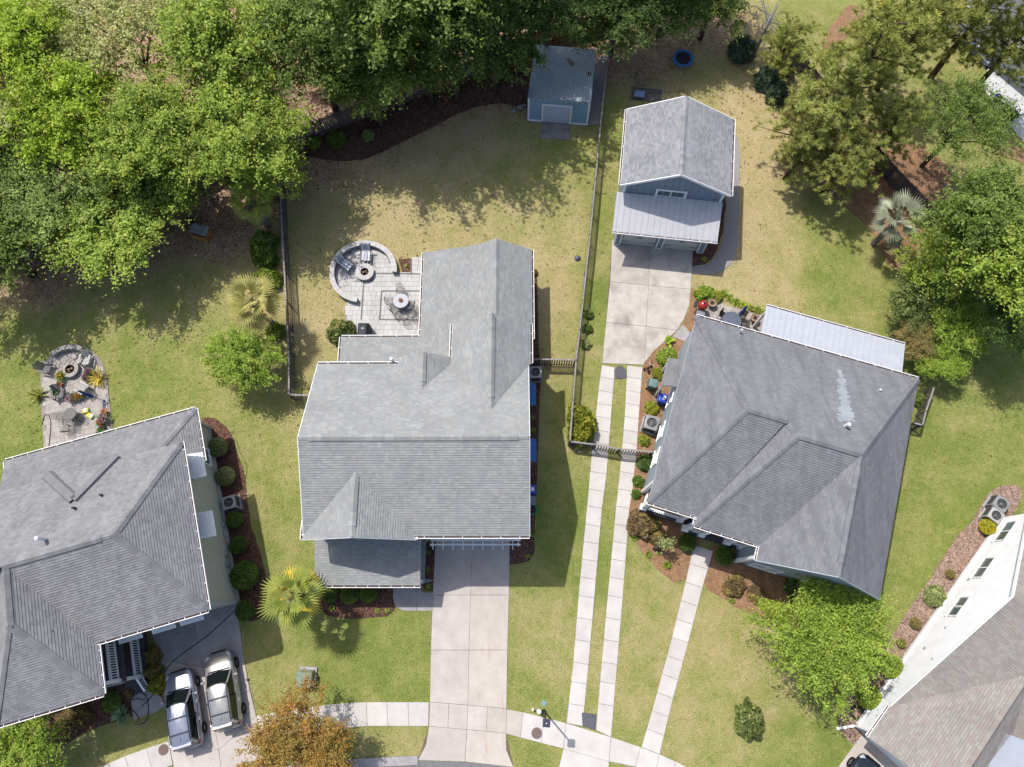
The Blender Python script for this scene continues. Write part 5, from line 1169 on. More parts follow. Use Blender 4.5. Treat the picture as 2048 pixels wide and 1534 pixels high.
MB().lathe([(.07, 1.26), (.08, 1.34), (.05, 1.37), (0, 1.37)], (0, 0, 0), 14).build('top_vent', M('dark_vent', (70, 66, 84), (50, 48, 60), 6, .4), km); MB().lathe([(.35, .88), (.355, .93), (.35, .94)], (0, 0, 0), 24).build('band', black_metal, km)
for x, y in ((-.35, -.35), (.35, -.35), (.35, .35), (-.35, .35)): MB().bar((x, y, 0), (x*.9, y*.9, .72), .04, .04).build('leg', black_metal, km)
MB().box((0, -.62, .75), (.6, .42, .03)).build('side_shelf', grey_metal, km); MB().box((-.48, 0, .75), (.24, .5, .03)).build('side_shelf', black_metal, km)
clay = M('glazed_pot', (176, 150, 122), (146, 122, 98), 6, .6)
flower_pot('tall round clay pot next to the red egg grill', 1425, 605, .3, clay, None, None, .2, .5, 80); flower_pot('tall round clay pot beside the white porch steps', 1511, 635, .3, clay, None, None, .2, .55, 81)
tb_r = round_table('round dark patio table with a closed blue parasol by the roof gutter', 1463, 642, .68, .72, M('slat_table', (108, 118, 136), (92, 100, 116), 4, .5), black_metal)
parasol('closed navy parasol standing in the round dark table', 1471, 645, 2.1, math.radians(62), .22, navy, black_metal, False)
for px, py, a, lb in ((1447, 632, -40, 'brown sling chair left of the round dark table'), (1480, 634, -140, 'brown sling chair above right of the round dark table'), (1484, 650, 170, 'brown sling chair right of the round dark table near the gutter')):
    c = gp(px, py, .4); root = thing('sling_chair', lb, 'chair', (c.x, c.y, .08), math.radians(a), 'sling chairs'); sl_m = M('sling_brown', (116, 106, 98), (96, 88, 80), 6, .8)
    MB().box((0, 0, .42), (.5, .5, .03)).build('seat', sl_m, root); MB().box((-.3, 0, .72), (.03, .5, .62), ry=-.2).build('backrest', sl_m, root)
    for y in (-.27, .27): MB().tube([(.25, y, 0), (.22, y, .62), (-.26, y, .64), (-.3, y, 0)], .016, 6).build('arm_frame', black_metal, root)
stp = MB()
c0, c1 = R.L(1525, 640, .9), R.L(1545, 655, 1.2)
sr = thing('porch_steps', 'white-railed wooden steps at the end of the metal-roofed porch', 'steps', (R.o.x, R.o.y, 0), R.a)
for i in range(3): MB().box((ua-.25-.28*i, .9, .42-.14*i), (.3, 1.2, .06)).build('tread', wood_grey, sr)
for v in (.3, 1.5): MB().bar((ua-.1, v, 1.45), (ua-1.1, v, .95), .07, .06).bar((ua-1.05, v, 0), (ua-1.05, v, 1.0), .07, .07).bar((ua-.1, v, 0), (ua-.1, v, 1.45), .07, .07).build('handrail', white, sr)

# ------------------------------------------------------------------ bins, air conditioners, utilities
def bin_(label, px, py, rz, body, lid, sticker=None, group=None):
    c = gp(px, py, 1.0); root = thing('wheelie_bin', label, 'bin', (c.x, c.y, .03), rz, group)
    MB().box((0, 0, .48), (.5, .56, .92), taper=1.0).build('body', body, root, bevel=.03); MB().box((.03, 0, 1.0), (.6, .64, .1), taper=.92).build('lid', lid, root, bevel=.03); MB().box((-.33, 0, .95), (.08, .5, .05)).build('handle', body, root, bevel=.015)
    MB().box((.06, 0, 1.055), (.42, .44, .02)).build('lid_panel', lid, root, bevel=.01)
    for y in (-.24, .24): MB().lathe([(.0, -.03), (.12, -.03), (.12, .03), (0, .03)], (0, 0, 0), 14).build('wheel', rubber, root).matrix_local = Matrix.Translation((-.22, y, .12)) @ Matrix.Rotation(math.pi/2, 4, 'X')
    if sticker: MB().box((.08, .02, 1.068), (.2, .26, .006)).build('sticker', white, root)
    return root
bin_('open-lidded green-grey bin on the pine straw', 1306, 766, a17, green_plastic, M('green_lid', (122, 152, 150), (108, 138, 136), 4, .4)); bin_('blue recycling bin against the slate-roofed house wall', 1326, 796, a17, blue_plastic, blue_plastic, True)
bin_('blue recycling bin peeking out from under the main roof edge', 1063, 979, 0, blue_plastic, blue_plastic, True); bin_('grey bin next to the blue one under the main roof edge', 1062, 1001, 0, M('dark_bin', (90, 104, 104), (80, 92, 92), 4, .5), grey_plastic)
def ac_unit(label, px, py, rz, s=.85, h=.85, mat=None):
    c = gp(px, py, h); root = thing('air_conditioner', label, 'air conditioner', (c.x, c.y, .02), rz, 'air conditioners'); mt = mat or M('ac_beige', (196, 194, 188), (180, 178, 172), 4, .5)
    MB().box((0, 0, .05), (s*1.2, s*1.2, .1)).build('pad', conc_grey, root); MB().box((0, 0, .1+h*.45), (s*.94, s*.94, h*.9)).build('coil', M('ac_fins', (96, 98, 98), (74, 76, 78), 30, .6), root)
    for x in (-1, 1):
        for y in (-1, 1): MB().box((x*s*.46, y*s*.46, .1+h*.45), (.1, .1, h*.9)).build('corner_post', mt, root)
    t = MB(); n = 28; P = []
    for k in range(n): a = 2*math.pi*k/n; q = max(abs(math.cos(a)), abs(math.sin(a))); P.append((s*.5*math.cos(a)/q, s*.5*math.sin(a)/q))
    V = [(x, y, h+.1) for x, y in P]+[(s*.36*math.cos(2*math.pi*k/n), s*.36*math.sin(2*math.pi*k/n), h+.13) for k in range(n)]+[(x, y, h) for x, y in P]
    t.add(V, [(k, (k+1) % n, n+(k+1) % n, n+k) for k in range(n)]+[(2*n+k, 2*n+(k+1) % n, (k+1) % n, k) for k in range(n)]); t.build('top_cover', mt, root)
    MB().lathe([(0, h-.05), (s*.37, h-.05), (s*.37, h-.02), (0, h-.02)], (0, 0, 0), 24).build('well', dark, root)
    fb = M('fan_grey', (120, 122, 124), (100, 102, 104), 6, .5)
    for k in range(3):
        a = k*2.094+.3; MB().box((s*.18*math.cos(a), s*.18*math.sin(a), h+.02), (s*.3, s*.2, .012), a, rx=.35).build('fan_blade', fb, root)
    MB().lathe([(0, h+.09), (s*.07, h+.08), (s*.07, h), (0, h)], (0, 0, 0), 14).build('motor', M('motor_pale', (226, 222, 214), (200, 196, 190), 6, .5), root)
    g = MB()
    for k in range(4): g.tube([(s*(.1+.085*k)*math.cos(q), s*(.1+.085*k)*math.sin(q), h+.12) for q in np.linspace(0, 2*math.pi, 25)], .006, 4)
    for k in range(4): g.bar((s*.36*math.cos(k*.785), s*.36*math.sin(k*.785), h+.12), (-s*.36*math.cos(k*.785), -s*.36*math.sin(k*.785), h+.12), .01, .01)
    g.build('grille', fb, root, kind='stuff'); return root
ac_unit('beige air conditioner beside the main house below the short fence', 1071, 745, 0); ac_unit('large grey air conditioner on pine straw left of the slate-roofed house', 1303, 846, a17, .95, .95, M('ac_grey', (166, 166, 166), (150, 150, 150), 4, .5))
ac_unit('air conditioner between the round shrubs of the olive house', 459, 1005, math.radians(16)); ac_unit('upper of the two air conditioners by the white house', 2001, 1008, math.radians(48), .9, .8, MATS['ac_grey']); ac_unit('lower of the two air conditioners by the white house', 1990, 1031, math.radians(48), .85, .75)
c = gp(609, 1357, .7); tf = thing('transformer_box', 'green pad-mounted transformer box on the front lawn', 'utility box', (c.x, c.y, 0), math.radians(-3)); tg_ = M('utility_green', (136, 160, 140), (120, 146, 128), 3, .5, .4)
MB().box((0, .05, .06), (1.1, 1.15, .12)).build('pad', conc_grey, tf); MB().box((0, -.05, .45), (.88, .82, .7)).build('cabinet', tg_, tf, bevel=.02); MB().box((0, -.05, .83), (.96, .92, .08), taper=.96).build('lid', tg_, tf, bevel=.015); MB().box((.0, .44, .42), (.8, .05, .6)).build('rear_panel', tg_, tf)
b0 = gp(1087.8, 1421.5); lpost = thing('street_lamp', 'black square-headed lamp post at the edge of the sidewalk', 'street lamp', (b0.x, b0.y, 0), math.radians(-5))
MB().lathe([(.11, 0), (.11, .3), (.06, .4), (.05, 4.35), (.035, 4.4)], (0, 0, 0), 14).build('pole', black_metal, lpost); MB().box((0, 0, 4.48), (.42, .42, .18)).build('lamp_head', M('lamp_black', (66, 70, 86), (56, 60, 74), 5, .5), lpost, bevel=.015); MB().lathe([(.03, 4.57), (.03, 4.66), (0, 4.68)], (0, 0, 0), 10).build('photocell', white, lpost); MB().box((0, 0, 4.385), (.34, .34, .02)).build('lens', glass, lpost)
c = gp(1077.5, 1419, .0); pd = thing('utility_pedestal', 'pale green cylindrical utility pedestal beside the lamp post', 'utility post', (c.x, c.y, 0)); MB().lathe([(.13, 0), (.13, .75), (.12, .78)], (0, 0, 0), 18).build('body', M('pale_green', (196, 206, 190), (180, 192, 176), 4, .6), pd); MB().lathe([(.14, .76), (.14, .86), (.1, .9), (0, .9)], (0, 0, 0), 18).build('cap', white, pd)
c = gp(1065.5, 1417); mk = thing('marker_post', 'short white marker post left of the utility pedestal', 'marker post', (c.x, c.y, 0)); MB().lathe([(.06, 0), (.06, .42)], (0, 0, 0), 12).build('stake', white, mk); MB().lathe([(.07, .4), (.07, .46), (0, .49)], (0, 0, 0), 12).build('cap', white, mk)
def cover(label, px, py, r, mat, z=.055, square=False):
    c = gp(px, py); root = thing('manhole_cover', label, 'manhole cover', (c.x, c.y, z)); MB().lathe([(0, 0), (r, 0), (r, .012), (r*.93, .016), (0, .016)], (0, 0, 0), 28).build('lid', mat, root)
    b = MB()
    for k in range(-4, 5):
        w = math.sqrt(max(0, (r*.85)**2-(k*r*.19)**2)); b.box((0, k*r*.19, .018), (2*w, r*.07, .006))
    b.build('tread', mat, root, kind='stuff'); MB().lathe([(r*.96, .004), (r*1.06, .004), (r*1.06, .01), (r*.96, .01)], (0, 0, 0), 28).build('frame', conc_grey, root)
iron = M('rusty_iron', (146, 124, 116), (120, 100, 96), 20, .85, .3)
cover('brown round manhole cover in the sidewalk near the lamp post', 1073.5, 1466, .32, iron); cover('brown round manhole cover in the sidewalk by the left driveway', 328, 1499, .31, iron); cover('small blue-grey valve cover in the grass above the lamp post', 1087.5, 1406.5, .16, M('valve_blue', (150, 184, 190), (130, 166, 172), 6, .6), .01); cover('small tan valve cover in the grass below the green transformer', 607, 1391, .14, M('valve_tan', (190, 156, 122), (160, 130, 100), 6, .8), .01)
c = gp(1155, 517); dm = thing('yard_drain_dome', 'small grey dome on the back lawn beside the side fence', 'drain cap', (c.x, c.y, 0)); MB().lathe([(.2, 0), (.19, .1), (.12, .2), (0, .23)], (0, 0, 0), 18).build('dome', M('dome_grey', (120, 124, 132), (104, 108, 116), 5, .5), dm, smooth=True); MB().lathe([(.24, 0), (.24, .03), (.19, .04)], (0, 0, 0), 18).build('rim', black_metal, dm)
# tricycle by the pine straw
c = gp(1296, 738); tc = thing('tricycle', 'small red and black tricycle lying by the driveway edge', 'tricycle', (c.x, c.y, .03), .9)
for x, y, r in ((.32, 0, .17), (-.2, .2, .12), (-.2, -.2, .12)): MB().lathe([(r*.75, -.025), (r, -.025), (r, .025), (r*.75, .025), (r*.75, -.025)], (0, 0, 0), 18).build('wheel', rubber, tc).matrix_local = Matrix.Translation((x, y, r)) @ Matrix.Rotation(math.pi/2, 4, 'X')
MB().tube([(.32, 0, .2), (.22, 0, .45), (-.05, 0, .28), (-.2, 0, .14)], .022, 7).tube([(-.2, -.2, .12), (-.2, .2, .12)], .015, 6).build('frame', M('red_paint', (180, 40, 44), (150, 30, 34), 5, .4), tc); MB().box((-.08, 0, .32), (.22, .2, .04)).build('saddle', rubber, tc, bevel=.01); MB().tube([(.24, -.2, .52), (.2, 0, .5), (.24, .2, .52)], .014, 6).build('handlebar', white, tc)
# trampoline and play equipment
c = gp(1366, 117, .5); tp = thing('trampoline', 'small round trampoline with blue pad and pole net in the shaded back yard', 'trampoline', (c.x, c.y, 0))
pad_b = M('tramp_blue', (52, 130, 190), (40, 100, 160), 4, .6); MB().lathe([(.62, .5), (.62, .54), (.86, .56), (.88, .52), (.62, .5)], (0, 0, 0), 32).build('pad', pad_b, tp); MB().lathe([(0, .5), (.63, .505), (.63, .515), (0, .51)], (0, 0, 0), 32).build('mat', M('tramp_mat', (28, 30, 44), (20, 22, 32), 6, .8), tp)
for k in range(6):
    t = k*math.pi/3+.2; MB().tube([(.86*math.cos(t), .86*math.sin(t), 0), (.86*math.cos(t), .86*math.sin(t), .5)], .02, 6).build('leg', grey_metal, tp)
    if k in (0, 1, 2, 3): MB().tube([(.88*math.cos(t), .88*math.sin(t), .5), (.9*math.cos(t), .9*math.sin(t), 1.75)], .018, 6).build('net_pole', M('pole_tan', (190, 176, 120), (160, 146, 96), 5, .6), tp)
c = gp(400, 462, .9); ph = thing('playhouse', 'grey-topped wooden play table in the shade at the left yard', 'playhouse', (c.x, c.y, 0), math.radians(-14)); pw = M('play_wood', (196, 150, 84), (150, 110, 60), 7, .8)
for x, y in ((-.55, -.4), (.55, -.4), (.55, .4), (-.55, .4)): MB().box((x, y, .45), (.1, .1, .9)).build('post', pw, ph)
MB().box((0, -.45, .5), (1.2, .05, .7)).build('side_panel', pw, ph); MB().box((.58, 0, .5), (.05, .85, .7)).build('side_panel', pw, ph); MB().box((-.25, .05, 1.0), (.8, .7, .04), ry=.2).build('roof_panel', galv, ph); MB().box((.45, .05, 1.02), (.45, .8, .04), ry=-.2).build('roof_panel', galv, ph)
c = gp(1293, 190); dg = thing('dog_kennel', 'low wire kennel with blue tarp behind the detached garage', 'kennel', (c.x, c.y, 0), G.a); MB().box((0, 0, .02), (2.4, 1.2, .06)).build('floor', wood_grey, dg); k = MB()
for i in range(17): k.bar((-1.2+i*.15, .6, 0), (-1.2+i*.15, .6, 1.2), .012, .012)
for i in range(6): k.bar((-1.2, .6, .05+.22*i), (1.2, .6, .05+.22*i), .012, .012)
k.build('wire_mesh', M('green_wire', (70, 110, 90), (50, 90, 70), 6, .5), dg, kind='stuff'); MB().box((-.6, -.3, .4), (.8, .5, .1), rx=.2).build('tarp', M('pale_tarp', (150, 180, 214), (130, 160, 196), 4, .6), dg)
# boulders by the shed
for i, (px, py, r) in enumerate(((1040, 216, .22), (1048, 212, .16), (1028, 222, .2))):
    b = bmesh.new(); bmesh.ops.create_icosphere(b, subdivisions=2, radius=r); rr = random.Random(i)
    for v_ in b.verts: v_.co *= 1+rr.uniform(-.18, .12); v_.co.z *= .7
    me = bpy.data.meshes.new('boulder'); b.to_mesh(me); b.free(); me.materials.append(block); c = gp(px, py); o = link('boulder', me); o.location = (c.x, c.y, r*.4); tag(o, ('largest pale boulder left of the blue shed', 'small pale boulder touching the blue shed corner', 'pale boulder farthest from the blue shed')[i], 'boulder', 'boulders by the shed')
# deck with blue chairs and white patio behind the pines
dk = MB().prism([(gp(*p, .5).x, gp(*p, .5).y) for p in [(1935, 78), (1995, 40), (2060, 30), (2060, 90), (1976, 128)]], 0, .5).build('deck', M('deck_blue_grey', (160, 172, 196), (144, 156, 182), 3, .7), None); tag(dk, 'blue-grey raised deck behind the pines at the upper right', 'deck')
wp = MB().prism([(gp(*p).x, gp(*p).y) for p in [(1976, 132), (2000, 120), (2120, 60), (2160, 300), (2060, 300), (1988, 214), (1966, 176)]], -.05, .06).build('white_patio', M('white_pavers', (240, 240, 240), (220, 220, 222), 3, .8), None, kind='structure')
for i, (px, py, lb) in enumerate(((1926, 68, 'blue cushioned chair at the far corner of the deck'), (1952, 92, 'blue cushioned chair nearest the pine on the deck'))):
    c = gp(px, py, .9); rt = thing('deck_chair', lb, 'chair', (c.x, c.y, .5), -.6, 'blue deck chairs'); MB().box((0, 0, .4), (.75, .75, .16)).build('cushion', M('blue_cushion', (60, 110, 210), (50, 90, 190), 9, .8), rt, bevel=.03); MB().box((0, 0, .2), (.8, .8, .2)).build('frame', wood_top, rt); MB().box((0, -.42, .55), (.85, .1, .4)).build('arm', wood_top, rt); MB().box((.05, .05, .5), (.3, .3, .06), .4).build('pillow', white, rt, bevel=.02)
for i, (px, py, r, lb) in enumerate(((2008, 213, .3, 'brown pot nearest the pine on the white patio'), (2017, 222, .3, 'brown pot in the middle of the row on the white patio'), (2029, 229, .34, 'brown pot with a bushy plant at the end of the row on the white patio'))): flower_pot(lb, px, py, r, M('brown_pot', (140, 110, 90), (110, 86, 70), 6, .7), lf_g if i else None, None, .5, None, 90+i)
flower_pot('blue glazed pot on the white patio', 1998, 193, .28, M('blue_pot', (50, 90, 180), (40, 70, 150), 5, .3), None, None, .2, None, 95)

# ------------------------------------------------------------------ cars
def make_car(label, loc, rz, paint, L=4.65, Wd=1.86, Ht=1.68, suv=True, name='parked_car'):
    root = thing(name, label, 'car', loc, rz); hb = 1.02 if suv else .9; k = L/4.65; hw = Wd/2
    st_ = [(-2.32, .60, .62), (-2.26, .80, .92), (-2.1, .88, hb), (-1.5, .97, hb+.02), (-.5, 1.0, hb+.01), (.5, 1.0, hb), (1.0, .985, hb+.0), (1.4, .965, hb-.05), (1.85, .92, hb-.13), (2.15, .83, hb-.22), (2.28, .7, hb-.32), (2.33, .5, .58)]
    b = MB(); rows = []
    for x, w, z in st_:
        w *= hw; cr = .05 if -2.2 < x < 2.2 else .01
        half = [(0, z+cr), (w*.45, z+cr*.85), (w*.8, z+.005), (w*.95, z-.07), (w, z-.2 if z > .7 else z-.1), (w*1.0, .55), (w*.96, .36), (w*.8, .27), (0, .25)]
        ring = [(x*k, y, zz) for y, zz in half]+[(x*k, -y, zz) for y, zz in half[-2:0:-1]]; rows.append(ring)
    n = len(rows[0]); V = [p for r_ in rows for p in r_]
    F = [(i*n+j, i*n+(j+1) % n, (i+1)*n+(j+1) % n, (i+1)*n+j) for i in range(len(rows)-1) for j in range(n)]+[tuple(range(n))[::-1], tuple((len(rows)-1)*n+j for j in range(n))]
    b.add(V, F); body = b.build('body', paint, root, smooth=True, sub=2)
    zt = Ht-.05; z0 = hb-.02
    wb, wt_ = (1.12, .38) if suv else (1.15, .25); rb, rt_ = (-2.12, -1.86) if suv else (-1.75, -1.1)
    ys, yt_ = hw*.88, hw*.70
    def ringz(f, xf, xr, y):   # rounded plan outline
        return [(xf+.10, 0), (xf+.06, y*.5), (xf-.03, y*.92), (xf-.3, y), ((xf+xr)/2, y*1.01), (xr+.25, y*.97), (xr, y*.85), (xr-.06, y*.4)]
    def full(h_, z): return [(x*k, y, z) for x, y in h_]+[(x*k, -y, z) for x, y in h_[:0:-1]] + ([] if 1 else [])
    lo, hi = full(ringz(0, wb, rb, ys), z0), full(ringz(0, wt_, rt_, yt_), zt); m = len(lo)
    g = MB().add(lo+hi, [(j, (j+1) % m, m+(j+1) % m, m+j) for j in range(m)]+[tuple(range(m, 2*m))]); g.build('glasshouse', glass_car, root, smooth=False)
    rp_ = full(ringz(0, wt_+.03, rt_-.06, yt_*1.03), zt); r2_ = full(ringz(0, wt_-.06, rt_+.06, yt_*.93), zt+.06)
    rf_ = MB().add(rp_+r2_+[((wt_+rt_)/2*k, 0, zt+.075)], [(j, (j+1) % m, m+(j+1) % m, m+j) for j in range(m)]+[(m+j, m+(j+1) % m, 2*m) for j in range(m)]+[tuple(range(m-1, -1, -1))]); rf_.build('roof', paint, root, smooth=True)
    for s in (-1, 1):
        MB().bar(((wb-.02)*k, s*ys*.93, z0), ((wt_-.02)*k, s*yt_*.96, zt+.01), .09, .06).build('pillar', paint, root); MB().bar(((rb+.1)*k, s*ys*.9, z0), ((rt_+.06)*k, s*yt_*.93, zt+.01), .16 if suv else .14, .06).build('pillar', paint, root)
        MB().bar(((-.35)*k, s*ys*1.0, z0), ((-.4)*k, s*yt_*1.0, zt), .1, .04).build('pillar', rubber, root); MB().bar(((wb-.3)*k, s*ys*1.0, z0+.03), ((rb+.25)*k, s*ys*.985, z0+.03), .025, .03).build('window_trim', galv, root)
        if suv: MB().tube([((wt_-.15)*k, s*yt_*.9, zt+.06), ((wt_-.35)*k, s*yt_*.9, zt+.12), ((rt_+.35)*k, s*yt_*.88, zt+.12), ((rt_+.15)*k, s*yt_*.86, zt+.06)], .02, 6).build('roof_rail', black_metal, root)
        mi = MB().box((.72*k, s*(hw+.1), hb+.05), (.14, .22, .15)).build('mirror', paint, root, bevel=.04)
        MB().box((2.02*k, s*hw*.68, hb-.24), (.3, .26, .12), -s*.5).build('headlight', m_glass('lamp_glass', (200, 206, 210), .1), root, bevel=.04); MB().box((-2.04*k, s*hw*.84, hb-.1), (.26, .1, .26), s*.3).build('tail_light', M('tail_red', (170, 30, 36), (140, 20, 26), 5, .2, .6), root, bevel=.03)
        MB().box((.28*k, s*(hw*.985), hb-.14), (.2, .03, .035)).build('door_handle', galv, root); MB().box((-.75*k, s*(hw*.985), hb-.14), (.2, .03, .035)).build('door_handle', galv, root)
        for x in (1.38, -1.36):
            w = MB().lathe([(.2, -.11), (.33, -.11), (.345, -.06), (.345, .06), (.33, .11), (.2, .11), (.2, -.11)], (0, 0, 0), 24).build('wheel', rubber, root); w.matrix_local = Matrix.Translation((x*k, s*(hw-.1), .345)) @ Matrix.Rotation(s*-math.pi/2, 4, 'X')
            rm = MB().lathe([(0, .04), (.2, .05), (.2, .0), (.0, 0)], (0, 0, 0), 20)
            for q in range(5): rm.box((.115*math.cos(q*1.257), .115*math.sin(q*1.257), .08), (.2, .055, .04), q*1.257)
            rm.build('rim', grey_metal, w)
            MB().lathe([(.205, .03), (.2, .06), (.19, .03)], (0, 0, 0), 20).build('rim_well', dark, w)
    if suv:
        for x in (-.35, -1.25): MB().bar((x*k, -yt_*.9, zt+.13), (x*k, yt_*.9, zt+.13), .07, .03).build('crossbar', black_metal, root)
        MB().box(((rt_-.08)*k, 0, zt+.02), (.22, yt_*1.8, .05), ry=.12).build('spoiler', paint, root, bevel=.02)
        for y in np.linspace(-.4, .4, 5): MB().bar(((wt_-.4)*k, y, zt+.072), ((rt_+.2)*k, y, zt+.072), .02, .015).build('roof_rib', paint, root)
    MB().box(((rt_+.28)*k, 0, zt+.1), (.16, .04, .07), taper=.5).build('antenna', paint, root); MB().box((2.3*k, 0, .62), (.08, .9, .2)).build('front_grille', rubber, root, bevel=.02); MB().bar(((wb+.08)*k, -ys*.8, z0+.03), ((wb+.08)*k, ys*.8, z0+.03), .08, .03).build('cowl', rubber, root)
    for y in (-.28, .3): MB().bar(((wb+.05)*k, y, z0+.05), ((wb-.28)*k, y+.38, z0+.3), .02, .02).build('wiper', rubber, root)
    MB().box((-2.27*k, 0, .62), (.1, 1.3, .14)).build('rear_bumper', rubber, root, bevel=.03); MB().box((-2.29*k, 0, .84), (.03, .5, .12)).build('number_plate', white, root)
    return root
def paint(name, c, metal=.6, rough=.28):
    n = NT(name, rough, .5); n.b.inputs['Base Color'].default_value = (*lin(c), 1); n.b.inputs['Metallic'].default_value = metal; n.b.inputs['Coat Weight'].default_value = .6; n.b.inputs['Coat Roughness'].default_value = .05
    f = n.noise(400, 1); n.bump(f, .02, .001); return n.m
def car_at(label, fw, rw, mat, side=1, **kw):
    a, b = gp(*fw, .35), gp(*rw, .35); d = (a-b).normalized(); hd = math.atan2(d.y, d.x); left = Vector((-d.y, d.x, 0)); m_ = (a+b)/2 + left*(.83*side); return make_car(label, (m_.x, m_.y, .055), hd, mat, **kw)
car_at('silver-blue SUV with black crossbars parked nearer the porch', (393.4, 1366), (406.7, 1452), paint('paint_silver_blue', (184, 188, 204)))
car_at('champagne silver SUV parked on the lawn side of the left driveway', (472, 1329.5), (485, 1413), paint('paint_champagne', (202, 200, 194)))
c = gp(1701.7, 1524, .3); hd = math.radians(50); d = Vector((math.cos(hd), math.sin(hd), 0)); rgt = Vector((d.y, -d.x, 0)); m_ = c - d*1.38 + rgt*.83
make_car('dark blue-grey sedan cut off by the bottom edge beside the white house', (m_.x, m_.y, .05), hd, paint('paint_midnight', (52, 60, 76), .3, .2), 4.6, 1.82, 1.45, False)
# ------------------------------------------------------------------ vegetation
LM = {k: m_leaf('leaf_'+k, *v) for k, v in dict(
    lime=((98, 130, 32), (160, 184, 56), (198, 208, 84)), bright=((90, 118, 40), (156, 176, 72), (188, 198, 98)), green=((66, 92, 36), (118, 138, 62), (152, 166, 84)),
    dark=((52, 78, 34), (96, 120, 56), (128, 146, 76)), olive=((132, 140, 80), (178, 182, 118), (206, 204, 148)), airy=((96, 122, 54), (150, 170, 92), (184, 198, 124)),
    rust=((120, 104, 48), (172, 148, 78), (190, 128, 76)), magnolia=((56, 78, 40), (124, 138, 76), (202, 198, 134)), maroon=((84, 70, 56), (140, 118, 84), (192, 178, 84)),
    boxwood=((58, 84, 34), (104, 130, 54), (140, 158, 72)), spring=((90, 120, 38), (150, 172, 68), (186, 200, 92)), yellow=((150, 150, 40), (206, 200, 64), (226, 214, 84)),
    cedar=((58, 76, 60), (98, 118, 96), (124, 142, 116)), vine=((104, 118, 40), (158, 166, 66), (208, 194, 76)), sage=((100, 116, 66), (154, 164, 108), (182, 188, 130)), bronze=((104, 100, 56), (156, 146, 90), (174, 128, 92))).items()}
NEEDLE = m_leaf('pine_needles', (92, 108, 48), (160, 166, 88), (200, 192, 110), .3)
def lobes(rg, n, rx, ry, rz, spread=.62):
    L = []
    for i in range(n):
        t = 2*math.pi*(i+rg.uniform(0, .8))/n*1.9; u = rg.uniform(-.25, .95); k = math.sqrt(max(0, 1-u*u)); r = spread*rg.uniform(.55, 1.15)
        L.append((np.array([rx*k*math.cos(t)*r, ry*k*math.sin(t)*r, rz*u*.75]), rg.uniform(.30, .52)))
    L.append((np.array([0, 0, rz*.3]), .55)); return L
def crown_pts(rg, n, rx, ry, rz, nl, clumps, cr, spread=.62):
    """leaf positions: clumps on the surfaces of overlapping lobes"""
    Ls = lobes(rg, nl, rx, ry, rz, spread); R0 = (rx+ry)/2; C = []
    w = np.array([l[1]**2 for l in Ls]); w /= w.sum()
    for i in rg.choice(len(Ls), clumps, p=w):
        c, k = Ls[i]; d = rg.normal(0, 1, 3); d[2] = abs(d[2])*1.1-.35; d /= np.linalg.norm(d); rr = k*R0*rg.uniform(.55, 1.05)
        C.append(c+d*rr*np.array([1, 1, rz/R0*1.05]))
    C = np.array(C); idx = rg.integers(0, clumps, n); s = cr*rg.uniform(.7, 1.5, clumps)
    dr = C/np.array([rx, ry, rz])+rg.normal(0, .35, C.shape); dr[:, 2] = dr[:, 2]*.35+.1; dr /= np.linalg.norm(dr, axis=1, keepdims=True)      # each clump is a spray of twigs growing outwards
    sub = dr[idx]+rg.normal(0, .45, (n, 3))*np.array([1, 1, .5]); t = rg.uniform(-1.1, 1.3, (n, 1))
    return C[idx]+sub*t*s[idx][:, None]*1.25+rg.normal(0, .07, (n, 3)), Ls
def tree_proto(name, cat, seed, rx, ry, rz, zc, nleaf, nl, clumps, cr, leaf, mat, trunk_r=.2, spread=.62, barkm=None, up=1.0, aspect=1.6):
    rg = np.random.default_rng(seed); root = thing(name, '', cat); P, Ls = crown_pts(rg, nleaf, rx, ry, rz, nl, clumps, cr, spread); P[:, 2] += zc; P[:, 2] = np.maximum(P[:, 2], .12)
    link('crown', leaf_cloud(name+'_crown', P, leaf, mat, rg, up, aspect), root)
    b = barkm or bark; base = max(.2, zc-rz*.8)
    MB().tube([(0, 0, -.1), (.05, .03, base*.5), (.0, .06, base), (.05, 0, zc), (.1, .05, zc+rz*.5)], [trunk_r*1.3, trunk_r, trunk_r*.85, trunk_r*.6, trunk_r*.2], 9).build('trunk', b, root, smooth=True)
    for c, k in Ls[:7]:
        e = Vector(c)*1.15+Vector((0, 0, zc+.2)); m_ = Vector((e.x*.45, e.y*.45, base+(e.z-base)*.6)); MB().tube([(0, .04, base*.9), m_, e], [trunk_r*.5, trunk_r*.32, trunk_r*.08], 6).build('limb', b, root, smooth=True)
    return root
def recolor(root, mat):
    for ch in root.children:
        if ch.name.startswith(('crown', 'foliage', 'frond', 'tuft')): ch.material_slots[0].link = 'OBJECT'; ch.material_slots[0].material = mat
BR = [tree_proto('broadleaf_tree', 'tree', 101+i, 4.2+.3*(i % 2), 4.3-.3*(i % 2), 3.1, 7.2, 30000, 16+2*i, 380+40*i, .42, .125, LM['green'], .24, .72) for i in range(4)]
TL = [tree_proto('broadleaf_tree', 'tree', 151+i, 6.0, 6.3, 4.4, 10.8, 12000, 20, 170, .6, .17, LM['green'], .3, .85) for i in range(2)]
SP = [tree_proto('broadleaf_tree', 'tree', 131+i, 4.4, 4.2, 2.9, 7.0, 15000, 17, 280, .45, .115, LM['olive'], .2, .84) for i in range(2)]
RT = random.Random(77)
def put(proto, label, px, py, zc, s, mat=None, rz=None, group=None, zb=0.0):
    c = gp(px, py, zc*(s if not isinstance(s, tuple) else s[2])); o = place(proto, USED, label, (c.x, c.y, zb), RT.uniform(0, 6.28) if rz is None else rz, s, group)
    if mat: recolor(o, mat)
    return o
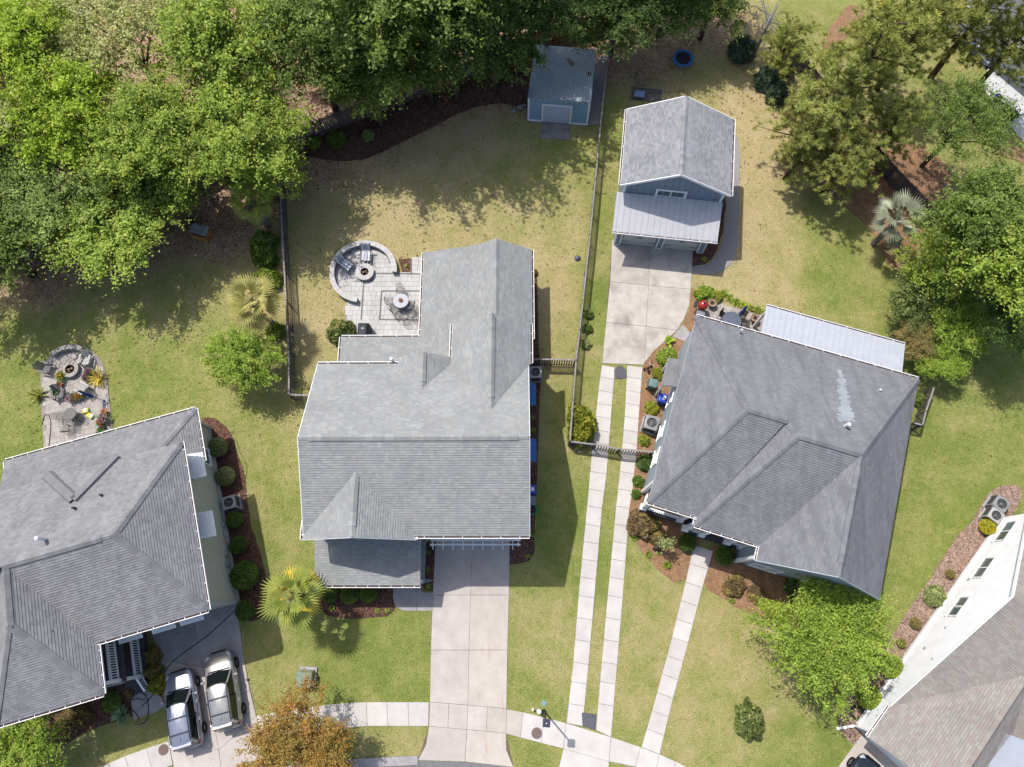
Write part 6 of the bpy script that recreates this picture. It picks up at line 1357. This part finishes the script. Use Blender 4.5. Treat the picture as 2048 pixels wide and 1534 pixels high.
for i, (k, px, py, s, m_, lb) in enumerate((
    ('b', 55, 100, 1.08, 'lime', 'bright yellow-green tree in the upper left corner'), ('s', 245, 70, 1.1, 'olive', 'sparse pale olive tree left of the bare tan gap in the woods'), ('b', 445, 110, 1.08, 'bright', 'bright green tree right of the bare tan gap in the woods'),
    ('b', 150, 235, 1.0, 'lime', 'yellow-tipped green tree below the upper left corner tree'), ('b', 300, 295, .95, 'bright', 'mid-green tree left of the sunlit tree above the board fence'), ('b', 470, 265, .98, 'bright', 'bright sunlit tree just above the board fence at the left yard'),
    ('s', 15, 215, 1.0, 'olive', 'sparse pale tree at the left edge of the woods'), ('b', 325, 375, .66, 'green', 'compact round tree overhanging the board fence beside the dark gap'), ('b', 60, 430, (.95, .95, .65), 'airy', 'airy light-green tree with visible branches at the left edge'),
    ('b', 225, 445, (.98, .98, .62), 'bright', 'green tree leaning over the shaded left lawn'), ('b', 520, 330, .66, 'bright', 'bright green tree overhanging the left picket fence corner'), ('b', 625, 95, 1.0, 'green', 'green tree with pale twigs behind the grey board fence'),
    ('b', 770, 75, 1.08, 'green', 'broad green tree behind the middle of the board fence'), ('b', 735, 160, .74, 'green', 'loose-branched tree overhanging the grey fence boards'), ('b', 895, 55, 1.05, 'dark', 'dark green tree behind the tan fence panels'), ('b', 850, 125, .62, 'green', 'small green tree touching the tan fence panels'),
    ('b', 985, 70, .84, 'dark', 'dark green tree left of the blue shed'), ('b', 1095, 10, .86, 'dark', 'dark green tree behind the brown fence panels above the shed'), ('b', 1235, 15, (.9, .9, .66), 'dark', 'dark green tree at the far end of the long picket fence'), ('b', 1335, -5, (.8, .8, .55), 'dark', 'dark green tree above the trampoline'),
    ('b', 1425, 0, (.75, .75, .55), 'green', 'green tree at the top edge right of the trampoline'), ('s', 130, 345, .8, 'airy', 'green tree between the airy tree and the yellow-tipped tree'), ('b', 600, -30, .9, 'green', 'green tree cut by the top edge left of centre'), ('b', 960, -25, .9, 'dark', 'dark tree cut by the top edge above the shed'),
    ('s', 385, 10, .8, 'olive', 'sparse pale tree at the top edge of the tan gap'), ('b', -25, 340, .8, 'green', 'green tree cut off by the left edge'), ('b', -40, 480, (1.0, 1.0, .75), 'green', 'added green tree mostly beyond the left edge, shading the lawn'), ('s', 1925, 245, .74, 'green', 'open-branched green tree beside the white patio'), ('b', 1955, 455, .92, 'green', 'large green tree below the white patio lawn'),  # tree mostly beyond the left edge is added to extend the lawn shade
    ('b', 2035, 520, .96, 'bright', 'bright green tree at the right edge'), ('b', 1895, 520, .62, 'bright', 'bright bushy tree right of the grey palm'), ('b', 2045, 640, .6, 'dark', 'dark low tree at the right edge beside the lawn'), ('b', 1970, 560, .6, 'green', 'green tree behind the bright shrubs at the right'))):
    put((BR if k == 'b' else SP)[i % (4 if k == 'b' else 2)], lb, px, py, 7.2, s, LM[m_], group='broadleaf trees')
for i, (px, py, s, m_, lb) in enumerate(((800, 186, 1.5, 'green', 'tallest green tree behind the middle of the fence'), (895, 148, 1.6, 'green', 'tall green tree rooted behind the tan fence panels'), (990, 104, 1.45, 'dark', 'tall dark tree left of the shed, cut by the top edge'), (1255, 30, 1.15, 'dark', 'tall dark tree beyond the end of the picket fence'), (1375, 20, 1.05, 'dark', 'tall dark tree beyond the trampoline'))):
    c = gp(px, py); o = place(TL[i % 2], USED, lb, (c.x, c.y, 0), RT.uniform(0, 6.28), s*.68, 'broadleaf trees'); recolor(o, LM[m_])
# pines
def pine_proto(seed):
    rg = np.random.default_rng(seed); root = thing('pine_tree', '', 'tree'); T = []; Ht = 13.0
    MB().tube([(0, 0, -.1), (.1, 0, 4), (.0, .15, 9), (.1, .1, Ht-.5)], [.32, .27, .2, .05], 9).build('trunk', bark_pine, root, smooth=True)
    for i in range(36):
        z = 4.6+8.0*(i/36); t = i*2.4+rg.uniform(-.4, .4); ln = rg.uniform(2.2, 4.3)*(1-.55*(i/36)); e = np.array([math.cos(t)*ln, math.sin(t)*ln, z+rg.uniform(.1, 1.0)])
        MB().tube([(0, .1, z-.5), (e[0]*.5, e[1]*.5, z-.1), tuple(e)], [.08, .05, .015], 5).build('limb', bark_pine, root, smooth=True)
        for j in range(14):
            f = rg.uniform(.35, 1.06); T.append([e[0]*f, e[1]*f, z+(e[2]-z)*f]+rg.normal(0, 1, 3)*[.42, .42, .22])
    T = np.array(T); n = 40; C = np.repeat(T, n, 0); N = len(C); d = rg.normal(0, 1, (N, 3)); d[:, 2] = d[:, 2]*.7+.35; d /= np.linalg.norm(d, axis=1, keepdims=True); L = rg.uniform(.26, .42, (N, 1))
    s = np.cross(d, rg.normal(0, 1, (N, 3))); s /= np.linalg.norm(s, axis=1, keepdims=True); s *= .026
    V = np.stack([C-s, C+s, C+d*L+s*.4, C+d*L-s*.4], 1).reshape(-1, 3); link('crown', raw_mesh('pine_crown', V, N, NEEDLE), root); return root
PN = [pine_proto(201+i) for i in range(2)]
for i, (px, py, s, lb) in enumerate(((1650, 225, (1.0, 1.0, .6), 'broad pine overhanging the dark diagonal fence'), (1700, 315, (.8, .8, .5), 'low pine crown above the pine straw bed'), (1745, 100, 1.0, 'tall pine with a forked bare trunk near the top right'), (1580, 80, (.62, .62, .45), 'pine behind the bare grey tree'),
                                     (1850, 40, (.8, .8, .75), 'pine between the forked pine and the blue deck'), (1790, 250, (.62, .62, .6), 'pine left of the open-branched green tree'), (1980, 5, (.8, .8, .8), 'pine overhanging the blue-grey deck'), (2055, 60, (.7, .7, .75), 'pine at the upper right corner'), (1612, 290, (.6, .6, .45), 'short pine at the edge of the dry lawn'))):
    put(PN[i % 2], lb, px, py, 9.5, s, group='pines')
# bare tree
bt_ = thing('bare_tree', 'leafless grey tree among the dark cedars near the top', 'tree', (*gp(1535, 45, 4)[:2], 0)); pale_b = M('pale_bark', (190, 186, 180), (150, 146, 142), 9, .9); rb_ = random.Random(4)
MB().tube([(0, 0, 0), (.1, .1, 3), (.3, .2, 5.5)], [.16, .11, .05], 7).build('trunk', pale_b, bt_, smooth=True)
for i in range(16):
    t = rb_.uniform(0, 6.28); z = rb_.uniform(2, 5); l = rb_.uniform(1, 2.4); p = Vector((.1, .1, z)); e = p+Vector((math.cos(t)*l, math.sin(t)*l, rb_.uniform(.3, 1.2))); k = MB(); k.tube([p, (p+e)/2+Vector((0, 0, .1)), e], [.045, .03, .008], 5)
    for j in range(4): q = p+(e-p)*rb_.uniform(.4, .95); k.tube([q, q+Vector((rb_.uniform(-.6, .6), rb_.uniform(-.6, .6), rb_.uniform(0, .5)))], [.015, .004], 4)
    k.build('limb', pale_b, bt_)
# small trees and shrubs
ST = [tree_proto('small_tree', 'tree', 301+i, 2.1, 2.0, 1.35, 2.5, 16000, 20, 260, .22, .08, LM['spring'], .09, .78) for i in range(2)]
put(ST[0], 'bright green small tree below the left palm beside the picket fence', 490, 720, 2.5, 1.05, LM['spring']); BT = tree_proto('small_tree', 'tree', 311, 3.3, 3.0, 1.9, 3.4, 30000, 26, 420, .3, .085, LM['spring'], .12, .8)
put(BT, 'wide lime-green tree in front of the slate-roofed house', 1655, 1272, 3.4, 1.0, LM['spring'], .4)
put(BT, 'rust and gold tree overhanging the sidewalk at the bottom', 598, 1502, 3.4, (.86, .84, .95), LM['rust']); put(ST[1], 'bright green bushy tree in the bottom left corner', 40, 1500, 2.5, 1.05, LM['spring']); put(ST[0], 'glossy magnolia tree beside the sunlit shrubs right of the metal porch roof', 1835, 600, 2.5, .95, LM['magnolia'])
put(ST[1], 'leafy lime shrub tree at the right of the rear metal porch', 1905, 650, 2.5, .95, LM['spring']); put(ST[0], 'lime shrub tree behind the corner of the slate roof', 1875, 725, 2.2, .72, LM['spring']); put(ST[1], 'reddish-brown feathery shrub beside the metal porch roof', 1830, 690, 2.0, .66, LM['bronze'])
BS = []
for i in range(3):   # leafy shrubs, base at ground, about 1 m radius
    rg = np.random.default_rng(351+i); root = thing('shrub', '', 'shrub'); n = 3600; d = rg.normal(0, 1, (n, 3)); d[:, 2] = np.abs(d[:, 2]); d /= np.linalg.norm(d, axis=1, keepdims=True)
    bump = 1+.13*np.sin(d[:, 0]*6+i)*np.cos(d[:, 1]*5+2*i)+.08*np.sin(d[:, 2]*9+d[:, 0]*7); P = d*(rg.uniform(.45, 1.0, (n, 1))**.45)*bump[:, None]*np.array([1, 1, 1.0]); P[:, 2] += .12
    link('foliage', leaf_cloud('shrub_leaves', P, .12, LM['boxwood'], rg, .3, 1.7), root); MB().tube([(0, 0, -.05), (.02, .02, .5)], [.06, .03], 6).build('stem', bark, root); BS.append(root)
BC = []
for i in range(2):   # clipped round shrubs
    rg = np.random.default_rng(371+i); root = thing('clipped_shrub', '', 'shrub'); n = 5200; d = rg.normal(0, 1, (n, 3)); d /= np.linalg.norm(d, axis=1, keepdims=True); P = d*rg.uniform(.82, 1.0, (n, 1)); P[:, 2] = P[:, 2]*.85+.82
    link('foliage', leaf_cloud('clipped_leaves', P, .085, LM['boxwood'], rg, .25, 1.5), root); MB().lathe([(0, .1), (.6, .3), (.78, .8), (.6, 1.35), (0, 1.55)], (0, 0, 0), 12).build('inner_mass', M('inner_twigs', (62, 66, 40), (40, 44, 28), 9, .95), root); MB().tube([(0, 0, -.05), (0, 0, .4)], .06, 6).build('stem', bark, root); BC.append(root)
def shrubs(rows, protos, grp, flat=1.0):
    for i, (px, py, r, m_, lb) in enumerate(rows):
        r3 = r if isinstance(r, tuple) else (r, r, r*flat); put(protos[i % len(protos)], lb, px, py, .6, r3, LM[m_], group=grp)
shrubs(((437, 895, .68, 'sage', 'sage-green shrub nearest the rear corner of the olive house'), (452, 953, .66, 'sage', 'sage-green shrub just above the olive house air conditioner'), (470, 1040, .56, 'boxwood', 'shaded round shrub just below the olive house air conditioner'), (478, 1090, .6, 'boxwood', 'shaded round shrub by the olive house meters'),
        (491, 1151, .92, 'boxwood', 'largest clipped ball shrub beside the olive house, half in sun'), (492, 1221, .62, 'boxwood', 'clipped shrub at the driveway corner of the olive house')), BC, 'shrubs along the olive house')
shrubs(((1374, 1086, .58, 'boxwood', 'round green shrub left of the front walk of the slate-roofed house'), (1448, 1112, .6, 'boxwood', 'round green shrub right of the front walk of the slate-roofed house'), (1900, 1148, .3, 'bronze', 'smallest round shrub between the white house windows and the lawn'), (1830, 1246, .36, 'bronze', 'olive round shrub in the middle of the white house bed'),
        (1802, 1286, .3, 'bronze', 'round shrub next to the white house gas meter'), (1973, 1054, .52, 'yellow', 'yellow bush below the white house air conditioners'), (1780, 1332, .72, 'spring', 'bright shrub against the white house wall, upper of two'), (1735, 1392, .74, 'spring', 'bright shrub above the coiled black hose'), (660, 1187, .6, 'boxwood', 'green shrub under the porch gutter nearest the front palm'), (700, 1188, .62, 'boxwood', 'middle green shrub under the porch gutter'), (738, 1187, .58, 'boxwood', 'green shrub under the porch gutter nearest the front walk')), BC, 'round clipped shrubs')
shrubs(((1286, 1046, (1.05, 1.0, .9), 'maroon', 'large reddish shrub at the porch corner beside the wheel strips'), (1318, 1078, .55, 'maroon', 'reddish shrub beside the cut tree stump'), (1470, 1172, (.8, .62, .7), 'maroon', 'wide reddish shrub right of the front walk'), (1513, 1188, .56, 'maroon', 'smaller reddish shrub next to the wide reddish one'), (1553, 1220, (.95, .6, .7), 'vine', 'yellow-green shrub at the edge of the lime-green tree'),
        (1600, 1172, .9, 'dark', 'dark shaded shrub under the gable of the slate-roofed house, left'), (1665, 1186, .95, 'dark', 'dark shaded shrub under the gable of the slate-roofed house, right'), (1873, 1193, .68, 'sage', 'loose grey-green shrub below the white house windows'), (1336, 714, .75, 'spring', 'bright shrub beside the side-door hood'), (1318, 746, .45, 'vine', 'small yellow-green shrub above the green-grey bin'),
        (1304, 815, .5, 'vine', 'yellow-green shrub between the blue bin and the air conditioner'), (1289, 880, .42, 'vine', 'small shrub below the large air conditioner'), (680, 662, (1.0, .95, 1.15), 'magnolia', 'glossy shrub at the corner of the main house next to the covered grill'), (1502, 1442, (.85, 1.1, 1.3), 'magnolia', 'lone glossy young tree on the front lawn at the right'),
        (1292, 925, .6, 'dark', 'dark leafy plant below the wheel-strip gate'), (1277, 962, .4, 'boxwood', 'low leafy plant along the slate house wall, second from the gate'), (1273, 988, .34, 'boxwood', 'low leafy plant along the slate house wall, nearest the porch'), (1412, 588, .72, 'spring', 'tall leafy clump above the red egg grill'), (1432, 592, .5, 'vine', 'yellow-green clump right of the grill pots'),
        (672, 276, .75, 'green', 'feathery shrub in the dark bed below the board fence'), (735, 269, .5, 'airy', 'small pale shrub in the dark bed'), (626, 283, .55, 'bright', 'bright shrub at the fence corner'), (1840, 800, .5, 'green', 'green plants inside the small grey enclosure'), (560, 1215, .3, 'sage', 'small plant at the edge of the front mulch bed')), BS, 'leafy shrubs')
shrubs(((1486, 92, (1.1, 1.1, 1.7), 'cedar', 'dark grey-green cedar left of the diagonal fence'), (1540, 150, (1.1, 1.0, 1.5), 'cedar', 'dark grey-green cedar in the middle of the row'), (1556, 183, (.9, 1.0, 1.3), 'cedar', 'dark grey-green cedar nearest the dry lawn'), (1565, 130, 1.0, 'cedar', 'cedar tucked behind the diagonal fence'),
        (525, 482, (1.05, .95, 1.1), 'boxwood', 'upper green hedge bush beside the left picket fence'), (527, 512, (1.05, .9, 1.2), 'boxwood', 'middle green hedge bush beside the left picket fence'), (532, 556, (1.0, .8, 1.1), 'bright', 'green hedge bush above the left palm'), (548, 660, .7, 'spring', 'green bush between the left palm and the fence'), (1165, 838, (.85, 1.25, 1.6), 'vine', 'yellow-flecked vine bush climbing the corner of the long picket fence'), (1160, 865, (.8, .9, 1.4), 'vine', 'lower half of the vine bush beside the wheel-strip gate'),
        (1178, 628, .36, 'green', 'topmost of three climbers on the long picket fence'), (1175, 656, .4, 'green', 'middle of three climbers on the long picket fence'), (1172, 687, .4, 'sage', 'lowest of three climbers on the long picket fence'), (303, 1312, (.5, .6, .8), 'bronze', 'hedge bush beside the olive porch, upper'), (305, 1342, (.5, .6, .8), 'bronze', 'hedge bush beside the olive porch, middle'), (311, 1370, (.55, .6, .7), 'vine', 'hedge bush beside the olive porch, lowest'),
        (140, 1430, (1.3, .7, .7), 'maroon', 'dark shaded hedge under the olive house eave'), (222, 1406, .6, 'green', 'feathery green bush beside the olive house walk'), (258, 1386, .35, 'maroon', 'small reddish bush at the foot of the porch steps'), (1068, 545, .3, 'maroon', 'small maroon shrub at the rear corner of the main house')), BS, 'hedge bushes')
# spiky and strappy plants
def spiky(label, px, py, r, n, mat, seed, h=.5, cat='plant', name='spiky_plant', w=.05, group=None):
    rg = np.random.default_rng(seed); c = gp(px, py); root = thing(name, label, cat, (c.x, c.y, .03), 0, group); b = MB()
    for k in range(n):
        t = k*2.399+rg.uniform(-.2, .2); el = rg.uniform(.15, 1.2); L = r*rg.uniform(.75, 1.1); d = np.array([math.cos(t)*math.cos(el), math.sin(t)*math.cos(el), math.sin(el)]); s = np.array([-math.sin(t), math.cos(t), 0])*w
        p0, p1, p2 = np.array([0, 0, .05]), d*L*.6+[0, 0, .05], d*L+[0, 0, -.12*L*(1-math.sin(el))]
        b.add([p0-s*.5, p0+s*.5, p1+s, p2, p1-s], [(0, 1, 2, 4), (4, 2, 3)])
    b.build('foliage', mat, root, kind='stuff'); MB().tube([(0, 0, -.03), (0, 0, h*.3)], .05, 6).build('stem', bark, root); return root
yu = m_leaf('yucca_leaf', (110, 104, 40), (196, 176, 84), (226, 206, 110)); st_g = m_leaf('strap_leaf', (76, 106, 30), (142, 166, 52), (196, 196, 70)); bl = m_leaf('blue_spike', (86, 112, 84), (140, 164, 132))
spiky('golden spiky yucca at the right edge of the cluttered patio', 199, 757, .95, 46, yu, 1, .6); spiky('spiky yucca at the left edge of the cluttered patio', 80, 792, .9, 40, m_leaf('yucca_green', (80, 90, 44), (150, 150, 80)), 2, .6); spiky('pale green spiky yucca in the olive house front bed', 246, 1430, .75, 60, bl, 3); spiky('banana-leaf plant at the driveway edge above the bright shrub', 1336, 684, .6, 9, m_leaf('banana_leaf', (90, 130, 30), (160, 190, 60)), 4, .6, w=.12)
for i, (px, py, r, lb) in enumerate(((1447, 588, .5, 'strappy clump at the left end of the patio border'), (1458, 598, .5, 'strappy clump second from the left in the patio border'), (1472, 606, .5, 'strappy clump third from the left in the patio border'), (1486, 612, .48, 'strappy clump fourth from the left in the patio border'), (1500, 618, .5, 'strappy clump fifth from the left in the patio border'), (1514, 622, .5, 'strappy clump sixth from the left in the patio border'), (1527, 629, .5, 'strappy clump nearest the metal porch roof'),
        (1296, 1108, .36, 'yellow-green strappy plant at the lawn edge beside the wheel strips'), (1334, 1131, .4, 'yellow-green strappy plant in the shadow of the stump'), (1316, 1107, .2, 'tiny strappy plant below the stump'), (1270, 1075, .3, 'strappy plant below the large reddish shrub'), (1463, 1202, .28, 'small strappy plant below the wide reddish shrub'), (1066, 836, .22, 'small green plant under the upper blue awning'), (1067, 862, .3, 'small green plant between the two blue awnings'), (1066, 1070, .2, 'small green plant at the front right corner bed'),
        (856, 1105, .2, 'upper small plant in the bed beside the main driveway'), (856, 1140, .22, 'middle small plant in the bed beside the main driveway'), (857, 1172, .24, 'lower small plant in the bed beside the main driveway'), (1055, 1112, .22, 'small plant in the corner bed right of the main driveway'), (812, 532, .2, 'small round plant in the mulch square by the patio'), (665, 1215, .3, 'small plant in the sun at the left of the front bed'), (755, 1222, .22, 'small plant in the sun at the middle of the front bed'), (775, 1222, .24, 'small plant at the right end of the front bed'), (1407, 520, .3, 'young green plant beside the detached garage'))):
    spiky(lb, px, py, r, 26, st_g, 20+i, .4, group='strappy bedding plants', w=.035)
# sabal palms
def frond_mesh(mat, fold):
    b = MB(); n = 12; pet = .75; R_ = 1.2
    b.tube([(0, 0, 0), (pet*.5, 0, .05), (pet, 0, .02)], [.022, .018, .012], 5)
    for k in range(n):
        a = (k/(n-1)-.5)*1.9; rr = R_*(1-.3*abs(a)/.95); c, s = math.cos(a), math.sin(a); w = .055; z = lambda t: .02+.10*abs(math.sin(a))*t-.30*t*t*fold
        p = [(pet+rr*t*c, rr*t*s, z(t)) for t in (.0, .55, 1.0)]; o = (-s*w, c*w, 0)
        b.add([p[0], (p[1][0]-o[0], p[1][1]-o[1], p[1][2]-.015), (p[1][0], p[1][1], p[1][2]+.02), (p[1][0]+o[0], p[1][1]+o[1], p[1][2]-.015), p[2]], [(0, 1, 2), (0, 2, 3), (1, 4, 2), (2, 4, 3)])
    me = bpy.data.meshes.new('frond'); me.from_pydata(b.v, [], b.f); me.materials.append(mat); return me
def palm(label, px, py, h, s, mat, n=34, seed=1, matt=None):
    rg = random.Random(seed); c = gp(px, py, h); root = thing('sabal_palm', label, 'palm tree', (c.x, c.y, 0)); k = int(h/.25)
    tk = MB(); tk.tube([(0, 0, z*h/k) for z in range(k+1)], [(.2+.02*(z % 2)) for z in range(k+1)], 10); tk.build('trunk', M('palm_trunk', (170, 160, 150), (110, 100, 92), 9, .95, bump=.8), root)
    for i in range(10): t = rg.uniform(0, 6.28); MB().bar((.18*math.cos(t), .18*math.sin(t), h-.5+.04*i), (.34*math.cos(t), .34*math.sin(t), h-.15+.04*i), .09, .04).build('boot', bark, root)
    ms = [frond_mesh(mat, f) for f in (.6, 1.2)]; md = frond_mesh(matt, 1.4) if matt else None
    for i in range(n):
        f = i/n; o = link('frond', md if (md and i < 7) else ms[i % 2], root); el = math.radians(-42+118*f); o.location = (0, 0, h-.1+.25*f); o.rotation_euler = (rg.uniform(-.35, .35), -el, i*2.399); sc_ = s*rg.uniform(.88, 1.1); o.scale = (sc_,)*3
    return root
pl_ = m_leaf('palm_leaf', (96, 100, 50), (158, 154, 88), (196, 180, 118), .2, .4); pl_g = m_leaf('palm_leaf_green', (74, 96, 40), (132, 144, 66), (182, 170, 84), .2, .4); pl_b = m_leaf('palm_leaf_grey', (90, 100, 82), (140, 146, 122), (170, 172, 150), .2, .4); pl_d = m_leaf('palm_leaf_dry', (150, 130, 84), (206, 184, 128), (224, 206, 150), .2, .6); pl_y = m_leaf('palm_leaf_yellow', (140, 130, 40), (206, 186, 66), (224, 180, 80), .2, .5)
palm('pale green sabal palm beside the left picket fence', 508, 606, 4.0, 1.12, pl_, 26, 2, pl_d); palm('sabal palm with yellow-tipped fronds on the front lawn', 588, 1193, 4.3, 1.1, pl_g, 22, 3, pl_y); palm('grey-green palm under the trees at the right', 1795, 440, 3.6, 1.1, pl_b, 18, 4); palm('shaded palm with pale trunk below the left woods', 505, 405, 3.5, .95, pl_g, 18, 5)
# cut stump with sprouts beside the porch
c = gp(1310, 1098); sm_ = thing('tree_stump', 'leaning cut tree trunk with sprouts in front of the porch', 'stump', (c.x, c.y, 0)); MB().tube([(0, 0, -.1), (.05, .05, .5), (.2, .25, 1.3), (.25, .3, 1.7)], [.17, .14, .12, .13], 10).build('trunk', bark, sm_, smooth=True); rg = np.random.default_rng(9); link('foliage', leaf_cloud('sprouts', rg.normal(0, 1, (160, 3))*[.25, .2, .12]+[.4, .25, 1.75], .12, LM['sage'], rg), sm_)

# ------------------------------------------------------------------ turf blades and fallen leaves
def scatter(n, seed, x0, x1, y0, y1):
    rg = np.random.default_rng(seed); P = np.stack([rg.uniform(x0, x1, n), rg.uniform(y0, y1, n)], 1); ok = np.ones(n, bool)
    for poly in PAVED:
        q = np.array(poly); lo, hi = q.min(0), q.max(0); idx = np.where(ok & (P[:, 0] > lo[0]) & (P[:, 0] < hi[0]) & (P[:, 1] > lo[1]) & (P[:, 1] < hi[1]))[0]
        if not len(idx): continue
        x, y = P[idx, 0], P[idx, 1]; ins = np.zeros(len(idx), bool)
        for i in range(len(q)):
            (ax, ay), (bx_, by_) = q[i], q[(i+1) % len(q)]
            if ay == by_: continue
            ins ^= ((ay > y) != (by_ > y)) & (x < (bx_-ax)*(y-ay)/(by_-ay)+ax)
        ok[idx[ins]] = False
    return P[ok], rg
P, rg = scatter(230000, 1, -46, 46, -11, 47); dry, lit = [], []
for ch in np.array_split(P, 12):
    d_, l_ = field(ch[:, 0], ch[:, 1]); dry.append(d_); lit.append(l_)
dry, lit = np.concatenate(dry), np.concatenate(lit); keep = lit+rg.uniform(-.25, .25, len(lit)) < .45; P, dry, lit = P[keep], dry[keep], lit[keep]
n = len(P); t = rg.uniform(0, 6.283, n); L = rg.uniform(.05, .12, n); el = rg.uniform(.3, 1.1, n); d = np.stack([np.cos(t)*np.cos(el), np.sin(t)*np.cos(el), np.sin(el)], 1)*L[:, None]; s = np.stack([-np.sin(t), np.cos(t), np.zeros(n)], 1)*.016
C = np.stack([P[:, 0], P[:, 1], np.full(n, .002)], 1); me = raw_mesh('turf_blades', np.stack([C-s, C+s, C+d+s*.5, C+d-s*.5], 1).reshape(-1, 3), n, MATS['lawn'])
for nm, arr in (('dry', dry+rg.uniform(-.25, .25, n)), ('litter', np.zeros(n))): me.attributes.new(nm, 'FLOAT', 'POINT').data.foreach_set('value', np.repeat(arr, 4).astype(np.float32))
tag(link('turf', me, None, kind='stuff'), 'short uneven lawn grass of the yards', 'grass')
P, rg = scatter(26000, 2, -46, 40, 8, 47); dry, lit = field(P[:, 0], P[:, 1]); P = P[rg.uniform(0, 1, len(P)) < lit*1.1+.05]; n = len(P)
fl = M('fallen_leaf', (196, 156, 116), (140, 100, 72), 3, .9, .1, isl=.45)
tag(link('fallen_leaves', leaf_cloud('fallen_leaves', np.stack([P[:, 0], P[:, 1], np.full(n, .045)], 1), .1, fl, rg, 1.6), None, kind='stuff'), 'dry fallen leaves under the trees and on the rear lawns', 'leaves')
